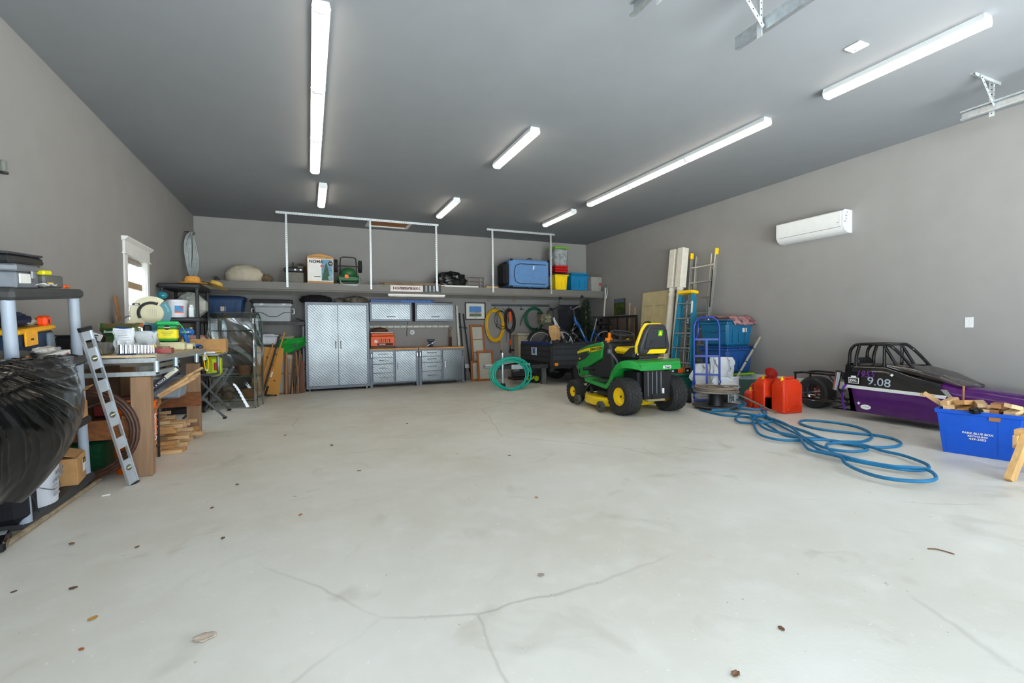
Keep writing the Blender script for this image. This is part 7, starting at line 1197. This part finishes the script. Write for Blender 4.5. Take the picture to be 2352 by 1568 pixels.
# ================================================================ recycling box with wood scraps
fa, fb = Vector((5.455, 2.40, 0)), Vector((5.555, 1.955, 0)); ex = (fb-fa).normalized(); ey = Vector((-ex.y, ex.x, 0)); Wb = .48; Db = .36; Hb = .405
rzb = math.atan2(ex.y, ex.x); cen = fa+ex*(Wb/2-.01)+ey*(Db/2)
t = thing('recycling_box', 'bright blue recycling box full of wood scraps', 'recycling box', cen, rzb); m_rb = mat('recycle_blue', '0b55c8', .42, var=.04)
rings = lambda k0, k1, z0, z1: [[(sx*Wb/2*k, sy*Db/2*k, z) for sx, sy in ((-1, -1), (1, -1), (1, 1), (-1, 1))] for k, z in ((k0, z0), (k1, z1))]
b = B(); ro = rings(.98, 1.16, 0, Hb)+rings(1.13, .95, Hb, .03); bevel(b.loft(ro).obj('tub', m_rb, t), .02, 3)
b = B(); ro = rings(1.15, 1.20, Hb-.035, Hb-.03)+rings(1.21, 1.13, Hb+.002, Hb+.002); b.loft(ro, caps=False).obj('rim', m_rb, t)
for x in (-.17, .17): B().box((x, 0, 0), (.08, .006, Hb*.8), T(0, -Db/2*1.065, Hb*.48, .075)).obj('raised_panel', m_rb, t)
Mt = T(0, -Db/2*1.078-.002, Hb*.44, .08) @ fr((0, 0, 0), (1, 0, 0), (0, 0, 1))
for k, (s_, sz) in enumerate((('PARK BLUE BOX', .024), ('RECYCLING', .021), ('449-2453', .026))): txt(s_, sz, Mt @ Matrix.Translation((0, .03-.026*k, 0)), 'paper', t, sx=1.15, bold=.0006)
rnd = random.Random(15); woods = ['wood_pale', mat('wood_honey', 'b98a55'), mat('wood_tan', 'c2a27c'), 'wood_mid', mat('wood_cut', 'd2b184', .7, var=.12)]
for i in range(26):
    lv = i//10; x = -.21+.105*(i % 5)+rnd.uniform(-.01, .01); y = -.10+.2*((i//5) % 2)+rnd.uniform(-.02, .02); z = Hb-.045+.055*lv
    q = thing('wood_scrap', 'short sawn wood scrap heaped in the blue recycling box', 'wood', cen+ex*x+ey*y+Vector((0, 0, z)), rot=(rnd.uniform(-.2, .2), rnd.uniform(-.2, .2), rzb+PI/2+rnd.uniform(-.5, .5)), group='wood scraps in the recycling box'); B().box((0, 0, 0), (rnd.uniform(.12, .19), rnd.uniform(.05, .085), rnd.uniform(.03, .045))).obj('scrap', woods[i % 5], q)
q = thing('wood_scrap', 'long wooden stick jutting out of the blue recycling box towards the dragster', 'wood', cen+ex*(-.25)+ey*.05+Vector((0, 0, Hb-.04)), rot=(0, .62, rzb)); B().box((-.06, 0, .02), (.34, .04, .035)).obj('scrap', 'wood_pale', q)
q = thing('wood_scrap', 'thin upright dowel sticking up from the blue recycling box', 'wood', cen+ex*(-.15)+ey*.1+Vector((0, 0, Hb-.1))); B().cyl((0, 0, 0), (.015, 0, .30), .009, n=8).obj('dowel', 'wood_mid', q)
q = thing('plastic_scrap', 'crumpled black plastic hanging over the rim of the blue recycling box', 'plastic', cen+ex*(-.01)+ey*(-.20)+Vector((0, 0, Hb+.01))); B().ell((0, 0, 0), (.075, .04, .028), 22, 12, amp=.4, fq=5, seed=3).obj('scrap', mat('bag_gloss', '111114'), q)
q = thing('carton_lining', 'brown cardboard lining inside the recycling box', 'cardboard', cen+Vector((0, 0, .04)), rzb); B().rbox((0, 0, .13), (Wb*.9, Db*.88, .26), .01).obj('lining', 'cardboard', q)
# small wooden trestle at the frame edge
t = thing('wooden_trestle', 'small pale wooden trestle beside the recycling box', 'trestle', (5.03, 1.71, 0)); m_ts = mat('pine', 'd0a66c', .65, var=.14, scale=7, stretch=(5, 5, .8)); p0 = Vector((-.19, .02, 0)); p1 = Vector((.03, .0, .33))
def leg(p0, p1): d = p1-p0; B().box((0, 0, 0), (.085, .04, d.length), fr((p0+p1)/2, (d.z, 0, -d.x), (0, 1, 0), d.normalized())).obj('leg', m_ts, t)
leg(p0, p1); leg(Vector((.27, .02, 0)), Vector((.07, 0, .33))); leg(Vector((-.19, -.6, 0)), Vector((.03, -.6, .33))); leg(Vector((.27, -.6, 0)), Vector((.07, -.6, .33)))
B().bb(-.01, .11, -.72, .06, .31, .37).obj('beam', m_ts, t); B().bb(-.06, .16, .025, .05, .23, .33).obj('gusset', m_ts, t)
# ================================================================ long blue air hose on the floor
def hp_(pts): return [(1580+x/3.92, 860+y/3.92) for x, y in pts]
S_ = [[(110, 318), (300, 362), (440, 375), (560, 385), (650, 415), (760, 480), (860, 540), (960, 560), (1100, 572), (1260, 590), (1400, 620), (1560, 645), (1720, 655), (1850, 650), (1915, 630), (1900, 600), (1820, 570), (1680, 545), (1560, 535), (1420, 520), (1280, 505), (1130, 480), (1030, 450), (1005, 430), (1040, 412), (1150, 415), (1300, 430), (1480, 460), (1600, 500), (1655, 545), (1640, 580), (1560, 605), (1440, 605), (1320, 600), (1200, 570), (1080, 520), (960, 480), (860, 440), (760, 400), (700, 380), (600, 365), (480, 350)],
 [(430, 400), (432, 420), (480, 440), (600, 445), (720, 440), (760, 425), (700, 395), (600, 400), (590, 440), (605, 490), (640, 550), (720, 585), (840, 605), (1000, 605), (1150, 600), (1300, 612), (1450, 635), (1600, 655), (1750, 700), (1920, 740), (2080, 800), (2160, 840), (2155, 872), (2060, 880), (1900, 870), (1700, 840), (1500, 800), (1380, 765), (1280, 695), (1245, 660), (1280, 640), (1380, 632), (1500, 645), (1590, 675), (1610, 700), (1500, 715), (1380, 705), (1260, 680), (1150, 640), (1080, 600), (1000, 560), (880, 500), (760, 430), (690, 390), (640, 370)],
 [(640, 372), (560, 400), (620, 430), (660, 490), (740, 530), (860, 560), (1000, 600), (1030, 640), (1080, 700), (1180, 730), (1300, 760), (1380, 790), (1420, 840), (1520, 890), (1680, 950), (1850, 990), (2050, 1010), (2180, 1000), (2235, 970), (2200, 920), (2120, 892), (1980, 880), (1850, 866), (1650, 830), (1500, 800), (1350, 760), (1200, 725), (1100, 655), (1030, 590), (960, 525), (880, 475), (790, 435), (720, 405), (665, 350), (640, 305), (560, 282), (480, 292), (400, 318), (330, 335), (230, 338)],
 [(230, 338), (330, 342), (440, 362), (560, 392), (680, 400), (705, 372), (660, 352), (560, 350), (450, 330), (520, 300), (470, 262), (400, 246), (330, 250)]]
t = thing('air_hose', 'long bright blue hose lying in loops on the concrete floor', 'hose', (6.0, 3.6, 0)); O = t.location.copy(); m_ah = mat('hose_blue', '17709f', .45, var=.15, scale=5); b = B(O); HR = .0135
segs = [[pZ(x, y, HR) for x, y in hp_(s_)] for s_ in S_]
for k, s_ in enumerate(segs):
    n = len(s_)
    for i, p_ in enumerate(s_): p_.z = HR+.001+(.018*k if 2 < i < n-2 else .010*k)+.004*math.sin(i*1.3)*(k > 0)
allp = [p_ for s_ in segs for p_ in s_]
b.tube(crom(allp, 6), HR, 8).obj('hose', m_ah, t, kind='stuff'); B(O).cyl(allp[-1], allp[-1]+Vector((.03, .03, 0)), .012, n=8).obj('fitting', 'steel', t)
# ================================================================ leaves and litter on the floor
LV = [(470, 1467, .11, 'large pale dead leaf curled on the concrete floor', 'c0b0a0'), (165, 1250, .05, None, '8a6a48'), (315, 1257, .035, None, '7a5a34'), (512, 1237, .04, None, '6a5030'), (690, 1183, .04, 'small orange dead leaf lying alone on the concrete', 'b87a44'), (213, 1422, .05, 'narrow yellow dead leaf on the concrete', 'b88a3c'), (168, 1352, .045, None, '6a4a34'), (187, 1493, .03, None, 'a0622c'), (32, 1360, .03, None, '5a4030'), (545, 1113, .04, None, '7a5a40'), (487, 1167, .04, None, '6e5238'), (1232, 1143, .035, 'tiny orange leaf scrap near the middle of the floor', 'c08a3c'), (1795, 1445, .04, None, '6b4a34'), (1690, 1550, .05, None, '7c5c44'), (1243, 1322, .045, None, 'a09088'), (762, 1023, .06, None, '6b5236'), (935, 973, .05, None, '5a4a38'), (825, 1082, .05, None, '8a7a68'), (1170, 1047, .05, None, '6a5c4a'), (655, 1000, .05, None, '5f5040')]
rnd = random.Random(31)
for x, y, s_, lb, c in LV:
    s_ *= .5; p_ = pZ(x, y, 0); t = thing('dead_leaf', lb or 'small dry brown leaf scrap scattered on the concrete floor', 'leaf', (p_.x, p_.y, .001), rnd.uniform(0, 6), group=None if lb else 'dry leaf scraps on the floor'); cu = rnd.uniform(.15, .3)
    B().grid(lambda u, v: ((u-.5)*s_*1.4, (v-.5)*s_*math.sin(PI*(.08+.84*u))**.8*(1+.15*math.sin(u*17)), .002+cu*s_*(abs(v-.5)*1.6)**2+.1*s_*abs(u-.5)), 8, 4).obj('blade', mat('leaf_'+c, c, .8, var=.2), t, solid=.0015)
t = thing('paper_scrap', 'small white paper scrap on the floor beside the near shelving', 'scrap', pZ(243, 1138, 0)+Vector((0, 0, .001)), .3); B().rbox((0, 0, .004), (.05, .03, .008), .003).obj('scrap', 'paper', t)
t = thing('floor_bolt', 'short dark twig on the concrete in front of the recycling box', 'twig', pZ(2165, 1268, 0)+Vector((0, 0, .004))); B().tube([(-.03, .05, 0), (0, .03, .001), (.015, 0, 0), (.02, -.04, 0)], .003, 6, k=3).obj('twig', 'wood_dark', t)
